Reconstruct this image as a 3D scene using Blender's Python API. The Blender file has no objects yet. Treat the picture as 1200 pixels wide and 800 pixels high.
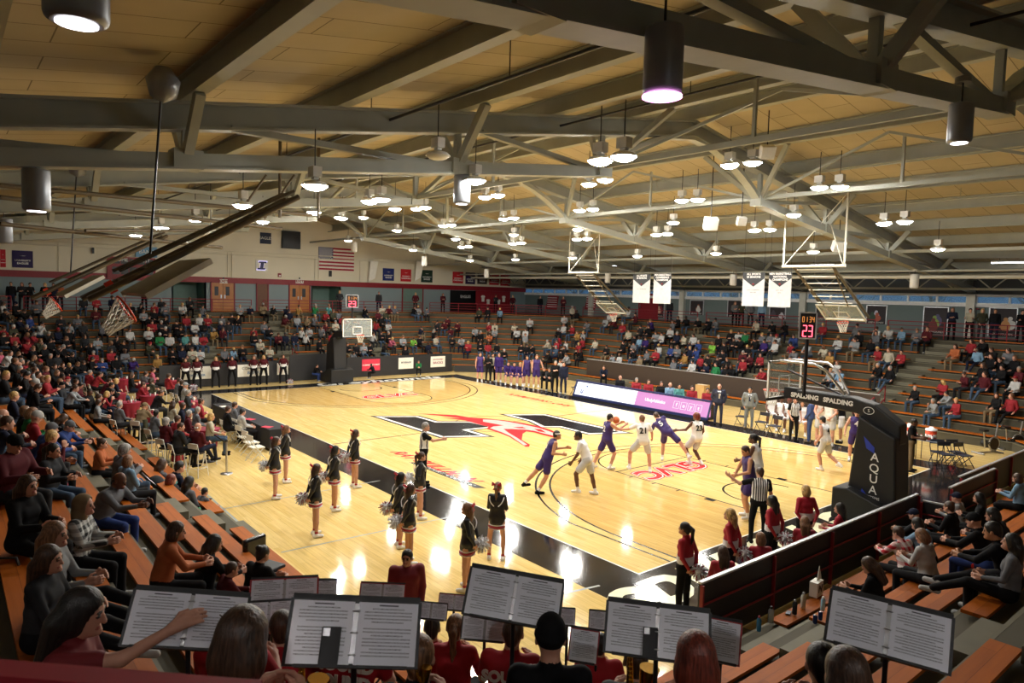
import bpy, bmesh, math, random, re
import numpy as np
from mathutils import Vector, Matrix, Euler
PI = math.pi
SC = bpy.context.scene
COL = SC.collection
# ---------------------------------------------------------------- camera, world, exposure
CAMP = np.array([37.5619, -10.9059, 5.6099])
YAW, PIT, ROL, FPX = 2.44983, -0.0680356, 0.0269672, 811.43
_f = np.array([math.cos(PIT)*math.cos(YAW), math.cos(PIT)*math.sin(YAW), math.sin(PIT)])
_r0 = np.array([math.sin(YAW), -math.cos(YAW), 0.0]); _u0 = np.cross(_r0, _f)
_r = math.cos(ROL)*_r0 + math.sin(ROL)*_u0
_u = -math.sin(ROL)*_r0 + math.cos(ROL)*_u0
cam = bpy.data.cameras.new('camera'); camo = bpy.data.objects.new('camera', cam); COL.objects.link(camo)
camo.matrix_world = Matrix(((_r[0], _u[0], -_f[0], CAMP[0]), (_r[1], _u[1], -_f[1], CAMP[1]), (_r[2], _u[2], -_f[2], CAMP[2]), (0, 0, 0, 1)))
cam.sensor_width = 36; cam.lens = FPX/1200*36; cam.clip_start = .05; cam.clip_end = 200
cam.dof.use_dof = True; cam.dof.focus_distance = 24; cam.dof.aperture_fstop = 5.6
SC.camera = camo
world = bpy.data.worlds.new('dusk_sky'); SC.world = world; world.use_nodes = True
world.node_tree.nodes['Background'].inputs[0].default_value = (.05, .17, .36, 1)
world.node_tree.nodes['Background'].inputs[1].default_value = 0.85
SC.view_settings.view_transform = 'Standard'; SC.view_settings.look = 'None'
SC.view_settings.gamma = 1; SC.view_settings.use_curve_mapping = False
SC.view_settings.exposure = 0.0
SC.cycles.use_denoising = True
SC.cycles.max_bounces = 6; SC.cycles.diffuse_bounces = 3; SC.cycles.glossy_bounces = 3
SC.cycles.transparent_max_bounces = 6; SC.cycles.transmission_bounces = 4
SC.cycles.sample_clamp_indirect = 4; SC.cycles.caustics_reflective = False; SC.cycles.caustics_refractive = False
CORNER = 420.0   # emission of the added, unseen pendants that brighten the band corner
LAMP = 235.0      # emission of every high bay lens

def ray(x, y):
    return _f + (x-600)/FPX*_r - (y-400)/FPX*_u
def on(x, y, ax, v):
    d = ray(x, y); return CAMP + (v-CAMP[ax])/d[ax]*d
def fl(x, y, z=0.0):
    p = on(x, y, 2, z); return (float(p[0]), float(p[1]))
# ---------------------------------------------------------------- materials
MATS = {}
def mat(name, c, rough=.6, metal=0, spec=.5, emit=0, emc=None, alpha=1, trans=0, coat=0, noise=.06, nscale=6):
    if name in MATS: return MATS[name]
    m = bpy.data.materials.new(name); m.use_nodes = True; nt = m.node_tree
    b = nt.nodes['Principled BSDF']
    b.inputs['Roughness'].default_value = rough; b.inputs['Metallic'].default_value = metal
    b.inputs['Specular IOR Level'].default_value = spec; b.inputs['Alpha'].default_value = alpha
    b.inputs['Transmission Weight'].default_value = trans; b.inputs['Coat Weight'].default_value = coat
    b.inputs['Coat Roughness'].default_value = .08
    b.inputs['Base Color'].default_value = (*c, 1)
    if noise > 0 and emit == 0:
        tc = nt.nodes.new('ShaderNodeTexCoord'); n = nt.nodes.new('ShaderNodeTexNoise'); n.inputs['Scale'].default_value = nscale
        n.inputs['Detail'].default_value = 2
        mx = nt.nodes.new('ShaderNodeMix'); mx.data_type = 'RGBA'
        mx.inputs[6].default_value = tuple(max(0, v*(1-noise*2)) for v in c)+(1,)
        mx.inputs[7].default_value = tuple(min(1, v*(1+noise*2)) for v in c)+(1,)
        nt.links.new(tc.outputs['Object'], n.inputs['Vector']); nt.links.new(n.outputs['Fac'], mx.inputs[0])
        nt.links.new(mx.outputs[2], b.inputs['Base Color'])
    if emit:
        b.inputs['Base Color'].default_value = (*[v*.03 for v in c], 1)
        b.inputs['Emission Color'].default_value = (*(emc or c), 1); b.inputs['Emission Strength'].default_value = emit
    MATS[name] = m
    return m
def hexc(h):
    v = [int(h[i:i+2], 16)/255 for i in (0, 2, 4)]
    return tuple(x/12.92 if x <= .04045 else ((x+.055)/1.055)**2.4 for x in v)
def wood_mat(name, c1, c2, scale, rough, ax=0, spec=.5):
    """boards running along local x (ax 0) or y (ax 1)"""
    m = bpy.data.materials.new(name); m.use_nodes = True; nt = m.node_tree; b = nt.nodes['Principled BSDF']
    tc = nt.nodes.new('ShaderNodeTexCoord'); mp = nt.nodes.new('ShaderNodeMapping')
    if ax: mp.inputs['Rotation'].default_value[2] = PI/2
    nt.links.new(tc.outputs['Object'], mp.inputs[0])
    br = nt.nodes.new('ShaderNodeTexBrick'); br.inputs['Scale'].default_value = scale
    br.inputs['Brick Width'].default_value = 1.6; br.inputs['Row Height'].default_value = .12; br.inputs['Mortar Size'].default_value = .002
    br.inputs['Color1'].default_value = (*c1, 1); br.inputs['Color2'].default_value = (*c2, 1); br.inputs['Mortar'].default_value = (*[v*.7 for v in c2], 1)
    br.offset = .37; br.inputs['Bias'].default_value = -.1
    nt.links.new(mp.outputs[0], br.inputs['Vector'])
    mp2 = nt.nodes.new('ShaderNodeMapping'); mp2.inputs['Scale'].default_value = (.8, 14, 1)
    if ax: mp2.inputs['Scale'].default_value = (14, .8, 1)
    n = nt.nodes.new('ShaderNodeTexNoise'); n.inputs['Scale'].default_value = 1.6; n.inputs['Detail'].default_value = 4
    nt.links.new(tc.outputs['Object'], mp2.inputs[0]); nt.links.new(mp2.outputs[0], n.inputs['Vector'])
    mx = nt.nodes.new('ShaderNodeMix'); mx.data_type = 'RGBA'; mx.blend_type = 'MULTIPLY'; mx.inputs[0].default_value = .45
    rp = nt.nodes.new('ShaderNodeValToRGB'); rp.color_ramp.elements[0].position = .3; rp.color_ramp.elements[0].color = (.62, .55, .45, 1); rp.color_ramp.elements[1].position = .62; rp.color_ramp.elements[1].color = (1, 1, 1, 1)
    nt.links.new(n.outputs['Fac'], rp.inputs[0]); nt.links.new(br.outputs['Color'], mx.inputs[6]); nt.links.new(rp.outputs[0], mx.inputs[7])
    nt.links.new(mx.outputs[2], b.inputs['Base Color'])
    b.inputs['Roughness'].default_value = rough; b.inputs['Specular IOR Level'].default_value = spec
    MATS[name] = m; return m
M_BLACKPAD = mat('black_vinyl', hexc('131417'), .5)
M_CONC = mat('stand_concrete', hexc('4b4636'), .8, noise=.14, nscale=1.2)
M_CONCW = mat('worn_concrete', hexc('686452'), .7, noise=.1, nscale=3)
M_WALLW = mat('cream_paint', hexc('e9e2cc'), .75, noise=.03, nscale=.6)
M_GREY = mat('grey_green_paint', hexc('8b9a9c'), .7, noise=.04, nscale=.6)
M_RED = mat('dark_red_paint', hexc('8c1b26'), .5)
M_STEEL = mat('grey_green_steel', hexc('a3a69c'), .55, noise=.07, nscale=2)
M_STEELL = mat('pale_steel', hexc('d2d0c2'), .5)
M_DECK = None
M_BENCH = wood_mat('bench_wood', hexc('ad5a0c'), hexc('8d4606'), .8, .6, spec=.25)
M_BENCHY = wood_mat('bench_wood_y', hexc('c0762e'), hexc('a8601f'), .8, .38, 1)
M_WHITE = mat('white_paint', hexc('f2f1ee'), .5)
M_BLACK = mat('black_paint', hexc('141416'), .4)
M_DMET = mat('dark_metal', hexc('26262a'), .4, .3)
M_CHROME = mat('brushed_metal', hexc('b5b5b8'), .3, .9)
M_BROWNM = mat('bronze_pipe', hexc('5d5240'), .5, .2)
M_GLASS = mat('clear_acrylic', (.8, .9, .9), .05, alpha=.22, noise=0)
# ---------------------------------------------------------------- objects
def tag(o, label=None, cat=None, group=None, kind=None):
    if label and not 4 <= len(re.findall(r"[A-Za-z0-9][A-Za-z0-9'-]*", label)) <= 16: print('LABELLEN', label)
    if label: o['label'] = label
    if cat: o['category'] = cat
    if group: o['group'] = group
    if kind: o['kind'] = kind
    return o
def empty(name, loc, label=None, cat=None, group=None, rz=0, kind=None):
    o = bpy.data.objects.new(name, None); COL.objects.link(o); o.location = loc; o.rotation_euler = (0, 0, rz); o.empty_display_size = .1
    return tag(o, label, cat, group, kind)
def copy_tree(o, parent=None):
    c = o.copy(); COL.objects.link(c)
    if parent: c.parent = parent; c.matrix_parent_inverse = o.matrix_parent_inverse
    for ch in list(o.children): copy_tree(ch, c)
    return c
class MB:
    """collects shapes into one mesh; coordinates are those of the parent when loc-free, else world"""
    def __init__(s): s.v = []; s.f = []; s.m = []; s.mats = []; s.sm = []
    def mi(s, m):
        if m is None: return 0
        if m not in s.mats: s.mats.append(m)
        return s.mats.index(m)
    def add(s, vs, fs, m=None, smooth=False):
        n = len(s.v); s.v += [tuple(map(float, p)) for p in vs]; k = s.mi(m)
        s.f += [tuple(i+n for i in f) for f in fs]; s.m += [k]*len(fs); s.sm += [smooth]*len(fs); return s
    def box(s, x0, x1, y0, y1, z0, z1, m=None):
        vs = [(x, y, z) for z in (z0, z1) for y in (y0, y1) for x in (x0, x1)]
        return s.add(vs, [(0, 2, 3, 1), (4, 5, 7, 6), (0, 1, 5, 4), (2, 6, 7, 3), (0, 4, 6, 2), (1, 3, 7, 5)], m)
    def obox(s, c, sx, sy, sz, rz=0, m=None, rx=0, ry=0):
        M = Euler((rx, ry, rz)).to_matrix(); c = Vector(c)
        vs = [c + M @ Vector((x*sx/2, y*sy/2, z*sz/2)) for z in (-1, 1) for y in (-1, 1) for x in (-1, 1)]
        return s.add(vs, [(0, 2, 3, 1), (4, 5, 7, 6), (0, 1, 5, 4), (2, 6, 7, 3), (0, 4, 6, 2), (1, 3, 7, 5)], m)
    def bar(s, a, b, w, h, m=None, up=(0, 0, 1)):
        """rectangular bar from a to b, w across, h along up"""
        a = Vector(a); b = Vector(b); d = (b-a).normalized(); u = Vector(up); x = d.cross(u)
        if x.length < 1e-3: x = d.cross(Vector((1, 0, 0)))
        x.normalize(); u = x.cross(d).normalized()
        vs = [p + x*sx*w/2 + u*su*h/2 for p in (a, b) for sx, su in ((-1, -1), (1, -1), (1, 1), (-1, 1))]
        return s.add(vs, [(3, 2, 1, 0), (4, 5, 6, 7), (0, 1, 5, 4), (1, 2, 6, 5), (2, 3, 7, 6), (3, 0, 4, 7)], m)
    def ibeam(s, a, b, w, h, t, m=None):
        """I section: two flanges and a web"""
        a = Vector(a); b = Vector(b); d = (b-a).normalized(); x = d.cross(Vector((0, 0, 1))).normalized(); u = x.cross(d).normalized()
        o = u*(h/2-t/2)
        s.bar(a+o, b+o, w, t, m, u); s.bar(a-o, b-o, w, t, m, u); s.bar(a, b, t, h-2*t, m, u); return s
    def tube(s, pts, r, n=8, m=None, smooth=True):
        pts = [Vector(p) for p in pts]; rs = r if isinstance(r, (list, tuple)) else [r]*len(pts)
        vs = []; pu = None
        for i, p in enumerate(pts):
            d = (pts[min(i+1, len(pts)-1)]-pts[max(i-1, 0)]).normalized()
            if pu is None:
                pu = Vector((0, 0, 1)) if abs(d.z) < .9 else Vector((1, 0, 0))
            x = d.cross(pu).normalized(); pu = x.cross(d).normalized()
            for k in range(n):
                a = 2*PI*k/n; vs.append(p + (x*math.cos(a)+pu*math.sin(a))*rs[i])
        fs = [(i*n+k, i*n+(k+1) % n, (i+1)*n+(k+1) % n, (i+1)*n+k) for i in range(len(pts)-1) for k in range(n)]
        s.add(vs, fs, m, smooth)
        s.add(vs[:n], [tuple(range(n-1, -1, -1))], m); s.add(vs[-n:], [tuple(range(n))], m); return s
    def lathe(s, c, prof, n=20, m=None, smooth=True):
        c = Vector(c); vs = [c+Vector((r*math.cos(2*PI*k/n), r*math.sin(2*PI*k/n), z)) for r, z in prof for k in range(n)]
        fs = [(i*n+k, i*n+(k+1) % n, (i+1)*n+(k+1) % n, (i+1)*n+k) for i in range(len(prof)-1) for k in range(n)]
        s.add(vs, fs, m, smooth); s.add(vs[:n], [tuple(range(n-1, -1, -1))], m); s.add(vs[-n:], [tuple(range(n))], m); return s
    def prism(s, poly, z0, z1, m=None):
        n = len(poly); vs = [(x, y, z0) for x, y in poly]+[(x, y, z1) for x, y in poly]
        return s.add(vs, [tuple(range(n-1, -1, -1)), tuple(range(n, 2*n))]+[(i, (i+1) % n, n+(i+1) % n, n+i) for i in range(n)], m)
    def poly(s, pts, m=None): return s.add(pts, [tuple(range(len(pts)))], m)
    def build(s, name, m=None, parent=None, bevel=0):
        me = bpy.data.meshes.new(name); off = parent.location if (parent and not getattr(s, 'local', False)) else Vector((0, 0, 0))
        me.from_pydata([(x-off[0], y-off[1], z-off[2]) for x, y, z in s.v], [], s.f)
        for q in (s.mats or ([m] if m else [])): me.materials.append(q)
        if s.f:
            me.polygons.foreach_set('material_index', s.m); me.polygons.foreach_set('use_smooth', s.sm)
        me.update(); o = bpy.data.objects.new(name, me); COL.objects.link(o)
        if parent: o.parent = parent
        if bevel:
            md = o.modifiers.new('bevel', 'BEVEL'); md.width = bevel; md.segments = 2; md.limit_method = 'ANGLE'
        return o
def text_obj(name, body, size, m, parent, M, ext=.001, shear=0, align='CENTER', bold=0, xs=1.0, flip=False):
    """lettering as a mesh; M maps letter plane to parent space"""
    cu = bpy.data.curves.new(name, 'FONT'); cu.body = body; cu.size = size; cu.extrude = ext; cu.shear = shear
    cu.align_x = align; cu.align_y = 'CENTER'; cu.offset = bold; cu.resolution_u = 3
    o = bpy.data.objects.new(name, cu); COL.objects.link(o)
    dg = bpy.context.evaluated_depsgraph_get(); dg.update()
    me = bpy.data.meshes.new_from_object(o.evaluated_get(dg)); bpy.data.objects.remove(o)
    me.transform(Matrix.Diagonal((xs, 1, 1, 1))); me.transform(M); me.materials.clear(); me.materials.append(m)
    o = bpy.data.objects.new(name, me); COL.objects.link(o); o.parent = parent
    return o
def frame(o, x, y):
    """matrix with origin o, letter x axis and letter up axis"""
    x = Vector(x).normalized(); y = Vector(y).normalized(); z = x.cross(y)
    return Matrix(((x[0], y[0], z[0], o[0]), (x[1], y[1], z[1], o[1]), (x[2], y[2], z[2], o[2]), (0, 0, 0, 1)))
# ================================================================ THE HALL
L, W = 28.65, 15.24
XL, XR, YN, YF = -15.0, 46.0, -20.0, 34.2      # walls
RIS, TRD, NR = .35, .706, 11
CZ = RIS*NR                                     # concourse level 3.85
SX0, SX1, SY0, SY1 = -3.3, 31.54, -5.6, 21.1    # front lines of the stands
def ring(k, e=0.0):
    """octagon outline of riser k (counter-clockwise from the near-right chamfer)"""
    o = TRD*k+e; x0, x1, y0, y1 = SX0-o, SX1+o, SY0-o, SY1+o; q = TRD*k*.414+e*.414
    cr, cl, c2 = 1.4, 4.2, 2.2
    a = .586*o
    return [(x1, y0+cr+a), (x1, y1-c2-a), (x1-c2-a, y1), (x0+cl+a, y1), (x0, y1-cl-a), (x0, y0+1.5+a), (x0+1.5+a, y0), (x1-cr-a, y0)]
# --- court floor
fl_root = empty('floor', (0, 0, 0), kind='structure')
woodp = wood_mat('maple_floor', hexc('f5d892'), hexc('e9c87c'), .9, .075)
woodk = wood_mat('stained_maple', hexc('e8c47c'), hexc('dcb56b'), .9, .075)
wl = MB(); wl.box(XL, XR, YN, YF, -.2, 0); wl.build('wood_boards', woodp, fl_root)
PBLK = mat('black_court_paint', hexc('1d1b1d'), .09, noise=.1, nscale=.7)
PLINE = mat('black_line_paint', hexc('17171a'), .2)
PWHT = mat('white_court_paint', hexc('efeee6'), .2); PCRM = mat('cream_court_paint', hexc('f1efc9'), .2)
PRED = mat('red_court_paint', hexc('d92a30'), .2); PGRY = mat('grey_court_paint', hexc('b9bdb6'), .2); PBLU = mat('grey_blue_line_paint', hexc('8d9690'), .3)
def paint(name, polys, m, z=.0015):
    b = MB()
    for p in polys: b.poly([(x, y, z) for x, y in p])
    return b.build(name, m, fl_root)
def rect(x0, x1, y0, y1): return [(x0, y0), (x1, y0), (x1, y1), (x0, y1)]
def stripz(pts, w):
    out = []
    for i in range(len(pts)-1):
        a, b = Vector((*pts[i], 0)), Vector((*pts[i+1], 0)); n = (b-a).cross(Vector((0, 0, 1))).normalized()*w/2; d = (b-a).normalized()*w*.2
        out.append([tuple((a-d+n)[:2]), tuple((b+d+n)[:2]), tuple((b+d-n)[:2]), tuple((a-d-n)[:2])][::-1])
    return out
def arc(cx, cy, r, a0, a1, n=40): return [(cx+r*math.cos(a0+(a1-a0)*i/n), cy+r*math.sin(a0+(a1-a0)*i/n)) for i in range(n+1)]
g = .05
BW = 1.42
paint('court_border', [rect(-1.4, L+2.0, -BW, -g), rect(-1.4, L+2.0, W+g, W+1.25), rect(-1.4, -g, -g, W+g), rect(L+g, L+2.0, -g, W+g)], PBLK, .001)
paint('boundary_line', [rect(-g-.035, L+g+.035, -g-.02, -g+.02), rect(-g, L+g, W+g-.02, W+g+.02), rect(-g-.02, -g+.02, -g, W+g), rect(L+g-.02, L+g+.02, -g, W+g)], PWHT, .003)
a1 = math.asin((7.62-1.02)/6.75)
def three(side, r, yo):
    a = math.asin((7.62-yo)/r); s = 1 if side else -1; cx = L-1.6 if side else 1.6; end = L if side else 0
    p = arc(cx, 7.62, r, PI-a if side else a, PI+a if side else -a, 56)
    p = [(x, y) for x, y in p]
    if side: p = [(end, W-yo)]+p+[(end, yo)]
    else: p = [(end, W-yo)]+p+[(end, yo)]
    return p
for sd in (0, 1):
    inn = three(sd, 6.33, 1.295)
    paint('stained_three_point_area', [inn if sd else inn[::-1]], woodk, .0012)
    x0, x1 = (L-5.79, L) if sd else (0, 5.79)
    paint('key_area', [rect(x0, x1, 5.79, 9.45)], woodp, .0016)
    cx = x0 if sd else x1
    paint('key_area', [arc(cx, 7.62, 1.83, PI/2, 3*PI/2) if sd else arc(cx, 7.62, 1.83, -PI/2, PI/2)], woodp, .0018)
    ls = stripz(inn, .06)+stripz(three(sd, 6.75, 1.02), .06)+stripz([(x0, 5.79), (x1, 5.79)], .05)+stripz([(x0, 9.45), (x1, 9.45)], .05)
    ls += stripz([(cx, 5.79), (cx, 9.45)], .05)+stripz(arc(cx, 7.62, 1.83, PI/2, 3*PI/2) if sd else arc(cx, 7.62, 1.83, -PI/2, PI/2), .05)
    bx = L-1.6 if sd else 1.6
    ls += stripz(arc(bx, 7.62, 1.22, PI/2, 3*PI/2, 24) if sd else arc(bx, 7.62, 1.22, -PI/2, PI/2, 24), .06)
    for yy, s in ((5.79, -1), (9.45, 1)):
        for dx, w in ((2.2, .3), (3.3, .05), (4.2, .05), (5.1, .05)):
            xx = L-dx if sd else dx; ls.append(rect(xx-w/2, xx+w/2, min(yy, yy+s*.2), max(yy, yy+s*.2)))
    paint('court_line', ls, PLINE, .0024)
paint('court_line', stripz([(L/2, 0), (L/2, W)], .06)+stripz(arc(L/2, 7.62, 1.83, 0, 2*PI), .05)+[rect(9.2, 9.26, W-.6, W), rect(19.4, 19.46, W-.6, W)], PLINE, .0022)
# volleyball lines
vl = stripz([fl(222, 561), fl(300, 630), fl(340, 668)], .06)+stripz([fl(262, 596), fl(445, 563)], .045)+stripz([fl(330, 647), fl(525, 606)], .05)+stripz([fl(640, 700), fl(702, 686)], .06)
paint('volleyball_line', [p[::1] for p in vl], PBLU, .0026)
# centre emblem traced as painted polygons
def pp(*q): return [fl(x, y) for x, y in q]
def ccw(p):
    a = sum(p[i][0]*p[(i+1) % len(p)][1]-p[(i+1) % len(p)][0]*p[i][1] for i in range(len(p)))
    return p if a > 0 else p[::-1]
def emblem(name, polys, m, z): paint(name, [ccw(pp(*q)) for q in polys], m, z)
lp = [(433.5, 487.2), (491.5, 487), (514, 493.3), (554, 493.5), (586, 500.5), (553, 504), (580.5, 511.8), (515, 513)]
rp = [(584.5, 485), (640.5, 485), (666, 491), (743, 507.6), (689, 509.5), (655, 501), (633, 501), (618, 493.5)]
def inset(p, k):
    P = ccw(pp(*p)); n = len(P); out = []
    for i in range(n):
        a, b, c = Vector(P[i-1]), Vector(P[i]), Vector(P[(i+1) % n]); d1 = (b-a).normalized(); d2 = (c-b).normalized()
        n1 = Vector((-d1.y, d1.x)); n2 = Vector((-d2.y, d2.x)); h = (n1+n2); h = h/max(.25, h.dot(n1)) if h.length > 1e-3 else n1
        if h.length > 3: h = h.normalized()*3
        out.append(tuple(b+h*k))
    return out
for q in (lp, rp):
    paint('centre_emblem', [ccw(pp(*q))], PLINE, .003); paint('centre_emblem', [inset(q, .12)], PWHT, .0036); paint('centre_emblem', [inset(q, .30)], PLINE, .0042)
emblem('greyhound_emblem', [[(487.5, 484.4), (509, 485.2), (534, 486.2), (550, 489), (574, 490.6), (593, 492.7), (610, 495), (630, 499), (646.6, 504), (653.6, 508.2), (656.5, 514), (650.8, 513.2), (636.6, 509.7), (626.7, 506.8), (616.8, 505.4), (612.6, 508.2), (611.4, 515.3), (621, 521), (620, 523.4), (616, 523.4), (610, 520), (597, 511.9), (586, 507.5), (570, 502.3), (572.5, 500), (560, 496.8), (545, 492.6), (519, 489.4), (540, 490), (515, 487)]], PRED, .0048)
emblem('greyhound_emblem', [[(566, 491.4), (580, 492), (595, 494), (612, 497.2), (630, 501), (640, 504), (648, 507), (653, 511.5), (640, 508.5), (627, 505), (615, 503.2), (608, 503), (600, 502.5), (590, 502.5), (596, 507), (606, 513), (618, 521), (614, 521.8), (598, 510.8), (588, 506.3), (574, 501.7), (578, 499.7), (590, 498.5), (580, 496.5), (566, 494)]], PGRY, .0054)
emblem('greyhound_emblem', [[(626, 502.5), (634, 503), (640, 507), (631, 505.5)], [(601, 500.5), (612, 500), (617, 502), (608, 501.8)]], PRED, .006)
def floor_text(name, body, size, m, pos, dx, dy, shear=0, bold=0, xs=1, z=.003):
    return text_obj(name, body, size, m, fl_root, frame((pos[0], pos[1], z), dx, dy), .0008, shear, 'CENTER', bold, xs)
for sd in (0, 1):
    # conference letters in each key, and the team name behind each baseline
    X = L-5.0 if sd else 5.0; s = 1 if sd else -1
    for k, (mm, bo) in enumerate(((PRED, .11), (PWHT, .075), (PRED, .035))):
        floor_text('key_lettering', 'GLVC', 1.25, mm, (X, 7.62), (0, -s, 0), (s, 0, 0), .15, bo, 1.0, .003+.0008*k)
    Xt = L+1.0 if sd else -.72
    floor_text('baseline_lettering', 'Greyhounds', 2.15 if sd else 1.5, PCRM if sd else PWHT, (Xt, 4.55 if sd else 10.2), (0, -s, 0), (s, 0, 0), .3, .05, 1.12 if sd else 1.15)
dd = Vector((*fl(555, 562), 0))-Vector((*fl(456, 530), 0))
floor_text('sponsor_lettering', 'RAY SKILLMAN', .62, PRED, ((fl(456, 530)[0]+fl(555, 562)[0])/2, (fl(456, 530)[1]+fl(553, 562)[1])/2+.1), (1, 0, 0), (0, 1, 0), .6, .02, 1.12)
ctr = Vector((*fl(521, 555.5), 0))
paint('sponsor_strip', [[(ctr.x-1.9, ctr.y-.13), (ctr.x+1.75, ctr.y-.13), (ctr.x+1.95, ctr.y+.13), (ctr.x-1.7, ctr.y+.13)]], PLINE, .003)
floor_text('sponsor_lettering', 'COURT  COURT', .2, PWHT, (ctr.x, ctr.y), (1, 0, 0), (0, 1, 0), .3, .0, 1.5, .0045)
floor_text('sponsor_lettering', 'RAY SKILLMAN', .62, PRED, ((fl(600, 462)[0]+fl(668, 476)[0])/2, (fl(600, 462)[1]+fl(668, 476)[1])/2), (-1, 0, 0), (0, -1, 0), .5, .01, 1.2)
# --- stands: terraces, one slab per row, all round
tr = empty('floor_stand_terraces', (0, 0, 0), kind='structure')
b = MB()
OUT = [(XR, YN), (XR, YF), (XL, YF), (XL, YN)]
def ringslab(b, inner, outer, z0, z1):
    n = len(inner); vs = [(x, y, z) for z in (z0, z1) for x, y in inner]+[(x, y, z1) for x, y in outer]
    fs = []
    for i in range(n):
        j = (i+1) % n
        fs.append((j, i, n+i, n+j)); fs.append((n+j, n+i, 2*n+i, 2*n+j))
    b.add(vs, fs)
for k in range(1, NR+1):
    last = k == NR
    outer = ring(k+1, 0) if not last else [(XR, YN+6), (XR, YF-6), (XR-6, YF), (XL+6, YF), (XL, YF-6), (XL, YN+6), (XL+6, YN), (XR-6, YN)]
    ringslab(b, ring(k-1, .30), ring(k, .30) if not last else outer, RIS*(k-1), RIS*k)
b.build('terrace', M_CONC, tr)
b = MB()
for c in ([(XR-6, YN), (XR, YN), (XR, YN+6)], [(XR, YF-6), (XR, YF), (XR-6, YF)], [(XL+6, YF), (XL, YF), (XL, YF-6)], [(XL, YN+6), (XL, YN), (XL+6, YN)]): b.poly([(x, y, CZ) for x, y in c])
b.build('concourse_corner', M_CONC, tr)
# nosing strips (worn front edges)
b = MB()
for k in range(NR):
    P = ring(k, .30); 
    for i in range(8):
        a, c = P[i], P[(i+1) % 8]; b.bar((*a, RIS*(k+1)-.015), (*c, RIS*(k+1)-.015), .05, .034)
b.build('terrace_nosing', M_CONCW, tr)
# --- benches. Bench k: front edge offset .36 behind its stand line, seat .46 above its terrace
def seg_line(side, k):
    """bench run as a straight line p->q at the bench centre, along the stand"""
    R = ring(k, .36+.14)
    return {'right': (R[0], R[1]), 'fr': (R[1], R[2]), 'far': (R[2], R[3]), 'fl': (R[3], R[4]), 'left': (R[4], R[5]), 'nl': (R[5], R[6]), 'near': (R[6], R[7]), 'band': (R[7], R[0])}[side]
SSH = {'right': 'baseline stand', 'fr': 'right corner stand', 'far': 'window stand', 'fl': 'far corner stand', 'left': 'flag-wall stand', 'nl': 'left corner stand', 'near': 'near side stand', 'band': 'band corner stand'}
ORD = ['first', 'second', 'third', 'fourth', 'fifth', 'sixth', 'seventh', 'eighth', 'ninth', 'tenth', 'eleventh']
SIDE_NAME = {'right': 'baseline stand beside the band', 'fr': 'right far corner', 'far': 'long stand under the windows', 'fl': 'left far corner', 'left': 'end stand under the flag wall', 'nl': 'shaded left corner', 'near': 'near side stand by the floor tables', 'band': 'band corner'}
def bench(side, k, t0, t1, lab):
    p, q = seg_line(side, k); p = Vector((*p, 0)); q = Vector((*q, 0)); d = (q-p).normalized()
    a = p+d*t0; c = p+d*t1; z = RIS*k+.46; mid = (a+c)/2
    ang = math.atan2(d.y, d.x); ln = (c-a).length
    o = empty('bleacher_bench', (mid.x, mid.y, RIS*k), lab, 'bench', 'bleacher benches in the '+SIDE_NAME[side], ang)
    s = MB(); s.local = True; s.obox((0, 0, .44), ln, .28, .045)
    s.build('seat_plank', M_BENCH, o)
    n = max(2, int(ln/1.8)+1)
    for i in range(n):
        x = -ln/2+.3+(ln-.6)*i/(n-1); lg = MB(); lg.local = True
        lg.obox((x, 0, .385), .06, .1, .08).obox((x, 0, .355), .07, .22, .012).obox((x, 0, .413), .05, .26, .014)
        lg.build('bench_leg', M_DMET, o)
    return o
AISLES = {'far': [6.3, 13.8, 20.4], 'left': [4.6, 11.4, 16.2], 'near': [2.2, 8.2, 16.4, 24.0], 'right': [3.15], 'fl': [], 'fr': [], 'band': [], 'nl': []}
def runs(side, k):
    p, q = seg_line(side, k); ln = math.dist(p, q); ext = .293*TRD*k
    out = []; cur = .15; 
    for a in AISLES[side]:
        c = a+ext*.7
        if c-.65 > cur+.5: out.append((cur, c-.65))
        cur = c+.65
    if ln-.15 > cur+.5: out.append((cur, ln-.15))
    return out
for side in ('right', 'fr', 'far', 'fl', 'left', 'nl', 'near', 'band'):
    for k in range(NR):
        rr = runs(side, k)
        for i, (t0, t1) in enumerate(rr):
            pos = '' if len(rr) == 1 else ', ' + ['first', 'second', 'third', 'fourth', 'fifth'][i] + ' section'
            bench(side, k, t0, t1, f'wooden bench, {ORD[k]} row of the {SSH[side]}' + pos)
# aisle half steps
b = MB()
for side in ('right', 'far', 'left', 'near'):
    for k in range(NR):
        p, q = seg_line(side, k); p = Vector((*p, 0)); q = Vector((*q, 0)); d = (q-p).normalized(); nrm = Vector((d.y, -d.x, 0)); ext = .293*TRD*k
        for a in AISLES[side]:
            c = p+d*(a+ext*.7)-nrm*.38
            b.obox((c.x-nrm.x*(.0), c.y-nrm.y*0, RIS*k+RIS/4), 1.15, .36, RIS/2, math.atan2(d.y, d.x))
b.build('aisle_step', M_CONCW, tr)
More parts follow.
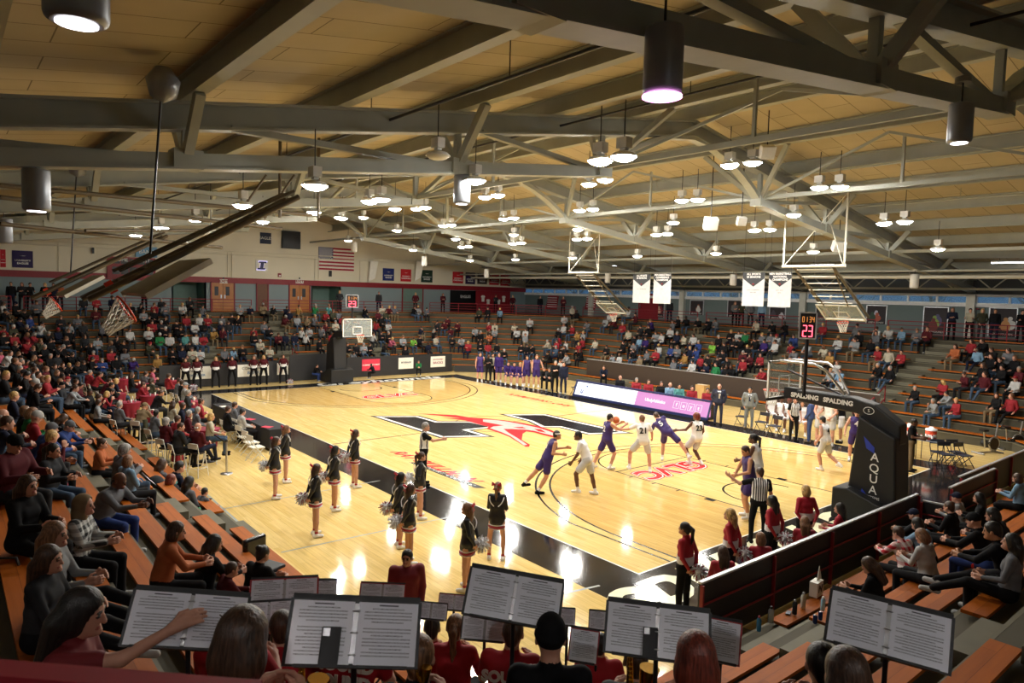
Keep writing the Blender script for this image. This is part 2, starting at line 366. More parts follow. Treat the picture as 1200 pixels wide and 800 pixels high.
# ---------------------------------------------------------------- walls
RZ0, RSL = 11.7, .155
def roofz(y): return RZ0-RSL*abs(y-7.62)
M_WALLF = mat('grey_blue_siding', hexc('6d7b79'), .7, noise=.05, nscale=.8)
M_UP = mat('upper_wall_grey', hexc('59616a'), .8, noise=.1, nscale=.5)
lw = empty('wall_left', (0, 0, 0), kind='structure')
b = MB(); b.poly([(XL, YF, 6.25), (XL, YF, roofz(YF)+.1), (XL, 7.62, RZ0+.1), (XL, YN, roofz(YN)+.1), (XL, YN, 6.25)]); b.build('cream_upper_wall', M_WALLW, lw)
b = MB(); b.box(XL-.02, XL+.06, YN, YF, 5.86, 6.27); b.build('red_wall_stripe', M_RED, lw)
alc = [tuple(float(on(px, 350, 0, XL)[1]) for px in q) for q in ((203, 240), (366, 398))]
b = MB(); cur = YN
for a, c in alc+[(YF, YF)]:
    b.box(XL-.1, XL, cur, a, CZ, 5.88); cur = c
b.build('grey_lower_wall', M_GREY, lw)
b = MB(); M_ALC = mat('alcove_green_wall', hexc('6f8a80'), .6)
for a, c in alc:
    b.box(XL-2.1, XL-2.0, a-.1, c+.1, CZ, 5.9); b.box(XL-2, XL, a-.1, a, CZ, 5.9); b.box(XL-2, XL, c, c+.1, CZ, 5.9); b.box(XL-2, XL, a-.1, c+.1, 5.88, 5.98)
    b.box(XL-2.1, XL+.01, a-.1, c+.1, CZ-.1, CZ)
b.build('alcove_wall', M_ALC, lw)
for nm, bx in (('wall_near', (XL, XR, YN-.2, YN)), ('wall_right', (XR, XR+.2, YN, YF))):
    b = MB(); b.box(*bx, CZ-.2, 12); b.build(nm, M_GREY).__setitem__('kind', 'structure')
fw = empty('wall_far', (0, 0, 0), kind='structure')
WZ0, WZ1 = 5.80, 6.2
b = MB(); b.box(XL, XR, YF, YF+.2, CZ-.2, WZ0-.1); b.build('grey_lower_wall', M_WALLF, fw)
b = MB(); b.box(XL, XR, YF, YF+.2, WZ1+.08, 8.3); b.build('upper_wall', M_UP, fw)
cols = [23.85-9.88*i for i in range(-2, 5)]
b = MB()
for c in cols: b.box(c-.22, c+.22, YF-.28, YF+.02, CZ, WZ1+.1)
b.build('wall_column', M_STEELL, fw)
b = MB(); b.box(XL, XR, YF-.14, YF, WZ0-.2, WZ0-.0); b.box(XL, XR, YF-.12, YF, WZ1+.0, WZ1+.12)
b.build('window_sill_band', M_WHITE, fw)
M_PANE = mat('window_pane', (.35, .5, .6), .03, alpha=.35, noise=0)
for i, c in enumerate(cols[:-1]):
    w = empty(f'window_{i+1}', (c, YF, WZ0), kind='structure')
    x0, x1 = c-9.88+.22, c-.22
    f = MB()
    for j in range(7):
        x = x0+(x1-x0)*j/6; f.box(x-.05, x+.05, YF-.06, YF+.12, WZ0, WZ1)
    f.box(x0, x1, YF-.06, YF+.12, WZ0-.03, WZ0+.03); f.box(x0, x1, YF-.06, YF+.12, WZ1-.03, WZ1+.03)
    f.build('window_frame', M_WHITE, w)
    p = MB()
    for j in range(6):
        a = x0+(x1-x0)*j/6+.05; e = x0+(x1-x0)*(j+1)/6-.05; p.box(a, e, YF+.03, YF+.05, WZ0+.02, WZ1-.02)
    p.build('window_pane', M_PANE, w)
# trees outside beyond the windows: dark silhouettes standing on the ground outside
rnd = random.Random(5)
M_BARK = mat('dark_bark', hexc('15202a'), .9)
for i in range(12):
    x = -16+i*5.2+rnd.uniform(-.2, .2); y = YF+4+rnd.uniform(0, 5)
    t = MB(); t.tube([(x, y, 0), (x+.1, y, 4.5), (x, y, 6.2)], [.22, .15, .08], 6)
    for j in range(22):
        z = 3.8+rnd.random()*2.2; a = rnd.uniform(0, 2*PI); l = rnd.uniform(.8, 1.9)
        t.tube([(x, y, z), (x+math.cos(a)*l*.6, y+math.sin(a)*l*.6, z+l*.45), (x+math.cos(a)*l, y+math.sin(a)*l, z+l)], [.05, .03, .012], 4)
    t.build('bare_tree', M_BARK)
    tag(bpy.data.objects[-1] if False else COL.objects[-1], 'bare dark tree outside the high window band, ' + ['first', 'second', 'third', 'fourth', 'fifth', 'sixth', 'seventh', 'eighth', 'ninth', 'tenth', 'eleventh', 'twelfth', 'thirteenth', 'fourteenth', 'fifteenth', 'sixteenth'][i]+' from the flag wall', 'tree', 'trees outside the windows')
# ---------------------------------------------------------------- roof
m = bpy.data.materials.new('tan_roof_panel'); m.use_nodes = True; nt = m.node_tree; bs = nt.nodes['Principled BSDF']; M_DECK = m
tc = nt.nodes.new('ShaderNodeTexCoord'); br = nt.nodes.new('ShaderNodeTexBrick'); br.inputs['Scale'].default_value = 1
mp = nt.nodes.new('ShaderNodeMapping'); mp.inputs['Rotation'].default_value[2] = PI/2; nt.links.new(tc.outputs['Object'], mp.inputs[0]); nt.links.new(mp.outputs[0], br.inputs['Vector'])
br.inputs['Brick Width'].default_value = 3.2; br.inputs['Row Height'].default_value = .82; br.inputs['Mortar Size'].default_value = .012; br.inputs['Mortar Smooth'].default_value = .2
br.inputs['Color1'].default_value = (*hexc('c9bca0'), 1); br.inputs['Color2'].default_value = (*hexc('bdb092'), 1); br.inputs['Mortar'].default_value = (*hexc('7b705b'), 1)
ns = nt.nodes.new('ShaderNodeTexNoise'); ns.inputs['Scale'].default_value = .9; ns.inputs['Detail'].default_value = 4; nt.links.new(tc.outputs['Object'], ns.inputs['Vector'])
rp_ = nt.nodes.new('ShaderNodeValToRGB'); rp_.color_ramp.elements[0].color = (.72, .72, .72, 1); rp_.color_ramp.elements[1].color = (1, 1, 1, 1); nt.links.new(ns.outputs['Fac'], rp_.inputs[0])
mx = nt.nodes.new('ShaderNodeMix'); mx.data_type = 'RGBA'; mx.blend_type = 'MULTIPLY'; mx.inputs[0].default_value = 1
nt.links.new(br.outputs['Color'], mx.inputs[6]); nt.links.new(rp_.outputs[0], mx.inputs[7]); nt.links.new(mx.outputs[2], bs.inputs['Base Color']); bs.inputs['Roughness'].default_value = .85
rf = empty('ceiling', (0, 0, 0), kind='structure')
b = MB()
for y0, y1 in ((YN-.1, 7.62), (7.62, YF+.1)):
    z0, z1 = roofz(y0), roofz(y1)
    b.add([(XL-.1, y0, z0), (XR, y0, z0), (XR, y1, z1), (XL-.1, y1, z1), (XL-.1, y0, z0+.2), (XR, y0, z0+.2), (XR, y1, z1+.2), (XL-.1, y1, z1+.2)], [(0, 3, 2, 1), (4, 5, 6, 7), (0, 1, 5, 4), (2, 3, 7, 6), (1, 2, 6, 5), (0, 4, 7, 3)])
b.build('roof_panels', M_DECK, rf)
PUR = [7.62+s*d for s in (1, -1) for d in (3, 6, 9, 12, 15, 18, 21, 24)]+[7.62]
for y in PUR:
    b = MB(); z = roofz(y)
    b.ibeam((XL, y, z-.23), (XR, y, z-.23), .24, .46, .04); b.build('roof_purlin', M_STEEL, rf)
TRX = [43.6, 33.35, 23.85, 13.97, 4.09, -5.79]
def botz(d): return 9.12-.115*(d-4.1)
def truss(X):
    t = empty('ceiling_truss', (X, 7.62, 9), kind='structure')
    b = MB()
    for s in (1, -1):
        b.ibeam((X, 7.62, RZ0-.46-.25), (X, 7.62+s*26.5, RZ0-.46-.25-RSL*26.5), .34, .5, .045)
    b.build('top_chord', M_STEEL, t)
    b = MB()
    for s in (1, -1):
        nd = [4.1, 9.0, 15.0, 21.0, 26.7]
        for i in range(4):
            h = .26 if i < 3 else .3
            b.bar((X, 7.62+s*nd[i], botz(nd[i])), (X, 7.62+s*nd[i+1], botz(nd[i+1])), .30, h)
            b.bar((X, 7.62+s*nd[i], botz(nd[i])-.14), (X, 7.62+s*nd[i+1], botz(nd[i+1])-.14), .38, .04)
        cv = [(X, 7.62+s*y, z) for y, z in ((4.1, 9.12), (3.5, 9.55), (2.8, 9.95), (2.0, 10.3), (1.2, 10.55), (0, 10.7))]
        for i in range(5): b.bar(cv[i], cv[i+1], .3, .14)
        b.bar((X, 7.62+s*26.7, 3.9 if s > 0 else 3.9), (X, 7.62+s*26.7, 7.5), .35, .35, up=(1, 0, 0)) if s < 0 else None
    b.build('bottom_chord', M_STEEL, t)
    for s in (1, -1):
        for d, dt in ((4.1, 8.3), (9, 14.2), (15, 20.2), (21, 25)):
            w = MB(); zb = botz(d); yb = 7.62+s*d; tz = lambda q: RZ0-.71-RSL*q
            w.bar((X, yb, zb), (X, 7.62+s*dt, tz(dt)-.2), .16, .12)
            w.bar((X, yb, zb), (X, yb, tz(d)-.2), .14, .14, up=(0, 1, 0))
            w.build('web_brace', M_STEEL, t)
        for d in (9, 15, 21):
            for q in (1, -1):
                w = MB(); zb = botz(d); yb = 7.62+s*d; pz = roofz(7.62+d)-.46
                w.bar((X, yb, zb), (X+q*(pz-zb)*.85, yb+(0), pz), .2, .16, up=(0, 1, 0)); w.build('knee_brace', M_STEEL, t)
        for q in (1, -1):
            w = MB(); w.bar((X, 7.62+s*4.1, 9.12), (X+q*1.6, 7.62+s*3, roofz(7.62+3)-.46), .16, .12, up=(0, 1, 0)); w.build('knee_brace', M_STEEL, t)
    g = MB()
    for s in (1, -1):
        for d in (4.1, 9, 15, 21): g.obox((X, 7.62+s*d, botz(d)+.02), .42, .5, .34)
    g.build('gusset', M_STEEL, t)
for X in TRX: truss(X)
for s, d in ((1, 4.1), (-1, 4.1), (1, 15)):
    t = MB(); y = 7.62+s*d; t.bar((XL, y, botz(d)+.14), (TRX[0], y, botz(d)+.14), .1, .14)
    tag(t.build('ceiling_tie_beam', M_STEEL), kind='structure')
tb = MB()
for i in range(len(TRX)-1):
    for s in (1, -1):
        xa, xb = TRX[i], TRX[i+1]; xm = (xa+xb)/2
        tb.bar((xa, 7.62+s*4.1, 9.2), (xm, 7.62+s*3, roofz(10.62)-.6), .06, .08); tb.bar((xb, 7.62+s*4.1, 9.2), (xm, 7.62+s*3, roofz(10.62)-.6), .06, .08)
        tb.bar((xm, 7.62+s*4.1, 9.24), (xm, 7.62+s*4.1, roofz(11.7)-.3), .08, .08, up=(1, 0, 0))
tag(tb.build('ceiling_cross_bracing', M_STEEL), kind='structure')
# far-side lattice girder above the windows and long pipes
t = MB()
y = YF-2.2
t.bar((XL, y, 7.35), (XR, y, 7.35), .12, .12); t.bar((XL, y, 6.55), (XR, y, 6.55), .12, .12)
n = 34
for i in range(n):
    x = XL+(XR-XL)*i/n; x2 = XL+(XR-XL)*(i+.5)/n; x3 = XL+(XR-XL)*(i+1)/n
    t.bar((x, y, 7.35), (x2, y, 6.55), .06, .06); t.bar((x2, y, 6.55), (x3, y, 7.35), .06, .06)
tag(t.build('ceiling_lattice_girder', M_STEEL), kind='structure')
for (y, z, r, nm, mm) in ((27.5, 7.05, .11, 'round_duct_pipe', M_STEELL), (26.2, 7.3, .07, 'sprinkler_main_pipe', M_STEEL), (-3.2, 9.35, .035, 'sprinkler_pipe', M_DMET), (1.9, 10.1, .03, 'sprinkler_pipe', M_DMET), (13.2, 10.2, .03, 'sprinkler_pipe', M_STEEL), (18.5, 9.6, .03, 'sprinkler_pipe', M_STEEL)):
    t = MB(); t.tube([(XL, y, z), (XR, y, z)], r, 8)
    for x in range(-12, 46, 5): t.tube([(x, y, z), (x, y, roofz(y))], .012, 5)
    tag(t.build('ceiling_'+nm, mm), kind='structure')
pw = MB()
for z in (8.1, 8.35): pw.tube([(XL+.12, -14, z-.25), (XL+.12, 30, z)], .03, 6)
for y in (-5, 5.4, 5.7, 12.1, 12.4, 16): pw.tube([(XL+.1, y, 6.3), (XL+.1, y, 8.1)], .025, 6)
tag(pw.build('wall_left_conduit_pipe', M_WALLW), kind='structure')
# ---------------------------------------------------------------- high bay lamps
M_LAMP = mat('lamp_lens', (1, 1, 1), emit=LAMP, emc=(1, .97, .9)); M_HOUS = mat('white_lamp_housing', hexc('dcdcd6'), .5)
lamps = """440 235 2;463 245 1;493 244 2;557 212 1;576 230 2;596 256 2;524 264 2;426 255 1;465 270 1;534 280 1;545 289 2;606 285 2;602 275 1;677 269 1;682 280 2;687 246 2;671 302 1;401 256 1;604 304 1;703 189 1;731 184 1;690 216 1;709 211 1;855 194 1;882 191 1;799 235 1;817 234 1;789 261 1;769 275 1;782 274 1;930 252 1;884 270 1;902 269 1;747 300 1;839 297 1;960 220 1;984 219 1;1036 262 1;1060 260 1;1099 292 1;953 295 1;369 218 1;285 241 1;229 257 1;159 276 1;189 267 1;368 249 1;398 255 1;269 268 1;308 260 1;408 282 1;484 293 1;551 305 1"""
lp0 = None
LP = []
for s in lamps.split(';'):
    x, y, n = map(float, s.split()); d = ray(x, y); best = None
    for sg in (1, -1):
        t_ = (9.6-CAMP[2]-.155*sg*(CAMP[1]-7.62))/(d[2]+.155*sg*d[1]); P = CAMP+t_*d
        if t_ > 0 and sg*(P[1]-7.62) >= -.01 and (best is None or t_ < best[0]): best = (t_, P)
    if best is None: continue
    P = best[1]; P[0] = max(P[0], XL+1.5); P[1] = min(P[1], 27)
    if n == 2:
        LP.append((x, P+np.array([-.38, 0, 0]))); LP.append((x+.5, P+np.array([.38, 0, 0])))
    else: LP.append((x, P))
LP.sort(key=lambda q: q[0])
def ordn(i): return f'{i}'+('th' if 10 < i % 100 < 14 else {1: 'st', 2: 'nd', 3: 'rd'}.get(i % 10, 'th'))
for i, (x, P) in enumerate(LP):
    lab = f'glowing round high bay lamp hung from the roof, {ordn(i+1)} from the left among them all'
    if lp0 is None:
        o = empty('high_bay_lamp', tuple(P), lab, 'ceiling lamp', 'high bay lamps over the court'); o['h'] = 1; del o['h']
        h = MB(); h.local = True
        h.lathe((0, 0, 0), [(.10, .10), (.20, .075), (.26, .02), (.262, .0), (.25, .0), (.24, .02)], 20).build('reflector', M_HOUS, o)
        h = MB(); h.local = True; h.obox((0, 0, .27), .26, .18, .2).obox((0, 0, .155), .14, .1, .06).build('ballast_box', M_HOUS, o)
        h = MB(); h.local = True; h.tube([(0, 0, .36), (0, 0, 1.1)], .012, 6).build('hanger_rod', M_DMET, o)
        h = MB(); h.local = True; h.lathe((0, 0, 0), [(.001, -.085), (.10, -.078), (.18, -.05), (.235, -.005), (.238, .012), (.001, .014)], 20).build('lens', M_LAMP, o)
        lp0 = o
    else:
        o = copy_tree(lp0); o.location = tuple(P); o['label'] = lab
# unlit lamp and strip lights
def striplight(x, y, z, ln, lab):
    o = empty('strip_light', (x, y, z), lab, 'strip light', 'strip lights near the windows')
    MB().box(x-ln/2, x+ln/2, y-.08, y+.08, z, z+.08).build('housing', M_HOUS, o)
    MB().tube([(x-ln/2+.03, y, z-.02), (x+ln/2-.03, y, z-.02)], .03, 8).build('tube', mat('tube_glow', (1, 1, 1), emit=14, emc=(.85, .92, 1)), o)
    h = MB(); h.tube([(x-ln/3, y, z+.05), (x-ln/3, y, roofz(y))], .01, 5); h.tube([(x+ln/3, y, z+.05), (x+ln/3, y, roofz(y))], .01, 5); h.build('hanger', M_DMET, o)
for (px, py, nm) in ((719, 311, 'left of the white banners'), (745, 313, 'just above the left pair of banners'), (879, 311, 'above the right pair of white banners'), (963, 310, 'behind the raised hoop frame'), (1192, 307, 'at the right end of the window wall')):
    p = on(px, py, 1, 30); striplight(p[0], 30, p[2], 2.2 if px > 1000 else 1.5, 'slim glowing strip light '+nm)
o = copy_tree(lp0); p = on(513, 183, 0, 25.2); o.location = tuple(p); o['label'] = 'unlit high bay lamp hanging on a long rod near the upper middle of the roof'; o.name = 'unlit_high_bay_lamp'
for ch in list(o.children):
    if ch.name.startswith('lens'):
        ch.data = ch.data.copy(); ch.data.materials[0] = mat('unlit_lens', hexc('c9c7bb'), .3)
del o['group']
# pendant cylinders
M_CYL = mat('grey_cylinder_shell', hexc('8f9298'), .35, .3); M_CYLW = mat('white_cylinder_shell', hexc('d9d8d2'), .5)
M_GLOW = mat('downlight_glow', (1, 1, 1), emit=6, emc=(1, .95, 1)); M_PINK = mat('pink_glow', (1, .5, .9), emit=5, emc=(1, .35, .85))
cyl = [(776, 110, 33.7, 'dark grey', 'nearest and largest, lens glowing pinkish white', 1), (1124, 166, 33.7, 'grey', 'under the big truss joint at the upper right', 1), (541, 238, 23.85, 'grey', 'beside the bright lamps at the top centre', 1), (43, 246, 23.85, 'grey', 'below the long chord at the upper left', 1), (5, 284, 13.97, 'grey', 'at the left edge of the roof view', 0), (90, 24, 31.9, 'dark grey', 'top left corner, lens bright', 1),
       (859, 334, 13.97, 'white', 'at the middle truss end', 0), (1071, 337, 23.85, 'white', 'at the right truss end', 0), (712, 331, 4.09, 'white', 'near the left pair of banners', 0), (415, 295, -5.79, 'white', 'just right of the wall flag', 0), (497, 311, -5.79, 'white', 'above the green wall pennant', 0), (570, 325, -5.79, 'white', 'above the brown wall pennant', 0)]
for (px, py, X, cn, lab, lit) in cyl:
    p = on(px, py, 0, X); x, y, z = p; mm = M_CYLW if cn == 'white' else M_CYL
    u_ = .83 if X > 33.5 else 1.0; o = empty('pendant_cylinder_light', (x, y, z), f'{cn} cylinder light hung under the roof, {lab}'[:110], 'pendant light', 'cylinder pendants under the trusses')
    MB().lathe((x, y, z), [(.16*u_, -.02), (.19*u_, 0), (.2*u_, .03), (.2*u_, .58*u_+.04), (.19*u_, .61*u_+.04), (.05, .61*u_+.04)], 28).build('shell', mm, o)
    MB().tube([(x, y, z+.55), (x, y, z+.85)], .012, 6).build('cable', M_DMET, o)
    MB().lathe((x, y, z+.85), [(.11, 0), (.11, .08), (.05, .1)], 16).build('ceiling_canopy', mm, o)
    MB().lathe((x, y, z-.028), [(.001, 0), (.13*u_, 0), (.13*u_, .012), (.001, .012)], 20).build('lens', M_GLOW if lit else mat('unlit_lens', hexc('c9c7bb'), .3), o)
    if px == 776: MB().lathe((x, y, z-.03), [(.135, 0), (.17, 0), (.17, .012), (.135, .012)], 24).build('glow_ring', M_PINK, o)

# cylinder pendants added out of view behind the viewer to brighten the music pages
for i, (x, y, z, lab) in enumerate(((39.2, -12.6, 7.9, 'over the corner walkway'), (41.5, -8.8, 8.3, 'over the top of the baseline stand'), (35.2, -15.0, 7.6, 'over the top of the near side stand'))):
    o = empty('pendant_cylinder_light', (x, y, z), 'grey cylinder light behind the viewer, ' + lab, 'pendant light', 'cylinder pendants under the trusses')
    MB().lathe((x, y, z), [(.17, .02), (.19, 0), (.2, .03), (.2, .68), (.19, .71), (.05, .71)], 28).build('shell', M_CYL, o)
    MB().tube([(x, y, z+.7), (x, y, roofz(y))], .012, 6).build('cable', M_DMET, o)
    MB().lathe((x, y, z+.02), [(.001, 0), (.17, 0), (.17, .012), (.001, .012)], 20).build('lens', mat('corner_downlight_glow', (1, 1, 1), emit=CORNER, emc=(1, .96, .92)), o)
# ================================================================ FIGURES
# a figure is one continuous skin grown over a posed skeleton: rounded limbs blended together, then surfaced on a grid
def V(*a): return np.array(a, float)
def nrm(v): v = np.asarray(v, float); return v/np.linalg.norm(v)
def d_prim(q, P):
    t = q[0]
    if t == 'c':
        a, b, ra, rb = q[1], q[2], q[3], q[4]; ab = b-a; h = np.clip(((P-a)@ab)/max(ab@ab, 1e-9), 0, 1)
        return np.linalg.norm(P-a-h[..., None]*ab, axis=-1)-(ra+(rb-ra)*h)
    c, r, M = q[1], q[2], q[3]
    X = (P-c)@M; k0 = np.linalg.norm(X/r, axis=-1); k1 = np.linalg.norm(X/(r*r), axis=-1)+1e-9
    return k0*(k0-1)/k1
def bounds(q):
    if q[0] == 'c':
        r = max(q[3], q[4]); return np.minimum(q[1], q[2])-r, np.maximum(q[1], q[2])+r
    r = max(q[2]); return q[1]-r, q[1]+r
def surf(prims, h, cuts=(), kdef=.02):
    """prims: tuples ending in (..., cls, k). Returns verts, quads, class per quad"""
    lo = np.min([bounds(q)[0] for q in prims], 0)-2.5*h; hi = np.max([bounds(q)[1] for q in prims], 0)+2.5*h
    n = np.ceil((hi-lo)/h).astype(int)+1
    ax = [lo[i]+h*np.arange(n[i]) for i in range(3)]
    F = np.full(n, 1.0)
    for q in prims:
        k = q[-1]; a, b = bounds(q); e = k+2*h
        i0 = np.maximum(0, np.floor((a-e-lo)/h).astype(int)); i1 = np.minimum(n, np.ceil((b+e-lo)/h).astype(int)+1)
        g = np.stack(np.meshgrid(ax[0][i0[0]:i1[0]], ax[1][i0[1]:i1[1]], ax[2][i0[2]:i1[2]], indexing='ij'), -1)
        d = d_prim(q, g); sl = (slice(i0[0], i1[0]), slice(i0[1], i1[1]), slice(i0[2], i1[2])); f = F[sl]
        hh = np.clip(.5+.5*(f-d)/k, 0, 1); F[sl] = f*(1-hh)+d*hh-k*hh*(1-hh)
    for q in cuts:
        g = np.stack(np.meshgrid(*ax, indexing='ij'), -1); F = np.maximum(F, -d_prim(q, g))
    ins = F < 0
    c = np.zeros(n-1, int)
    for dx in (0, 1):
        for dy in (0, 1):
            for dz in (0, 1): c += ins[dx:n[0]-1+dx, dy:n[1]-1+dy, dz:n[2]-1+dz]
    act = (c > 0) & (c < 8); idx = -np.ones(n-1, int); I = np.argwhere(act); idx[act] = np.arange(len(I))
    acc = np.zeros((len(I), 3)); cnt = np.zeros(len(I))
    for axx in range(3):
        o = [0, 0, 0]; o[axx] = 1; u, v = [j for j in range(3) if j != axx]
        for du in (0, 1):
            for dv in (0, 1):
                s = np.zeros(3, int); s[u] = du; s[v] = dv; A = I+s; B = A+o
                fa = F[A[:, 0], A[:, 1], A[:, 2]]; fb = F[B[:, 0], B[:, 1], B[:, 2]]; x = (fa < 0) != (fb < 0)
                t = np.where(x, fa/(fa-fb+1e-12), 0); p = A.astype(float); p[:, axx] += t
                acc[x] += p[x]; cnt[x] += 1
    vs = acc/cnt[:, None]*h+lo
    quads = []
    for axx in range(3):
        u, v = (axx+1) % 3, (axx+2) % 3; o = np.zeros(3, int); o[axx] = 1
        sl0 = [slice(0, n[j]) for j in range(3)]; sl1 = list(sl0); sl0[axx] = slice(0, n[axx]-1); sl1[axx] = slice(1, n[axx])
        ch = ins[tuple(sl0)] != ins[tuple(sl1)]; E = np.argwhere(ch)
        E = E[(E[:, u] > 0) & (E[:, v] > 0) & (E[:, u] < n[u]-1) & (E[:, v] < n[v]-1)]
        eu = np.zeros(3, int); eu[u] = 1; ev = np.zeros(3, int); ev[v] = 1
        def g_(q): return idx[q[:, 0], q[:, 1], q[:, 2]]
        Q = np.stack([g_(E), g_(E-eu), g_(E-eu-ev), g_(E-ev)], 1)
        inside = ins[E[:, 0], E[:, 1], E[:, 2]]; Q[~inside] = Q[~inside][:, ::-1]
        quads.append(Q)
    Q = np.concatenate(quads); Q = Q[(Q >= 0).all(1)]
    fc = vs[Q].mean(1); best = np.full(len(Q), 9.0); cl = np.zeros(len(Q), int)
    for q in prims:
        d = d_prim(q, fc); m_ = d < best; best[m_] = d[m_]; cl[m_] = q[-2]
    return vs, Q, cl
def mesh_from(vs, Q, cl, name, ncls=None):
    me = bpy.data.meshes.new(name); me.vertices.add(len(vs)); me.vertices.foreach_set('co', vs.ravel())
    me.loops.add(Q.size); me.loops.foreach_set('vertex_index', Q.ravel().astype(np.int32))
    me.polygons.add(len(Q)); me.polygons.foreach_set('loop_start', (np.arange(len(Q))*4).astype(np.int32))
    me.polygons.foreach_set('material_index', cl.astype(np.int32)); me.polygons.foreach_set('use_smooth', np.ones(len(Q), bool))
    me.update(calc_edges=True); me.validate()
    return me
def cap(a, b, ra, rb, cls, k=.02): return ('c', np.asarray(a, float), np.asarray(b, float), ra, rb, cls, k)
def ell(c, r, cls, k=.02, M=None): return ('e', np.asarray(c, float), np.asarray(r, float), np.eye(3) if M is None else M, cls, k)
SKIN, TOP, PANT, SHOE, TRIM, EYE, LIP = range(7)
def rotz(a): return np.array([[math.cos(a), -math.sin(a), 0], [math.sin(a), math.cos(a), 0], [0, 0, 1]])
def rotx(a): return np.array([[1, 0, 0], [0, math.cos(a), -math.sin(a)], [0, math.sin(a), math.cos(a)]])
def hand(w, d, palm, s, lod, curl=.35, cls=SKIN, sc=1.0):
    """w wrist, d pointing direction, palm normal direction, s thumb side direction"""
    d = nrm(d); palm = nrm(palm-d*(palm@d)) if np.linalg.norm(palm-d*(palm@d)) > 1e-3 else nrm(np.cross(d, [1, 0, .1])); t = nrm(np.cross(palm, d)); t = t if t@s > 0 else -t
    out = [cap(w+t*.012*sc, w+d*.075*sc+t*.022*sc, .021*sc, .022*sc, cls, .012), cap(w-t*.010*sc, w+d*.072*sc-t*.020*sc, .020*sc, .020*sc, cls, .012)]
    if lod == 0:
        out.append(cap(w+d*.075*sc, w+d*.13*sc+palm*.03*sc, .030*sc, .022*sc, cls, .015)); out.append(cap(w+d*.03*sc+t*.03*sc, w+d*.08*sc+t*.065*sc, .014*sc, .012*sc, cls, .01)); return out
    fr = .0098*sc if lod > 1 else .0118*sc
    for i, (o, l) in enumerate(((.033, .078), (.011, .088), (-.011, .082), (-.031, .064))):
        spread = (o*1.35); a = w+d*.078*sc+t*o*sc
        c1 = nrm(d*math.cos(curl)+palm*math.sin(curl)+t*(spread-o)*3); b = a+c1*l*.5*sc
        c2 = nrm(d*math.cos(curl*2.4)+palm*math.sin(curl*2.4)); e = b+c2*l*.5*sc
        out += [cap(a, b, fr*1.08, fr, cls, .006), cap(b, e, fr, fr*.85, cls, .006)]
    a = w+d*.022*sc+t*.026*sc; b = a+nrm(d*.7+t*.9+palm*.35)*.045*sc; e = b+nrm(d*1.0+t*.25+palm*.5)*.036*sc
    out += [cap(a, b, fr*1.5, fr*1.2, cls, .008), cap(b, e, fr*1.2, fr, cls, .006)]
    return out
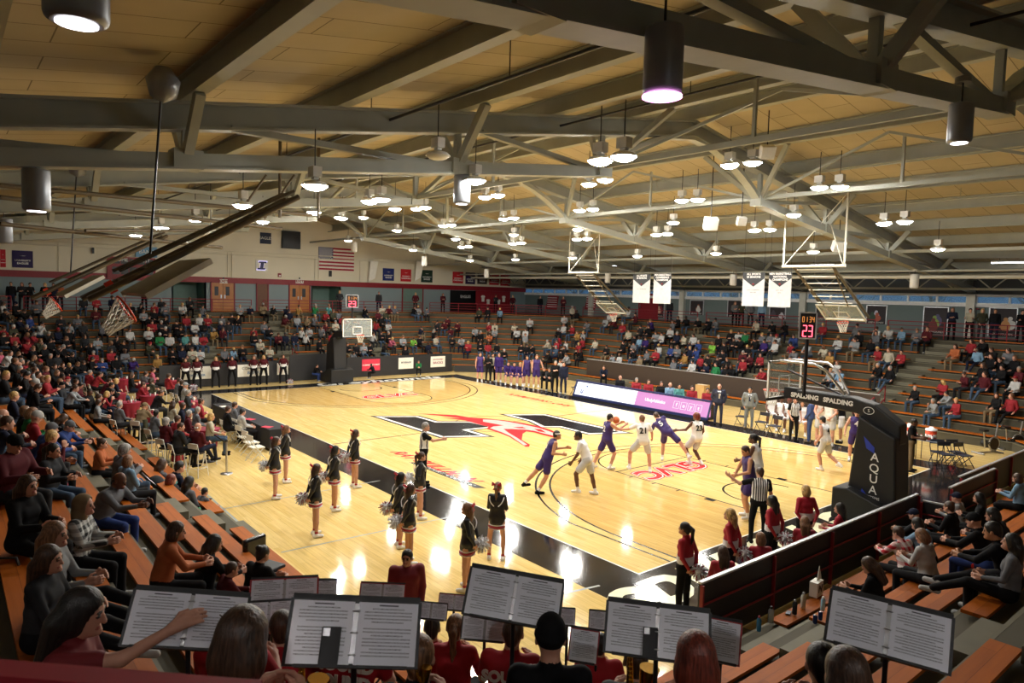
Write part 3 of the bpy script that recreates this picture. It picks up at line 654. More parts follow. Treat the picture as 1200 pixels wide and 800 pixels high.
def figure(S=(0, 0, 1), twist=0, head=(0, 0), aL=((-.15, .1, -1), (-.05, .2, -1)), aR=((.15, .1, -1), (.05, .2, -1)), lL=((-.08, .05, -1), (0, -.03, -1)), lR=((.08, .05, -1), (0, -.03, -1)),
           pz=None, seat=None, sleeve='long', legs='long', sex='m', build=1.0, lod=0, footL=None, footR=None, H=1.0, face=True, curl=.35, palmL=None, palmR=None, pvrot=0, hem=0, neckopen=False, barefoot=False, sc=1.0, scls=TOP):
    S = nrm(V(*S)); Rr = rotz(twist)@V(1, 0, 0); Rr = nrm(Rr-S*(Rr@S)); Fw = np.cross(S, Rr); Rp = rotz(pvrot)@V(1, 0, 0); Fp = np.cross(V(0, 0, 1), Rp)
    f = sex == 'f'; sw = (.158 if f else .180)*build**.5; hw = .088
    P = V(0, 0, 0); hips = [P-Rp*hw, P+Rp*hw]
    feet = []; out = []
    for i, (lg, ft) in enumerate(((lL, footL), (lR, footR))):
        th, sh = nrm(V(*lg[0])), nrm(V(*lg[1])); hp = hips[i]+V(0, 0, -.02); kn = hp+th*.44; an = kn+sh*.42
        hd = nrm(V(*ft)) if ft is not None else nrm(V(Fp[0]+(-.12 if i == 0 else .12)*Rp[0]*1.5, Fp[1], 0)); feet.append((hp, kn, an, hd, sh, th))
    zmin = min(q[2][2] for q in feet)-.085
    if pz is None: pz = -zmin
    T = V(0, 0, pz)
    P = P+T; hips = [q+T for q in hips]
    # torso
    b = build
    cTop, cP = TOP, PANT
    out += [cap(hips[0]+Rp*.01, hips[1]-Rp*.01, .118*b, .118*b, cP, .03)]
    wr = .112*b if f else .122*b
    out += [cap(P+S*.10-Rr*.045, P+S*.10+Rr*.045, wr+.006, wr+.006, cTop, .04)]
    if hem: out += [cap(P-S*.0-Rp*.06, P-S*.0+Rp*.06, .128*b, .128*b, cTop, .03)]
    out += [cap(P+S*.22-Rr*.05, P+S*.22+Rr*.05, wr, wr, cTop, .04)]
    cr = (.108 if f else .118)*b
    out += [cap(P+S*.35-Rr*(sw-.105), P+S*.35+Rr*(sw-.105), cr, cr, cTop, .04)]
    if f: out += [cap(P+S*.33-Rr*.065+Fw*.055, P+S*.33+Rr*.065+Fw*.055, .068, .068, cTop, .03)]
    shl = [P+S*.455-Rr*sw, P+S*.455+Rr*sw]
    out += [cap(P+S*.44-Rr*(sw-.03), P+S*.44+Rr*(sw-.03), .066*b**.5, .066*b**.5, cTop, .04)]
    out += [cap(P+S*.45, P+S*.515+Fw*.0, .078, .058, cTop if not neckopen else SKIN, .03)]
    # head
    up = nrm(.6*S+V(0, 0, .4)); hy, hp_ = head; nb = P+S*.50; hc = nb+up*.142+Fw*.03
    out += [cap(nb-up*.01, nb+up*.10+Fw*.012, .050 if f else .056, .047 if f else .053, SKIN, .02)]
    A = np.stack([Rr, nrm(np.cross(up, Rr)), up], 1)
    Rh = rotz(hy)@rotx(hp_) ; Hd = A@Rh         # columns: right, forward, up of the head
    R_, F_, U_ = Hd[:, 0], Hd[:, 1], Hd[:, 2]
    hc = hc+F_*.012
    out += [ell(hc+U_*.018-F_*.008, (.0745, .094, .100), SKIN, .02, Hd), ell(hc-U_*.045+F_*.022, (.058, .066, .072), SKIN, .025, Hd), cap(hc-U_*.085+F_*.052, hc-U_*.09+F_*.062, .026, .022, SKIN, .02)]
    if face:
        out += [cap(hc+F_*.088+U_*.008, hc+F_*.103-U_*.026, .009, .0135, SKIN, .008), ell(hc+R_*.078-F_*.008-U_*.008, (.011, .019, .03), SKIN, .006, Hd), ell(hc-R_*.078-F_*.008-U_*.008, (.011, .019, .03), SKIN, .006, Hd)]
    if lod > 1:
        for s in (-1, 1):
            out += [ell(hc+F_*.081+R_*s*.032+U_*.006, (.0135, .0085, .007), EYE, .002, Hd), cap(hc+F_*.085+R_*s*.016+U_*.026, hc+F_*.078+R_*s*.05+U_*.026, .006, .005, EYE, .006)]
        out += [cap(hc+F_*.083-R_*.02-U_*.055, hc+F_*.083+R_*.02-U_*.055, .0075, .0075, LIP, .006), cap(hc+F_*.088-U_*.078, hc+F_*.088-U_*.079, .02, .02, SKIN, .02)]
    # arms
    pr = .0 if sleeve != 'bulky' else .016
    for i, (ar, pl) in enumerate(((aL, palmL), (aR, palmR))):
        s = -1 if i == 0 else 1
        u_, w_ = nrm(V(*ar[0])), nrm(V(*ar[1])); a = shl[i]; e = a+u_*.275; wv = e+w_*.245
        fa = .86 if f else 1.0; tS = TOP if sleeve in ('long', 'bulky', 'short') else SKIN
        if sleeve in ('long', 'bulky'):
            out += [cap(a, e, (.058+pr)*fa*b**.5, (.046+pr)*fa, scls, .03), cap(e, wv-w_*.015, (.045+pr)*fa, (.033+pr)*fa, scls, .015)]
        elif sleeve == 'short':
            out += [cap(a, a+u_*.17, .062*fa*b**.5, .060*fa, scls, .03), cap(a+u_*.1, e, .043*fa, .040*fa, SKIN, .012), cap(e, wv, .040*fa, .027*fa, SKIN, .015)]
        else:
            out += [cap(a, e, .052*fa, .041*fa, SKIN, .02), cap(e, wv, .040*fa, .027*fa, SKIN, .015)]
        pal = V(*pl) if pl is not None else nrm(V(-s, 0, 0)+V(0, .2, -.2))
        out += hand(wv, w_, pal, V(0, 1, .6) if abs(w_[2]) > .7 else V(-s*.3, .2, 1), lod, curl)
    # legs
    for i, (hp, kn, an, hd, sh, th) in enumerate(feet):
        hp, kn, an = hp+T, kn+T, an+T
        if legs == 'long':
            out += [cap(hp, kn, .088*b**.6, .064, PANT, .03), cap(kn, an-sh*.0, .062, .048, PANT, .015)]
        elif legs == 'shorts':
            out += [cap(hp, hp+th*.30, .100, .100, PANT, .03), cap(hp+th*.28, kn, .070, .056, SKIN, .01), cap(kn, kn+sh*.16, .054, .056, SKIN, .02), cap(kn+sh*.14, an, .055, .036, SKIN, .02)]
            if not barefoot: out += [cap(an-sh*.13, an, .043, .04, TRIM, .008)]
        elif legs == 'skirt':
            out += [cap(hp+th*.1, kn, .074, .052, SKIN, .02), cap(kn, kn+sh*.15, .05, .052, SKIN, .02), cap(kn+sh*.13, an, .051, .034, SKIN, .02), cap(an-sh*.05, an, .040, .038, TRIM, .008)]
        ff = hd*.5+V(0, 0, -.02)
        fz = an+V(0, 0, -.0)
        dn = nrm(sh-hd*(sh@hd)); heel = an+dn*.042-hd*.045; toe = heel+hd*.185
        out += [cap(an, heel, .043, .040, SHOE, .015), cap(heel, toe, .042, .034, SHOE, .02), cap(heel+dn*.018, toe+dn*.012, .026, .024, SHOE, .01)]
    if legs == 'skirt':
        sd = nrm((feet[0][5]+feet[1][5])*.5+V(0, 0, -.6))
        out += [cap(P, P+sd*.085, .145, .158, PANT, .02), ell(P+sd*.155, (.186, .158, .014), LIP, .01), ell(P+sd*.195, (.19, .162, .036), TRIM, .01), ell(P+sd*.238, (.188, .16, .016), LIP, .01)]
    M = Matrix(((R_[0], F_[0], U_[0], hc[0]), (R_[1], F_[1], U_[1], hc[1]), (R_[2], F_[2], U_[2], hc[2]), (0, 0, 0, 1)))
    info = {'wrist': None}
    return out, M, (P, S, Rr, Fw, shl)
LODH = {0: .024, 1: .0145, 2: .0095, 3: .007}
# hair pieces in head space (x right, y forward, z up; origin mid head)
HAIRS = {}
def hair_mesh(kind):
    if kind in HAIRS: return HAIRS[kind]
    I3 = np.eye(3); h = .011
    base = [ell((0, -.014, .030), (.0835, .100, .100), 0, .02), cap((0, -.055, -.03), (0, -.05, -.06), .055, .045, 0, .02)]
    cut = [('e', V(0, .105, -.04), V(.078, .090, .105), I3, 0, 0)]
    m_ = {'short': base, 'bob': base+[ell((0, -.04, -.04), (.098, .085, .105), 0, .02)],
          'long': base+[ell((0, -.03, -.02), (.098, .088, .11), 0, .02), cap((-.035, -.085, -.06), (-.045, -.095, -.27), .062, .045, 0, .03), cap((.035, -.085, -.06), (.045, -.095, -.27), .062, .045, 0, .03)],
          'ponytail': base+[cap((0, -.115, .05), (0, -.155, .01), .028, .035, 0, .015), cap((0, -.155, .01), (.01, -.15, -.16), .036, .026, 0, .02), cap((.01, -.15, -.16), (.0, -.14, -.25), .026, .010, 0, .02)],
          'bun': base+[ell((0, -.09, .10), (.045, .045, .04), 0, .01)],
          'curly': [ell((0, -.015, .035), (.105, .118, .115), 0, .02), ell((0, -.06, -.04), (.09, .07, .08), 0, .03)],
          'cap': [ell((0, -.008, .045), (.084, .102, .092), 0, .01), cap((-.03, .075, .05), (.03, .075, .05), .02, .02, 0, .02), cap((-.025, .125, .038), (.025, .125, .038), .016, .016, 0, .02)],
          'beanie': [ell((0, -.012, .045), (.088, .106, .108), 0, .01), ell((0, -.012, .03), (.094, .112, .038), 0, .01)],
          'balding': [cap((-.062, -.05, -.005), (.062, -.05, -.005), .028, .028, 0, .03), cap((0, -.075, .0), (0, -.07, -.03), .04, .035, 0, .03)],
          'hood': [ell((0, -.02, .02), (.10, .118, .125), 0, .01), cap((0, -.06, -.08), (0, -.05, -.13), .085, .09, 0, .03)]}[kind]
    if kind in ('short', 'balding'): cut = [('e', V(0, .11, -.05), V(.095, .105, .125), I3, 0, 0)]
    if kind in ('cap', 'beanie'): cut = [('e', V(0, .09, -.06), V(.095, .115, .085), I3, 0, 0)]
    if kind == 'hood': cut = [('e', V(0, .10, -.01), V(.085, .1, .115), I3, 0, 0)]
    if kind == 'curly': cut = [('e', V(0, .13, -.05), V(.09, .10, .11), I3, 0, 0)]
    vs, Q, cl = surf(m_, h, cut)
    HAIRS[kind] = mesh_from(vs, Q, cl, 'hair_'+kind); HAIRS[kind].materials.append(None)
    return HAIRS[kind]
SKINS = {'l': mat('skin_light', hexc('c4917a'), .55, noise=.03), 'm': mat('skin_tan', hexc('c08a68'), .55, noise=.03), 'd': mat('skin_dark', hexc('5f3c2b'), .5, noise=.03), 'p': mat('skin_pink', hexc('cc937c'), .55, noise=.03)}
HAIRC = {'k': ('black', '15110f'), 'b': ('brown', '3d281b'), 'n': ('light brown', '77543a'), 'y': ('blond', 'b5935a'), 'g': ('grey', '8e8b86'), 'r': ('reddish', '6a2a1c'), 'w': ('white', 'd6d3cc')}
def hair_mat(name, c):
    m = bpy.data.materials.new(name); m.use_nodes = True; nt = m.node_tree; b = nt.nodes['Principled BSDF']; b.inputs['Roughness'].default_value = .42
    tc = nt.nodes.new('ShaderNodeTexCoord'); mp = nt.nodes.new('ShaderNodeMapping'); mp.inputs['Scale'].default_value = (75, 40, 5); n = nt.nodes.new('ShaderNodeTexNoise'); n.inputs['Scale'].default_value = 1.5; n.inputs['Detail'].default_value = 3
    nt.links.new(tc.outputs['Object'], mp.inputs[0]); nt.links.new(mp.outputs[0], n.inputs['Vector']); r = nt.nodes.new('ShaderNodeValToRGB')
    r.color_ramp.elements[0].position = .35; r.color_ramp.elements[0].color = (*[v*.45 for v in c], 1); r.color_ramp.elements[1].position = .68; r.color_ramp.elements[1].color = (*[min(1, v*1.7+.004) for v in c], 1)
    nt.links.new(n.outputs['Fac'], r.inputs[0]); nt.links.new(r.outputs[0], b.inputs['Base Color']); bp = nt.nodes.new('ShaderNodeBump'); bp.inputs['Strength'].default_value = .6; bp.inputs['Distance'].default_value = .01
    nt.links.new(n.outputs['Fac'], bp.inputs['Height']); nt.links.new(bp.outputs[0], b.inputs['Normal']); return m
HAIRM = {k: hair_mat('hair_'+v[0].replace(' ', '_'), hexc(v[1])) for k, v in HAIRC.items()}
CLO = {'r': ('red', 'b5182a'), 'm': ('maroon', '651523'), 'k': ('black', '17171b'), 'w': ('white', 'dcdcda'), 'g': ('grey', '7d8087'), 'n': ('navy', '1c2440'), 'b': ('blue', '2c4c9a'), 'u': ('denim blue', '48627f'),
       'e': ('green', '1f8f4e'), 'l': ('lime green', '8ddc3a'), 'o': ('orange', 'd7702f'), 'y': ('mustard', 'c2903c'), 't': ('tan', '9d8560'), 'p': ('purple', '3b1f78'), 'c': ('teal', '55a8a5'), 'q': ('pale grey', 'a9aeb2'), 'd': ('charcoal', '35373c'), 'i': ('pink', 'd9607f'), 's': ('light blue', '86b4d8'), 'v': ('olive', '4b4c37'), 'x': ('cream', 'd8cfb4')}
CLOM = {k: mat('cloth_'+v[0].replace(' ', '_'), tuple(.62*(.85*q+.15*sum(hexc(v[1]))/3) for q in hexc(v[1])), .85, spec=.2, noise=.09, nscale=14) for k, v in CLO.items()}
M_EYE = mat('eye_dark', hexc('241a16'), .4); M_LIP = mat('lips', hexc('a35a50'), .5); M_BRIGHTW = mat('bright_white_cloth', hexc('f4f4f2'), .7, noise=.02)
PROTO = {}
def proto(name, h=None, **kw):
    prims, M, fr = figure(**kw)
    vs, Q, cl = surf(prims, h or LODH[kw.get('lod', 0)])
    me = mesh_from(vs, Q, cl, 'person_'+name)
    for i in range(7): me.materials.append(None)
    PROTO[name] = (me, M, fr); return PROTO[name]
def place(pr, loc, rz, label, top, pant, skin='l', hair='short', hairc='b', shoe='k', trim='w', group=None, scale=1.0, lip=None, name='person', hat=None, cat='person', tilt=0):
    me, M, fr = PROTO[pr] if isinstance(pr, str) else pr
    o = bpy.data.objects.new(name, me); COL.objects.link(o)
    o.location = loc; o.rotation_euler = (0, 0, rz); o.scale = (scale,)*3
    g = lambda x: x if not isinstance(x, str) else CLOM[x]
    ms = [SKINS[skin] if isinstance(skin, str) else skin, g(top), g(pant), g(shoe), g(trim), M_EYE, g(lip) if lip else M_LIP]
    for i, q in enumerate(ms):
        o.material_slots[i].link = 'OBJECT'; o.material_slots[i].material = q
    tag(o, label, cat, group)
    if hair:
        hm = hair_mesh(hair); hh = bpy.data.objects.new({'cap': 'cap', 'beanie': 'beanie', 'hood': 'hood'}.get(hair, 'hair'), hm); COL.objects.link(hh); hh.parent = o; hh.matrix_local = M
        hh.material_slots[0].link = 'OBJECT'; hh.material_slots[0].material = HAIRM[hairc] if hair not in ('cap', 'beanie', 'hood') else g(hat or top)
    return o
def face_to(loc, tgt): return math.atan2(tgt[1]-loc[1], tgt[0]-loc[0])-PI/2
# ---- seated and standing poses shared by the crowd (built fine enough for their size in view)
SIT = dict(lL=((-.13, 1, -.1), (0, -.02, -1)), lR=((.13, 1, -.1), (0, -.02, -1)), pz=.585)
def SITP(lod, pre):
    P_ = {
     'a': dict(SIT, aL=((-.12, .35, -1), (.25, 1, -.3)), aR=((.12, .35, -1), (-.25, 1, -.3)), head=(.15, -.05)),
     'b': dict(SIT, S=(0, .42, 1), aL=((-.05, .75, -.9), (.5, .8, -.15)), aR=((.05, .75, -.9), (-.5, .8, -.1)), head=(-.2, .15)),
     'c': dict(SIT, S=(0, -.03, 1), aL=((-.2, .3, -1), (1, .5, .12)), aR=((.2, .3, -1), (-1, .55, .2)), head=(.3, 0)),
     'd': dict(SIT, S=(0, .12, 1), aL=((-.1, .2, -1), (.35, 1, .25)), aR=((.1, .2, -1), (-.35, 1, .25)), head=(0, -.45), sex='f'),
     'e': dict(lL=((-.1, 1, -.1), (.12, .6, -1)), lR=((.2, 1, .1), (-.1, .3, -1)), pz=.575, S=(.05, -.12, 1), aL=((-.3, -.1, -1), (-.1, .7, -.5)), aR=((.12, .3, -1), (-.3, 1, -.2)), head=(-.35, 0)),
     'f': dict(SIT, S=(0, .25, 1), aL=((-.1, .5, -1), (.4, .9, -.2)), aR=((.1, .55, -.9), (-.45, .35, 1)), head=(.1, .0), sex='f'),
     'g': dict(SIT, S=(.05, .05, 1), aL=((-.15, .25, -1), (.3, 1, -.3)), aR=((.15, .25, -1), (-.3, 1, -.3)), head=(.7, 0), sex='f'),
     'h': dict(SIT, S=(0, .1, 1), aL=((-.15, .4, -1), (.6, .8, .3)), aR=((.15, .4, -1), (-.6, .8, .3)), head=(-.6, -.05), build=1.12, sleeve='bulky')}
    for k, v in P_.items(): proto(pre+k, **dict(v, lod=lod))
proto_done = {}
def P_(key):
    """poses are only built when somebody needs them"""
    if key in PROTO: return key
    lod = {'n': 1, 'f': 0}[key[0]]
    if key[1] in 'abcdefgh': SITP(lod, key[0])
    else:
        st = {'s': dict(head=(.1, 0)), 't': dict(aL=((-.2, .2, -1), (1, .5, .15)), aR=((.2, .2, -1), (-1, .5, .25))), 'u': dict(S=(0, .1, 1), aL=((-.2, .5, -1), (.1, 1, .1)), aR=((.2, .5, -1), (-.1, 1, .1)), sex='f', head=(.2, -.1)),
              'v': dict(aL=((-.35, -.1, -1), (.5, .4, -.9)), aR=((.35, -.1, -1), (-.5, .4, -.9)), head=(-.2, 0))}
        for k, v in st.items(): proto(key[0]+k, **dict(v, lod=lod))
    return key
# ================================================================ HOOPS
M_NET = mat('net_cord', hexc('e6e2d6'), .8); M_RIM = mat('orange_rim', hexc('e0401c'), .4); M_CLEAR = mat('backboard_glass', (.75, .85, .85), .04, alpha=.18, noise=0)
M_OLDB = mat('cream_backboard', hexc('8f8972'), .6); M_LED = mat('red_led', (1, .1, .15), emit=5, emc=(1, .08, .12)); M_LEDO = mat('orange_led', (1, .5, .1), emit=1.0, emc=(1, .35, .08))
M_BLUEP = mat('blue_print', hexc('2a3fae'), .5)
def rim_parts(root, c, dirx, net=True, tilt=None):
    """c rim centre, dirx unit vector from board to rim centre, tilt: matrix applied about c"""
    T = tilt or Matrix.Identity(3); c = Vector(c); U = T @ Vector((0, 0, 1)); X = T @ Vector(dirx); Y = U.cross(X)
    r = MB(); r.tube([c+X*.23*math.cos(a)+Y*.23*math.sin(a) for a in np.linspace(0, 2*PI, 25)], .014, 6); r.bar(c-X*.40, c-X*.22, .12, .02, None, U); r.build('rim', M_RIM, root)
    n = MB(); k = 12; L_ = []
    for lv, (rr, dz) in enumerate(((.225, 0), (.20, -.11), (.16, -.22), (.13, -.33), (.12, -.43))):
        L_.append([c+X*rr*math.cos(2*PI*(i+.5*(lv % 2))/k)+Y*rr*math.sin(2*PI*(i+.5*(lv % 2))/k)+U*dz for i in range(k)])
    for lv in range(4):
        for i in range(k):
            a = L_[lv][i]; j = i if lv % 2 == 0 else (i+1) % k; b2 = L_[lv+1][i]; b3 = L_[lv+1][(i-1) % k] if lv % 2 == 0 else L_[lv+1][(i+1) % k]
            n.tube([a, b2], .008, 4); n.tube([a, b3], .008, 4)
    n.build('net', M_NET, root)
def board_parts(root, c, dirx, w=1.83, h=1.07, T=None, frm=M_WHITE, glass=M_CLEAR, line=M_WHITE, th=.05):
    T = T or Matrix.Identity(3); c = Vector(c); U = T @ Vector((0, 0, 1)); X = T @ Vector(dirx); Y = U.cross(X)
    def fr(cc, ww, hh, t, dep): 
        f = MB()
        for s in (-1, 1):
            f.bar(cc+U*s*(hh/2-t/2)-Y*ww/2, cc+U*s*(hh/2-t/2)+Y*ww/2, dep, t, None, U); f.bar(cc+Y*s*(ww/2-t/2)-U*hh/2, cc+Y*s*(ww/2-t/2)+U*hh/2, t, dep, None, X)
        return f
    fr(c, w, h, .05, th).build('board_frame', frm, root); fr(c-U*.14+X*.02, .61, .46, .05, .012).build('target_square', line, root)
    g_ = MB(); g_.bar(c-U*(h/2-.04), c+U*(h/2-.04), w-.08, .02, None, X); g_.build('backboard', glass, root)
    p = MB(); p.bar(c-U*(h/2+.0)-Y*w/2, c-U*(h/2+.0)+Y*w/2, .07, .07, None, U); p.build('edge_padding', M_BLACKPAD if frm is M_WHITE else frm, root)
for sd in (0, 1):
    s = 1 if sd else -1; bx = L-1.22 if sd else 1.22; o0 = L if sd else 0
    root = empty('basketball_hoop', (o0+s*1.6, 7.62, 0), 'black padded portable hoop ' + ('with AQUA lettering standing behind the near baseline' if sd else 'standing in front of the ad boards at the far baseline'), 'basketball hoop')
    rim_parts(root, (bx-s*.38, 7.62, 3.05), (-s, 0, 0)); board_parts(root, (bx, 7.62, 3.43), (-s, 0, 0))
    X = lambda d: o0+s*d
    a = MB()   # padded arm and head, a slab in the X-Z plane with a bend
    prof = [(-.75, 3.18), (.75, 3.17), (1.35, 3.05), (2.0, 2.62), (2.0, 2.1), (1.5, 2.1), (.95, 2.76), (-.75, 2.86)]
    pts = [(X(d), z) for d, z in prof]
    def slab(b, prof, y0, y1):
        n = len(prof); vs = [(x, y, z) for y in (y0, y1) for x, z in prof]; b.add(vs, [tuple(range(n)), tuple(range(2*n-1, n-1, -1))]+[(i, n+i, n+(i+1) % n, (i+1) % n) for i in range(n)])
    slab(a, pts, 7.62-.22, 7.62+.22); arm = a.build('padded_arm', M_BLACKPAD, root, .04)
    t = MB(); slab(t, [(X(1.05), 2.75), (X(1.98), 2.3), (X(2.08), .5), (X(.85), .5)], 7.62-.42, 7.62+.42); tw = t.build('tower_padding', M_BLACKPAD, root, .05)
    t = MB(); slab(t, [(X(.62), .85), (X(1.0), .9), (X(2.45), .4), (X(2.5), .05), (X(.62), .05)], 7.62-.72, 7.62+.72); t.build('base_padding', M_BLACKPAD, root, .04)
    t = MB(); t.tube([(X(-1.2), 7.25, 3.96), (X(-.2), 7.25, 3.95), (X(.1), 7.3, 3.8), (X(.55), 7.5, 3.2)], .035, 8); t.tube([(X(-1.2), 7.99, 3.96), (X(-.2), 7.99, 3.95), (X(.1), 7.9, 3.8), (X(.55), 7.74, 3.2)], .035, 8); t.build('support_tube', M_CHROME, root)
    t = MB(); t.tube([(X(-1.1), 7.5, 3.7), (X(.4), 7.62, 3.17)], .03, 8); t.bar((X(-1.15), 7.62, 3.05), (X(-.7), 7.62, 3.05), .3, .3); t.build('brace', M_DMET, root)
    t = MB()
    for yy in (-.6, .6):
        for dd in (.8, 2.3): t.lathe((X(dd), 7.62+yy, 0), [(.02, 0), (.06, .02), (.06, .05), (.02, .07)], 10)
    t.build('caster', M_DMET, root)
    # lettering on the side that faces the camera
    if sd:
        y = 7.62-.225
        for tx, dx, zz in (('SPALDING', -.5, 3.02), ('SPALDING', .42, 3.0)):
            text_obj('maker_lettering', tx, .17, M_WHITE, root, Matrix.Translation(-root.location) @ frame((X(dx), y-.004, zz), (1, 0, -.02), (0, 0, 1)), .002, 0, 'CENTER', .008)
        y = 7.62-.425
        for i, ch in enumerate('AQUA'):
            text_obj('sponsor_lettering', ch, .30, M_WHITE, root, Matrix.Translation(-root.location) @ frame((X(1.52), y-.005, 1.75-.28*i), (1, 0, -.06), (0, 0, 1)), .002, 0, 'CENTER', .002)
        text_obj('sponsor_lettering', 'SYSTEMS', .10, M_WHITE, root, Matrix.Translation(-root.location) @ frame((X(1.5), y-.005, .72), (1, 0, -.04), (0, 0, 1)), .002)
        q = MB()
        q.add([(X(1.22), y-.004, 2.25), (X(1.5), y-.004, 2.0), (X(1.5), y-.004, 1.85), (X(1.3), y-.004, 1.95)], [(0, 1, 2, 3)]); q.add([(X(1.2), y-.004, .6), (X(1.55), y-.004, .57), (X(1.25), y-.004, .9)], [(0, 1, 2)])
        q.build('blue_swoosh', M_BLUEP, root)
        q = MB(); c = Vector((X(1.22), 7.62-.225, 2.88))
        q.tube([c+Vector((.13*math.cos(a), -.005, .09*math.sin(a))) for a in np.linspace(0, 2*PI, 24)], .009, 5); q.build('oval_emblem', M_WHITE, root)
        text_obj('oval_emblem', 'S', .12, M_WHITE, root, Matrix.Translation(-root.location) @ frame((c.x, c.y-.006, c.z), (1, 0, 0), (0, 0, 1)), .002)
# ceiling hung hoops, far side: boards folded up under ladder frames
def hung(px, py, Y, lab):
    p = on(px, py, 1, Y); X0 = float(p[0]); zb = float(p[2])
    root = empty('ceiling_hoop', (X0, Y, roofz(Y)), lab, 'raised hoop', 'hoops folded up under the roof')
    T = Matrix.Rotation(math.radians(58), 3, 'X')
    c = Vector((X0, Y, zb)); dirx = (0, -1, 0); Uv = T @ Vector((0, 0, 1))
    board_parts(root, c, dirx, 1.75, 1.15, T, M_STEELL, M_CLEAR, M_STEELL)
    rim_parts(root, c+Vector((0, .25, -.42)), (0, -1, 0), True, Matrix.Rotation(math.radians(12), 3, 'X'))
    f = MB(); top = Vector((X0, Y-2.6, 7.05))
    for s in (-1, 1):
        f.tube([c+Uv*.5+Vector((s*.5, 0, 0)), top+Vector((s*.8, 0, 0))], .035, 6); f.tube([c-Uv*.5+Vector((s*.85, .3, .1)), top+Vector((s*.8, 0, 0))], .06, 6)
    f.build('folding_arm', M_BROWNM, root)
    f = MB()
    for i in range(6):
        q = (c+Uv*.5).lerp(top, (i+.5)/6); f.tube([q-Vector((.75, 0, 0)), q+Vector((.75, 0, 0))], .028, 6)
    f.tube([top-Vector((1.3, 0, 0)), top+Vector((1.3, 0, 0))], .06, 6)
    for s in (-1, 1): f.tube([top+Vector((s*1.25, 0, 0)), (top.x+s*1.25, top.y, roofz(top.y)-.3)], .04, 6)
    f.tube([top+Vector((-1.2, 0, .05)), (top.x+1.2, top.y, roofz(top.y)-.6)], .02, 5); f.tube([top+Vector((1.2, 0, .05)), (top.x-.2, top.y+1.0, roofz(top.y+1)-.5)], .025, 5)
    f.build('ladder_frame', M_STEELL, root)
hung(716, 361, 22.0, 'raised hoop folded under a pale ladder frame, left of the white banners')
hung(985, 366, 18.6, 'raised hoop folded under a pale ladder frame, right of the white banners')
# near-left pair: long booms reaching from the roof, boards nearly flat
def boom(pr, pt, X0, lab, zr):
    """pr pixel of the rim, pt pixel of the boom's roof end; both on the plane X=X0.. boom end further away"""
    a = Vector(on(*pr, 0, X0)); b2 = Vector(on(*pt, 0, X0))
    root = empty('ceiling_hoop', tuple(b2), lab, 'raised hoop', 'hoops folded up under the roof')
    d = (b2-a); d.normalize(); up = Vector((0, 0, 1)); side = d.cross(up).normalized(); n = side.cross(d).normalized()
    if n.z < 0: n = -n
    base = a+n*.42+d*.2
    f = MB()
    for s in (-1, 1):
        f.tube([base+side*s*.3-d*.6, b2+side*s*.3+n*.3], .05, 8); f.tube([base+side*s*.25+n*.16, b2+side*s*.25+n*.42], .03, 6)
    for i in range(9):
        q = base.lerp(b2+n*.3, i/8); f.tube([q-side*.3, q+side*.3], .025, 6)
    f.build('folding_arm', M_BROWNM, root)
    T = Matrix((side, d, n)).transposed()          # columns
    c = a+d*.75+n*.15
    bd = MB(); bd.bar(c-d*.55, c+d*.55, 1.8, .06, None, n); bd.build('backboard', M_OLDB, root)
    bd = MB()
    for s in (-1, 1): bd.bar(c+side*s*.88-d*.55-n*.02, c+side*s*.88+d*.55-n*.02, .06, .09, None, n)
    bd.build('board_frame', M_STEELL, root)
    X, Yv, U = -n, side, d
    cc = a
    tl = MB(); tl.tube([cc+X*.23*math.cos(t)+Yv*.23*math.sin(t) for t in np.linspace(0, 2*PI, 25)], .018, 6); tl.bar(cc-X*.3, cc-X*.5, .12, .03, None, side); tl.build('rim', M_RIM, root)
    nt_ = MB(); k = 12; L_ = []
    for lv, (rr, dz) in enumerate(((.225, 0), (.19, .12), (.15, .24), (.11, .36), (.09, .46))):
        g0 = -d*dz*.75+Vector((0, 0, -dz*.35)); L_.append([cc+X*rr*math.cos(2*PI*(i+.5*(lv % 2))/k)+Yv*rr*math.sin(2*PI*(i+.5*(lv % 2))/k)+g0 for i in range(k)])
    for lv in range(4):
        for i in range(k):
            nt_.tube([L_[lv][i], L_[lv+1][i]], .009, 4); nt_.tube([L_[lv][i], L_[lv+1][(i-1) % k] if lv % 2 == 0 else L_[lv+1][(i+1) % k]], .009, 4)
    nt_.build('net', M_NET, root)
    w = MB(); w.tube([c+n*.4, Vector((c.x, c.y, roofz(c.y)-.2))], .02, 5); w.build('hoist_cable', M_DMET, root)
    w = MB(); w.lathe((c.x, c.y, roofz(c.y)-.75), [(.02, 0), (.2, .1), (.26, .35), (.12, .55)], 12); w.build('hoist_pulley', M_CYL, root)
boom((148, 362), (352, 250), 25.2, 'raised hoop on a long boom at the left, the larger and nearer of two', 4.3)
boom((66, 356), (200, 287), 14.5, 'raised hoop on a boom at the far left, the smaller of two', 4.2)
pr_ = MB()
for (a, b2, r) in (((0, 217), (365, 252), .055), ((0, 231), (330, 268), .055), ((0, 262), (260, 290), .05), ((100, 270), (235, 270), .04)):
    p = Vector(on(*a, 0, 18)); q = Vector(on(*b2, 0, 16)); pr_.tube([p, q], r, 8)
tag(pr_.build('ceiling_pipe_rack', M_BROWNM), kind='structure')
pr_ = MB()
for px in (328, 373): p = Vector(on(px, 255, 0, 17)); pr_.tube([p, (p.x, p.y, roofz(p.y))], .05, 8)
for px, px2 in ((276, 312), (310, 345)):
    pr_.tube([Vector(on(px, 256, 0, 17)), Vector(on(px2, 205, 0, 17))], .035, 6)
tag(pr_.build('ceiling_pipe_drop', M_BROWNM), kind='structure')
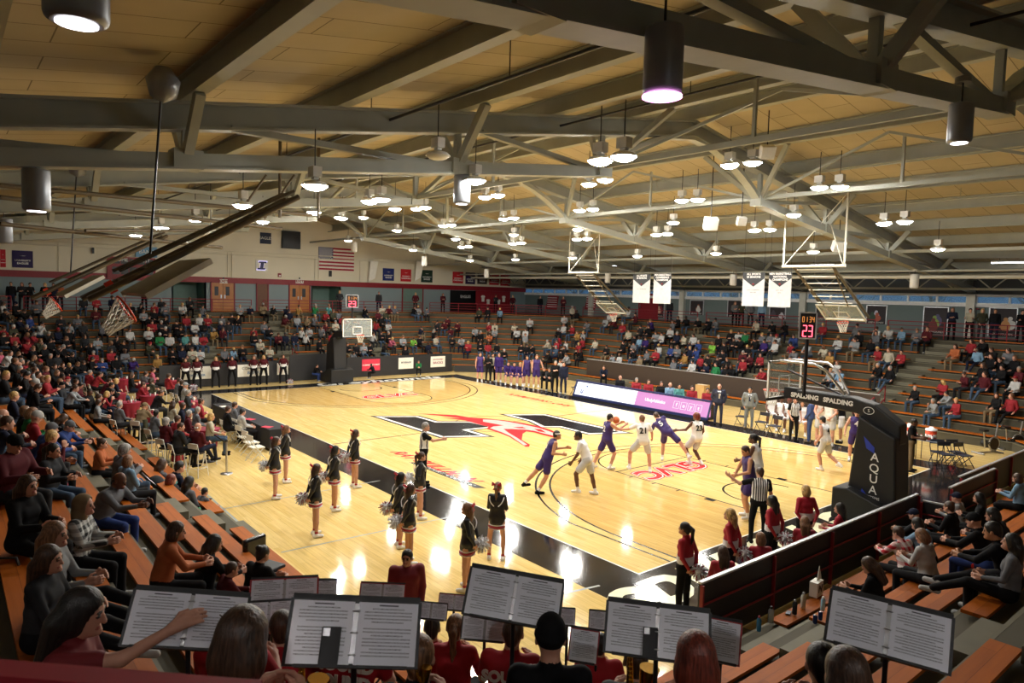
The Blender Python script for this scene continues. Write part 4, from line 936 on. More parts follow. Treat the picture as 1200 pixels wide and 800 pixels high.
# ================================================================ BARRIERS, BOARDS, RAILS
M_BARR = mat('black_barrier_panel', hexc('232428'), .5); M_BROWN = mat('dark_brown_panel', hexc('33261d'), .6); M_ALU = mat('aluminium_edge', hexc('c9cbd0'), .35, .6)
def barrier(name, p, q, z0, z1, lab, m=M_BARR, edge=True, posts=True, th=.05, grp='low barriers round the floor', posm=M_RED, rails=True):
    p = Vector((*p, 0)); q = Vector((*q, 0)); root = empty(name, ((p.x+q.x)/2, (p.y+q.y)/2, z0), lab, 'barrier', grp)
    b = MB(); b.bar((p.x, p.y, (z0+z1)/2), (q.x, q.y, (z0+z1)/2), th, z1-z0-.04); b.build('panel', m, root)
    if edge: MB().bar((p.x, p.y, z1), (q.x, q.y, z1), .07, .035).build('top_edge', M_ALU, root)
    if posts:
        n = max(2, int((q-p).length/1.9)+1); d = (q-p).normalized(); side = Vector((d.y, -d.x, 0))
        for i in range(n):
            c = p.lerp(q, i/(n-1))+side*.05; MB().bar((c.x, c.y, z0), (c.x, c.y, z1-.03), .06, .04, None, d).build('post', posm, root)
        if rails:
            for z in (z0+(z1-z0)*.35, z0+(z1-z0)*.68):
                MB().tube([(p.x+side.x*.06, p.y+side.y*.06, z), (q.x+side.x*.06, q.y+side.y*.06, z)], .018, 6).build('cross_rail', posm, root)
    return root
barrier('barrier_wall', (31.25, -1.65), (31.25, 7.05), 0, 1.1, 'long black barrier with pale top edge and red rails behind the near hoop')
barrier('barrier_wall', (31.5, 8.4), (31.5, 11.85), 0, 1.1, 'black barrier with pale edge and red posts, beyond the gap past the near hoop')
barrier('barrier_wall', (31.05, 10.5), (31.05, 17.2), 0, .96, 'black barrier running away to the far right corner by the exercise bikes', rails=False)
barrier('gate_rail', (31.34, 7.14), (31.8, 7.2), 0, .95, 'short dark gate panel with red rail closing the barrier gap')
# left end advertising boards
def ad(root, x, y0, y1, z0, z1, bg, lines, s=1):
    p = MB(); p.box(x, x+.02*s, y0, y1, z0, z1); p.build('sign_face', bg, root)
    for (txt, size, dz, m, xs) in lines:
        text_obj('sign_lettering', txt, size, m, root, Matrix.Translation(-root.location) @ frame((x+.024*s, (y0+y1)/2, (z0+z1)/2+dz), (0, s, 0), (0, 0, 1)), .002, 0, 'CENTER', .004, xs)
M_SIGNW = mat('sign_white', hexc('eceae0'), .5); M_SIGNR = mat('sign_red', hexc('d9344f'), .5); M_GOLD = mat('sign_gold', hexc('caa043'), .5); M_MAR = mat('maroon_print', hexc('8c1f3a'), .5); M_SBL = mat('sign_blue', hexc('5b7fa8'), .5); M_SGY = mat('grey_print', hexc('8b8b8b'), .5)
r1 = barrier('advertising_board', (-2.9, -1.9), (-2.9, 5.2), 0, 1.3, 'long black board with three white signs behind the far-left dancers', edge=False, posts=False, grp='advertising boards')
ad(r1, -2.87, -.85, .75, .45, 1.15, M_SIGNW, [('NEWS', .22, .12, M_SGY, 1.2), ('TOGETHER', .16, -.14, M_SBL, 1.2)])
ad(r1, -2.87, 2.2, 4.0, .45, 1.15, M_SIGNW, [('COMMUNITY', .2, .12, M_SGY, 1.1), ('BANK', .22, -.14, M_SBL, 1.2)])
ad(r1, -2.87, 4.5, 5.15, .45, 1.15, M_SIGNW, [('JLT', .3, -.05, M_SIGNR, 1)])
r2 = barrier('advertising_board', (-3.0, 5.3), (-3.0, 7.9), 0, 1.62, 'taller plain dark board just left of the far hoop', edge=False, posts=False, grp='advertising boards')
r3 = barrier('advertising_board', (-2.9, 9.0), (-2.9, 17.1), 0, 1.33, 'long black board with red, white and maroon signs right of the far hoop', edge=False, posts=False, grp='advertising boards')
ad(r3, -2.87, 10.05, 11.35, .4, 1.15, M_SIGNR, [('COMMUNITY FIRST', .13, 0, M_WHITE, 1.1)])
ad(r3, -2.87, 12.75, 13.9, .4, 1.15, M_SIGNW, [('BEVERAGE', .15, .05, M_BLACK, 1.1), ('______', .1, .0, M_GOLD, 1)])
ad(r3, -2.87, 15.3, 16.5, .4, 1.15, M_SIGNW, [('SOUTHWEST', .13, .15, M_MAR, 1.1), ('BRICKS', .22, -.08, M_MAR, 1.15)])
barrier('barrier_wall', (5.7, 21.97), (24.2, 21.97), .36, 1.5, 'long dark brown barrier with pale top edge below the far stand crowd', M_BROWN, True, False)
barrier('barrier_wall', (-2.7, 17.2), (-.2, 20.6), 0, .5, 'low black kerb panel at the far left corner of the floor', M_BARR, False, False)
# courtside screens
root = empty('led_board', (14.7, 16.3, 0), 'long courtside screen glowing white on its left half and pink on its right', 'led screen')
M_LW = mat('screen_white', (1, 1, 1), emit=1.6, emc=(.92, .95, 1)); M_LP = mat('screen_pink', (1, .5, .9), emit=.85, emc=(.9, .34, .78)); M_LT = mat('screen_pale_pink', (1, .9, 1), emit=1.1, emc=(1, .9, .98)); M_LB = mat('screen_blue', (.1, .2, .6), emit=.6, emc=(.12, .2, .6))
def slant(name, x0, x1, m, off=0.0, z0=.2, z1=.86):
    b = MB(); b.add([(x0, 16.15+off, z0), (x1, 16.15+off, z0), (x1, 16.40+off, z1), (x0, 16.40+off, z1), (x0, 16.45+off, z0), (x1, 16.45+off, z0), (x1, 16.46+off, z1), (x0, 16.46+off, z1)], [(0, 1, 2, 3), (5, 4, 7, 6), (3, 2, 6, 7), (0, 3, 7, 4), (1, 5, 6, 2), (0, 4, 5, 1)]); return b.build(name, m, root)
slant('screen_panel', 10.45, 14.72, M_LW); slant('screen_panel', 14.74, 19.05, M_LP)
fm = mat('screen_frame', hexc('1d2a5c'), .4)
b = MB(); b.bar((10.35, 16.42, .93), (19.1, 16.42, .93), .12, .08); b.bar((10.35, 16.15, .13), (19.1, 16.15, .13), .14, .12); b.bar((10.38, 16.13, .1), (10.38, 16.42, .95), .07, .06); b.bar((19.1, 16.13, .1), (19.1, 16.42, .95), .07, .06); b.build('screen_frame', fm, root)
b = MB(); b.box(10.35, 19.1, 16.05, 16.2, 0, .08); b.build('base_bar', M_BLACKPAD, root)
sl = Vector((0, .25, .66)).normalized()
def scr(txt, x, z, size, m, bold=0): 
    t = (z-.2)/.66; text_obj('screen_lettering', txt, size, m, root, Matrix.Translation(-root.location) @ frame((x, 16.15+.25*t-.004, z), (1, 0, 0), sl), .001, 0, 'CENTER', bold)
scr('U', 10.95, .38, .26, M_LB, .02); scr('-', 11.25, .72, .4, M_LB, .02); scr('UIndyAthletics', 15.95, .54, .21, M_LT, .012)
for i, ch in enumerate('foyt'):
    x = 17.25+.42*i; scr(ch, x, .53, .26, M_LT, .01)
    t = (.53-.2)/.66; q = MB(); cy = 16.15+.25*t-.006
    for a in range(4):
        P = [Vector((x, cy, .53))+Vector((.16*sx, 0, 0))+sl*.17*sz for sx, sz in ((-1, -1), (1, -1), (1, 1), (-1, 1))]
    q.tube(P+[P[0]], .012, 5); q.build('screen_icon_outline', M_LT, root)
# concourse guard rails, dark red
def rail(name, pts, z, lab, h=.88, n=4, grp='red guard rails along the concourse'):
    p, q = Vector((*pts[0], 0)), Vector((*pts[1], 0)); root = empty(name, ((p.x+q.x)/2, (p.y+q.y)/2, z), lab, 'railing', grp)
    m = max(2, int((q-p).length/2.4)+1)
    for i in range(m):
        c = p.lerp(q, i/(m-1)); MB().tube([(c.x, c.y, z), (c.x, c.y, z+h)], .028, 6).build('post', M_RED, root)
    for j in range(1, n+1): MB().tube([(p.x, p.y, z+h*j/n), (q.x, q.y, z+h*j/n)], .02 if j < n else .026, 6).build('rail', M_RED, root)
R_ = ring(NR, .55)
def lerp2(a, b2, t): return (a[0]+(b2[0]-a[0])*t, a[1]+(b2[1]-a[1])*t)
nm = {1: ('far right corner', 1), 2: ('window stand', 3), 3: ('far left corner', 1), 4: ('flag-wall stand', 2), 5: ('left corner', 1)}
for i, (nmn, parts) in nm.items():
    a, c = R_[i], R_[(i+1) % 8]
    for j in range(parts):
        rail('guard_rail', (lerp2(a, c, (j+.03)/parts), lerp2(a, c, (j+.97)/parts)), CZ, f'dark red guard rail at the top of the {nmn}, section {ORD[j]}' if parts > 1 else f'dark red guard rail at the top of the {nmn}')
# rail right in front of the camera
a, c = R_[7], R_[0]
rl = empty('guard_rail', ((a[0]+c[0])/2, (a[1]+c[1])/2, CZ), 'dark red top rail blurred at the bottom left edge, right in front of the viewer', 'railing')
P1 = Vector(on(-60, 735, 2, 5.02)); 
pa = Vector(on(-80, 775, 2, 4.93)); pb = Vector(on(300, 806, 2, 4.93)); dv = (pb-pa).normalized(); pa = pa-dv*1.5
MB().bar((pa.x, pa.y, 4.885), (pb.x, pb.y, 4.885), .05, .09).build('top_rail', M_RED, rl)
MB().bar((pa.x, pa.y, 4.4), (pb.x, pb.y, 4.4), .05, .05).build('lower_rail', M_RED, rl)
for q in (pa, pb): MB().bar((q.x, q.y, CZ), (q.x, q.y, 4.9), .05, .05, None, (1, 0, 0)).build('post', M_RED, rl)
# aisle hand rails
for (side, k0, k1, a0, lab) in (('left', 0, 2, 11.4, 'short red stair rail beside the far hoop'), ('far', 0, 2, 6.3, 'red stair rail beside the drinks table')):
    p, q = seg_line(side, k0); p = Vector((*p, 0)); q = Vector((*q, 0)); d = (q-p).normalized(); o1 = Vector((d.y, -d.x, 0)); c = p+d*(a0-.7)
    root = empty('stair_rail', (c.x, c.y, 0), lab, 'railing')
    e1 = c-o1*.3; e2 = c+o1*1.5
    MB().tube([(e1.x, e1.y, .1), (e1.x, e1.y, 1.1), (e2.x, e2.y, 1.1+RIS*2), (e2.x, e2.y, .8)], .03, 6).build('rail', M_RED, root); MB().tube([(e1.x, e1.y, .5), (e2.x, e2.y, 1.2)], .025, 6).build('lower_rail', M_RED, root)
# ================================================================ WALL THINGS
def wl_item(name, px0, py0, px1, py1, m, lab, cat, dep=.04, group=None, kind=None, off=.02):
    a = on(px0, py0, 0, XL+.08); c = on(px1, py1, 0, XL+.08); y0, y1 = sorted((a[1], c[1])); z0, z1 = sorted((a[2], c[2]))
    root = empty(name, (XL, (y0+y1)/2, z0), lab, cat, group)
    MB().box(XL+off, XL+off+dep, y0, y1, z0, z1).build('panel', m, root)
    return root, y0, y1, z0, z1
def wtext(root, txt, y, z, size, m, xs=1, x=XL+.085, bold=.0):
    return text_obj('lettering', txt, size, m, root, Matrix.Translation(-root.location) @ frame((x, y, z), (0, 1, 0), (0, 0, 1)), .002, 0, 'CENTER', bold, xs)
pen = [(0, 292, 7, 313, 'c8202f', 'red', 'at the left edge of the wall'), (14, 293, 39, 314, '2a1c55', 'purple', 'near the left edge of the wall'), (449, 314, 462, 329, '1d2f7a', 'navy blue', 'right of the flag'), (470, 315, 482, 330, 'c8242f', 'red', 'second right of the flag'), (494, 316, 507, 331, '16352a', 'dark green', 'beside the tall pennant strip'),
       (531, 318, 543, 332, 'c8242f', 'red', 'first of the close row of five'), (546, 319, 557, 333, '2d1d4a', 'purple', 'second of the close row of five'), (560, 320, 571, 333, '40302c', 'brown', 'third of the close row of five'), (574, 321, 585, 334, 'b8242f', 'red', 'fourth of the close row of five'), (587, 322, 598, 335, 'c02a35', 'red', 'last of the close row of five')]
for (x0, y0, x1, y1, hx, cn, lab) in pen:
    r, a, c, z0, z1 = wl_item('wall_pennant', x0, y0, x1, y1, mat('pennant_'+hx, hexc(hx), .7), f'small {cn} team banner on the cream wall, {lab}', 'banner', .02, 'team banners on the cream wall')
    wtext(r, 'UNIVERSITY', (a+c)/2, z0+.42*(z1-z0), .13*(c-a), M_WHITE, 1.1, XL+.06, .004); wtext(r, 'CARDINALS' if cn == 'red' else 'EAGLES', (a+c)/2, z0+.25*(z1-z0), .15*(c-a), M_WHITE, 1.1, XL+.06, .006)
    MB().lathe((XL+.05, (a+c)/2, z0+.7*(z1-z0)), [(.001, -.02), (.16*(c-a), 0), (.001, .02)], 10).build('emblem', M_SIGNW, r)
# flag
r, a, c, z0, z1 = wl_item('wall_flag', 373.5, 289, 415, 317.5, mat('flag_white', hexc('e8e4da'), .7), 'large striped American flag hung flat on the cream end wall', 'flag', .02)
h = z1-z0; w_ = c-a; q = MB()
for i in range(0, 13, 2): q.box(XL+.041, XL+.046, a, c, z1-h*(i+1)/13, z1-h*i/13)
q.build('red_stripe', mat('flag_red', hexc('a8203a'), .7), r)
MB().box(XL+.047, XL+.052, a, a+w_*.4, z1-h*7/13, z1).build('blue_canton', mat('flag_blue', hexc('232f5e'), .7), r)
q = MB()
for i in range(9):
    for j in range(11):
        if (i+j) % 2 == 0:
            cy, cz = a+w_*.4*(j+1)/12, z1-h*7/13*(i+1)/10; P = []
            for k in range(10):
                rr = .075 if k % 2 == 0 else .03; an = PI/2+k*PI/5; P.append((XL+.054, cy+rr*math.cos(an), cz+rr*math.sin(an)))
            q.poly(P)
q.build('star', M_WHITE, r)
# doors in the end wall
M_DOOR = mat('varnished_door', hexc('b5712c'), .4, noise=.12, nscale=3); M_DOORD = mat('brown_door', hexc('6d3f1e'), .5)
def wdoor(n, px0, px1, leaves, m, lab):
    a = on(px0, 350, 0, XL+.05)[1]; c = on(px1, 350, 0, XL+.05)[1]; z0, z1 = CZ, CZ+2.02
    r = empty(f'door_{n}', (XL, (a+c)/2, z0), kind='structure')
    f = MB(); f.box(XL, XL+.1, a-.08, a, z0, z1+.08); f.box(XL, XL+.1, c, c+.08, z0, z1+.08); f.box(XL, XL+.1, a-.08, c+.08, z1, z1+.08); f.build('door_frame', M_RED, r)
    for i in range(leaves):
        y0 = a+(c-a)*i/leaves+.01; y1 = a+(c-a)*(i+1)/leaves-.01
        MB().box(XL+.01, XL+.06, y0, y1, z0, z1).build('door_leaf', m, r)
        if leaves == 2:
            MB().box(XL+.055, XL+.07, y0+.25*(y1-y0), y0+.6*(y1-y0), z0+1.1, z0+1.75).build('door_glass', M_DMET, r)
            MB().box(XL+.06, XL+.12, (y1-.16 if i == 0 else y0+.08), (y1-.08 if i == 0 else y0+.16), z0+.9, z0+1.15).build('door_handle', M_CHROME, r)
wdoor(1, 248, 274, 2, M_DOOR, ''); wdoor(2, 301.5, 313.5, 1, M_DOORD, ''); wdoor(3, 339.5, 362.5, 2, M_DOOR, ''); wdoor(4, 472, 495, 1, M_ALC, '')
for px, nmm in ((262, 'left'), (351, 'right')):
    r, a, c, z0, z1 = wl_item('exit_sign', px-4.5, 327, px+4.5, 332, M_SIGNW, f'small white EXIT sign above the {nmm} pair of wooden doors', 'sign', .06, None, None, .06)
    wtext(r, 'EXIT', (a+c)/2, (z0+z1)/2, .26, M_RED, 1.2, XL+.125, .01)
    MB().box(XL+.05, XL+.1, (a+c)/2-.04, (a+c)/2+.04, z1, z1+.15).build('bracket', M_DMET, r)
# scoreboard behind the booms, and the T-shaped lit emblem
r, a, c, z0, z1 = wl_item('scoreboard', 125, 300, 182, 327, M_RED, 'red wall scoreboard partly hidden behind the raised hoop boom', 'scoreboard', .15)
q = MB()
for i, yy in enumerate(np.linspace(a+.3, c-.6, 5)): q.box(XL+.17, XL+.185, yy, yy+.45, z0+.25, z0+.75); q.box(XL+.17, XL+.185, yy, yy+.45, z0+.95, z0+1.3)
q.build('digit_window', M_BLACK, r); wtext(r, 'HOME', a+.8, z1-.2, .3, M_WHITE, 1, XL+.19); wtext(r, 'GUEST', c-.8, z1-.2, .3, M_WHITE, 1, XL+.19)
MB().box(XL+.02, XL+.2, c-1.2, c+.1, z1+.05, z1+.75).build('sponsor_panel', mat('sponsor_blue', hexc('6fa4cf'), .5), r); wtext(r, 'BANK', c-.55, z1+.4, .36, M_WHITE, 1, XL+.21)
r, a, c, z0, z1 = wl_item('lit_emblem', 300, 304, 314, 318, M_SIGNW, 'small glowing white and purple slanted letter I emblem on the cream wall', 'wall emblem', .05)
m1 = mat('navy_print', hexc('1c1c55'), .5); m2 = mat('violet_glow', (.6, .5, 1), emit=1.2, emc=(.62, .55, .95)); yc, zc, hh, ww = (a+c)/2, (z0+z1)/2, (z1-z0)*.9, (c-a)*.8
for gx, gw, mm_ in ((XL+.076, .09, m2), (XL+.082, .0, m1)):
    P = [(-.5, -.5), (.3, -.5), (.34, -.3), (.13, -.3), (.22, .3), (.44, .3), (.5, .5), (-.3, .5), (-.34, .3), (-.13, .3), (-.22, -.3), (-.44, -.3)]
    MB().poly([(gx, yc+u*ww*(1+gw*2), zc+v*hh*.8*(1+gw*2)) for u, v in P]).build('slanted_letter', mm_, r)
r, a, c, z0, z1 = wl_item('wall_speaker', 330, 270, 351, 292, M_BLACKPAD, 'large dark louvred speaker box high on the cream wall left of the flag', 'speaker', .25)
q = MB()
for i in range(12): q.box(XL+.27, XL+.29, a+.05, c-.05, z0+.08+i*(z1-z0-.1)/12, z0+.12+i*(z1-z0-.1)/12)
q.build('grille', M_DMET, r)
r, a, c, z0, z1 = wl_item('dark_banner', 305, 272, 318, 286, mat('navy_cloth_banner', hexc('1f2c48'), .7), 'small navy banner high on the wall beside the louvred speaker box', 'banner', .03)
wtext(r, 'EAGLES', (a+c)/2, (z0+z1)/2, .3, M_SIGNW, 1, XL+.06)
for px, py, nmm in ((109, 294, 'left, right of the purple banner'), (222, 314, 'middle'), (387, 321, 'under the flag')):
    r, a, c, z0, z1 = wl_item('wall_box_speaker', px-1.3, py-4, px+1.3, py+3, M_DMET, f'small dark box speaker on the end wall, {nmm}', 'speaker', .15); MB().box(XL+.17, XL+.18, a+.02, c-.02, z0+.03, z1-.03).build('grille', M_BLACK, r)
r, a, c, z0, z1 = wl_item('fire_alarm', 326, 320, 329.6, 324.5, M_RED, 'small red alarm box on the cream wall left of the flag', 'alarm', .08)
MB().box(XL+.1, XL+.12, a+.05, c-.05, z0+.05, z0+.15).build('horn', M_WHITE, r)
for px, nmm in ((434, 'left'), (488, 'right')):
    p0 = on(px+1.5, 306, 0, XL+.5); r = empty('folded_banner', tuple(p0), f'narrow white banner hanging edge-on from the wall pipe, {nmm} of two', 'banner', 'edge-on banners on the pipe')
    q = MB(); q.add([(p0[0], p0[1]-.1, p0[2]), (p0[0]+.3, p0[1]+.45, p0[2]), (p0[0]+.25, p0[1]+.2, p0[2]-1.4), (p0[0], p0[1]-.25, p0[2]-1.7), (p0[0]+.02, p0[1]-.1, p0[2]), (p0[0]+.32, p0[1]+.45, p0[2]), (p0[0]+.27, p0[1]+.2, p0[2]-1.4), (p0[0]+.02, p0[1]-.25, p0[2]-1.7)], [(0, 3, 2, 1), (4, 5, 6, 7), (0, 1, 5, 4), (1, 2, 6, 5), (2, 3, 7, 6), (3, 0, 4, 7)]); q.build('cloth', M_SIGNW, r)
    MB().tube([(p0[0]-.5, p0[1], p0[2]+.03), (p0[0]+.3, p0[1]+.4, p0[2]+.03)], .02, 5).build('hanging_rod', M_STEELL, r)
# team merchandise backdrop in the far left part of the wall
r, a, c, z0, z1 = wl_item('black_backdrop', 528, 340, 562, 369, M_BLACK, 'black backdrop with white emblem behind the merchandise stand', 'backdrop', .06); wtext(r, 'EAGLES', (a+c)/2, z1-.55, .35, M_WHITE, 1, XL+.09)
r = empty('merchandise_stand', (XL+1.2, 29.5, CZ), 'red and white shirt display stall on the concourse by the black backdrop', 'stall')
MB().box(XL+.9, XL+1.5, 27.5, 31.5, CZ, CZ+.75).build('counter', M_RED, r)
for i in range(7):
    q = MB(); y = 27.6+i*.62; zz = CZ+.85+(i % 2)*.35; q.prism([(0, 0)], 0, 0) if False else None
    P = [(-.24, .25), (-.14, .38), (.14, .38), (.24, .25), (.15, .18), (.15, -.2), (-.15, -.2), (-.15, .18)]
    q.add([(XL+.9+dx_, y+u, zz+v) for dx_ in (0, .04) for u, v in P], [tuple(range(7, -1, -1)), tuple(range(8, 16))]+[(j, (j+1) % 8, 8+(j+1) % 8, 8+j) for j in range(8)])
    q.build('shirt', M_SIGNW if i % 3 else M_RED, r)
MB().box(XL+.86, XL+.9, 27.4, 31.5, CZ+.75, CZ+2).build('display_back', M_RED, r)
# ---- hanging white banners in the window half
M_BANW = mat('banner_white', hexc('c4c5c8'), .7); M_BANK = mat('banner_charcoal', hexc('35383d'), .7)
def hbanner(px0, px1, py0, py1, top, body, lab):
    Y = 21.5; a = on(px0, py0, 1, Y); c = on(px1, py1, 1, Y); x0, x1 = a[0], c[0]; z1, z0 = a[2], c[2]; w_ = x1-x0; h = z1-z0
    r = empty('hanging_banner', ((x0+x1)/2, Y, z1), lab, 'banner', 'white banners hanging from the roof')
    MB().box(x0, x1, Y-.01, Y+.01, z0, z1).build('cloth', M_BANW, r)
    q = MB(); q.add([(x0, Y-.014, z1), (x0, Y-.014, z1-.17*h), ((x0+x1)/2, Y-.014, z1-.42*h), (x1, Y-.014, z1-.17*h), (x1, Y-.014, z1)], [(0, 1, 2, 3, 4)]); q.build('charcoal_point', M_BANK, r)
    T = Matrix.Translation(-r.location)
    for i, t in enumerate(top): text_obj('lettering', t, .085*h, M_WHITE, r, T @ frame(((x0+x1)/2, Y-.018, z1-(.045+.085*i)*h), (1, 0, 0), (0, 0, 1)), .001, 0, 'CENTER', .004, 1.0)
    for i, t in enumerate(body): text_obj('lettering', t, .045*h, M_SGY, r, T @ frame(((x0+x1)/2, Y-.014, z1-(.52+.07*i)*h), (1, 0, 0), (0, 0, 1)), .001, 0, 'CENTER', .002, 1.1)
    MB().lathe(((x0+x1)/2, Y-.02, z1-.34*h), [(.001, -.05), (.07, 0), (.001, .05)], 8).build('emblem', M_RED, r)
    q = MB(); q.tube([(x0+.05, Y, z1), (x0+.05, Y, roofz(Y)+.02)], .008, 4); q.tube([(x1-.05, Y, z1), (x1-.05, Y, roofz(Y)+.02)], .008, 4); q.tube([(x0, Y, z1), (x1, Y, z1)], .015, 5); q.build('hanger_wire', M_DMET, r)
hbanner(742.5, 761, 321.5, 355, ['ALL SPORTS', '20 SEASONS'], ['GLVC CHAMPIONS'], 'white hanging banner with charcoal point, leftmost of the four')
hbanner(766.5, 785.5, 320.5, 356, ['MEN BASKETBALL', 'CONFERENCE', 'CHAMPIONS'], ['2015'], 'white hanging banner with charcoal point, second from left of the four')
hbanner(871, 894.5, 319.5, 359, ['ALL SPORTS', '20 SEASONS'], ['GLVC CHAMPIONS', '2004 2005'], 'white hanging banner with charcoal point, third from left of the four')
hbanner(901.5, 926, 319, 360, ['MEN BASKETBALL', 'NATIONAL', 'CHAMPIONS'], ['2011 2012', '2013'], 'white hanging banner with charcoal point, rightmost of the four')
# ---- shot clocks
def digit(b, ch, o, w, h, X, U, t):
    seg = {'0': 'abcdef', '1': 'bc', '2': 'abged', '3': 'abgcd', '4': 'fgbc', '5': 'afgcd', '6': 'afgedc', '7': 'abc', '8': 'abcdefg', '9': 'abcfgd'}[ch]
    P = {'a': ((0, 1), (1, 1)), 'b': ((1, 1), (1, .5)), 'c': ((1, .5), (1, 0)), 'd': ((0, 0), (1, 0)), 'e': ((0, 0), (0, .5)), 'f': ((0, .5), (0, 1)), 'g': ((0, .5), (1, .5))}
    for s in seg:
        (x0, y0), (x1, y1) = P[s]; b.bar(o+X*w*x0+U*h*y0, o+X*w*x1+U*h*y1, t, t, None, X.cross(U))
def shotclock(px0, px1, py0, py1, X0, face, lab, pole_z):
    a = Vector(on(px0, py0, 0, X0)); c = Vector(on(px1, py1, 0, X0)); mid = (a+c)/2; wpx = (px1-px0)
    dist = (mid-Vector(CAMP)).dot(Vector(_f)); w_ = wpx/FPX*dist; h = (py1-py0)/FPX*dist
    n = Vector((CAMP[0]-mid.x, CAMP[1]-mid.y, 0)).normalized() if face == 'cam' else Vector(face); X = Vector((0, 0, 1)).cross(n); U = Vector((0, 0, 1))
    r = empty('shot_clock', (mid.x, mid.y, mid.z-h/2), lab, 'shot clock', 'shot clocks above the hoops')
    MB().bar(mid-U*h/2, mid+U*h/2, w_, .2, None, n).build('case', M_BLACK, r)
    f = MB()
    for s in (-1, 1): f.bar(mid+n*.11+X*s*w_/2-U*h/2, mid+n*.11+X*s*w_/2+U*h/2, .035, .03, None, n); f.bar(mid+n*.11+U*s*h/2-X*w_/2, mid+n*.11+U*s*h/2+X*w_/2, .03, .035, None, U)
    f.build('case_edge', M_ALU, r)
    b = MB(); o = mid+n*.12-U*h*.42-X*w_*.28
    digit(b, '2', o, w_*.22, h*.42, X, U, w_*.055); digit(b, '3', o+X*w_*.34, w_*.22, h*.42, X, U, w_*.055); b.build('large_digit', M_LED, r)
    b = MB(); o = mid+n*.12+U*h*.14-X*w_*.33
    for i, ch in enumerate('0134'): digit(b, ch, o+X*w_*(.18*i+(.05 if i > 1 else 0)), w_*.10, h*.2, X, U, w_*.03)
    b.build('small_digit', M_LEDO, r)
    b = MB(); b.tube([(mid.x-n.x*.05, mid.y-n.y*.05, mid.z-h/2), (mid.x-n.x*.1, mid.y-n.y*.1, pole_z)], .05, 8); b.build('mounting_pole', M_DMET, r)
shotclock(406, 419.5, 345.5, 360, .3, 'cam', 'square shot clock reading 23 in red above the far hoop', 3.3)
shotclock(937.5, 955.5, 366, 396, 28.4, 'cam', 'tall shot clock reading 23 in red on a pole above the near hoop', 3.1)
# ---- posters on the window wall
def poster(x0, y0, x1, y1, cols, lab):
    a = on(x0, y0, 1, YF); c = on(x1, y1, 1, YF); r = empty('wall_poster', ((a[0]+c[0])/2, YF, c[2]), lab, 'poster', 'player posters on the window wall')
    z0, z1 = max(c[2], CZ+.1), a[2]; X0, X1 = a[0], c[0]; w_ = X1-X0; h = z1-z0
    MB().box(X0, X1, YF-.05, YF-.01, z0, z1).build('print', mat('poster_dark', hexc('2b2023'), .6), r)
    f = MB(); f.box(X0-.05, X0, YF-.07, YF-.01, z0, z1); f.box(X1, X1+.05, YF-.07, YF-.01, z0, z1); f.box(X0-.05, X1+.05, YF-.07, YF-.01, z1, z1+.05); f.build('poster_frame', M_ALU, r)
    rr = random.Random(int(x0))
    for i, hx in enumerate(cols):
        q = MB(); cx = X0+w_*(.2+.6*rr.random()); cz = z0+h*(.25+.3*rr.random()); P = []
        for k in range(12):
            an = 2*PI*k/12; ra = w_*.17*(1+.3*rr.random()); P.append((cx+ra*math.cos(an), YF-.055-.002*i, cz+ra*2.0*math.sin(an)*(h/w_)*.5))
        q.poly(P[::-1]); q.poly([(cx+.09*w_*math.cos(2*PI*k/10), YF-.056-.002*i, min(z1-.1, cz+ra*1.1*(h/w_))+.09*w_*math.sin(2*PI*k/10)) for k in range(10)][::-1])
        q.build('printed_figure', mat('print_'+hx, hexc(hx), .6), r)
    text_obj('lettering', 'GREYHOUNDS', .12*w_, M_SIGNW, r, Matrix.Translation(-r.location) @ frame(((X0+X1)/2, YF-.07, z0+.08*h), (1, 0, 0), (0, 0, 1)), .001)
poster(767, 353, 778, 372, ['7d2a35', 'c9a58f'], 'narrow maroon player poster directly under the second hanging banner'); poster(810, 352, 824, 369, ['8f4a32', 'd8d2cb'], 'player poster with a white figure between the banner pairs')
poster(854, 352, 868, 372, ['3d3340', 'c6c2c0'], 'dark player poster just left of the right banner pair'); poster(903, 360, 920, 374, ['46404a', 'bfbfc2'], 'dark player poster beneath the rightmost hanging banner')
poster(957.5, 357, 982, 376, ['5d2a2a', 'a06a50'], 'dark player poster behind the raised hoop and shot clock'); poster(1017, 358, 1038, 380, ['c9c6cf', 'b0553c', '2d4a3a'], 'player poster with pale figures, right of the raised hoop')
poster(1084, 360, 1108.5, 402, ['5a5478', '8aa24a', '6b2b25'], 'poster with a purple football player above green field'); poster(1161, 361, 1190, 395, ['d8d5cf', 'c98f55'], 'poster of a player holding the net, at the right end of the wall')
for (x0, x1, lab) in ((643, 655, 'left'), (689, 700, 'right')):
    a = on(x0, 346, 1, YF); c = on(x1, 363, 1, YF); r = empty('sports_banner', ((a[0]+c[0])/2, YF, c[2]), f'slanted red results banner with white lines in the far corner, {lab} of two', 'banner', 'red results banners')
    q = MB(); q.add([(a[0], YF-.06, a[2]), (c[0], YF-.06, a[2]), (c[0]-.25, YF-.06, c[2]), (a[0]-.35, YF-.06, c[2]), (a[0], YF-.04, a[2]), (c[0], YF-.04, a[2]), (c[0]-.25, YF-.04, c[2]), (a[0]-.35, YF-.04, c[2])], [(3, 2, 1, 0), (4, 5, 6, 7), (0, 1, 5, 4), (2, 3, 7, 6)]); q.build('cloth', M_RED, r)
    q = MB()
    for i in range(5): z = a[2]-(i+1)*(a[2]-c[2])/6.2; q.box(a[0]-.1, c[0]-.25, YF-.068, YF-.062, z-.03, z+.03)
    q.build('text_line', M_WHITE, r)
a = on(749, 355, 1, YF); c = on(764, 385, 1, YF)
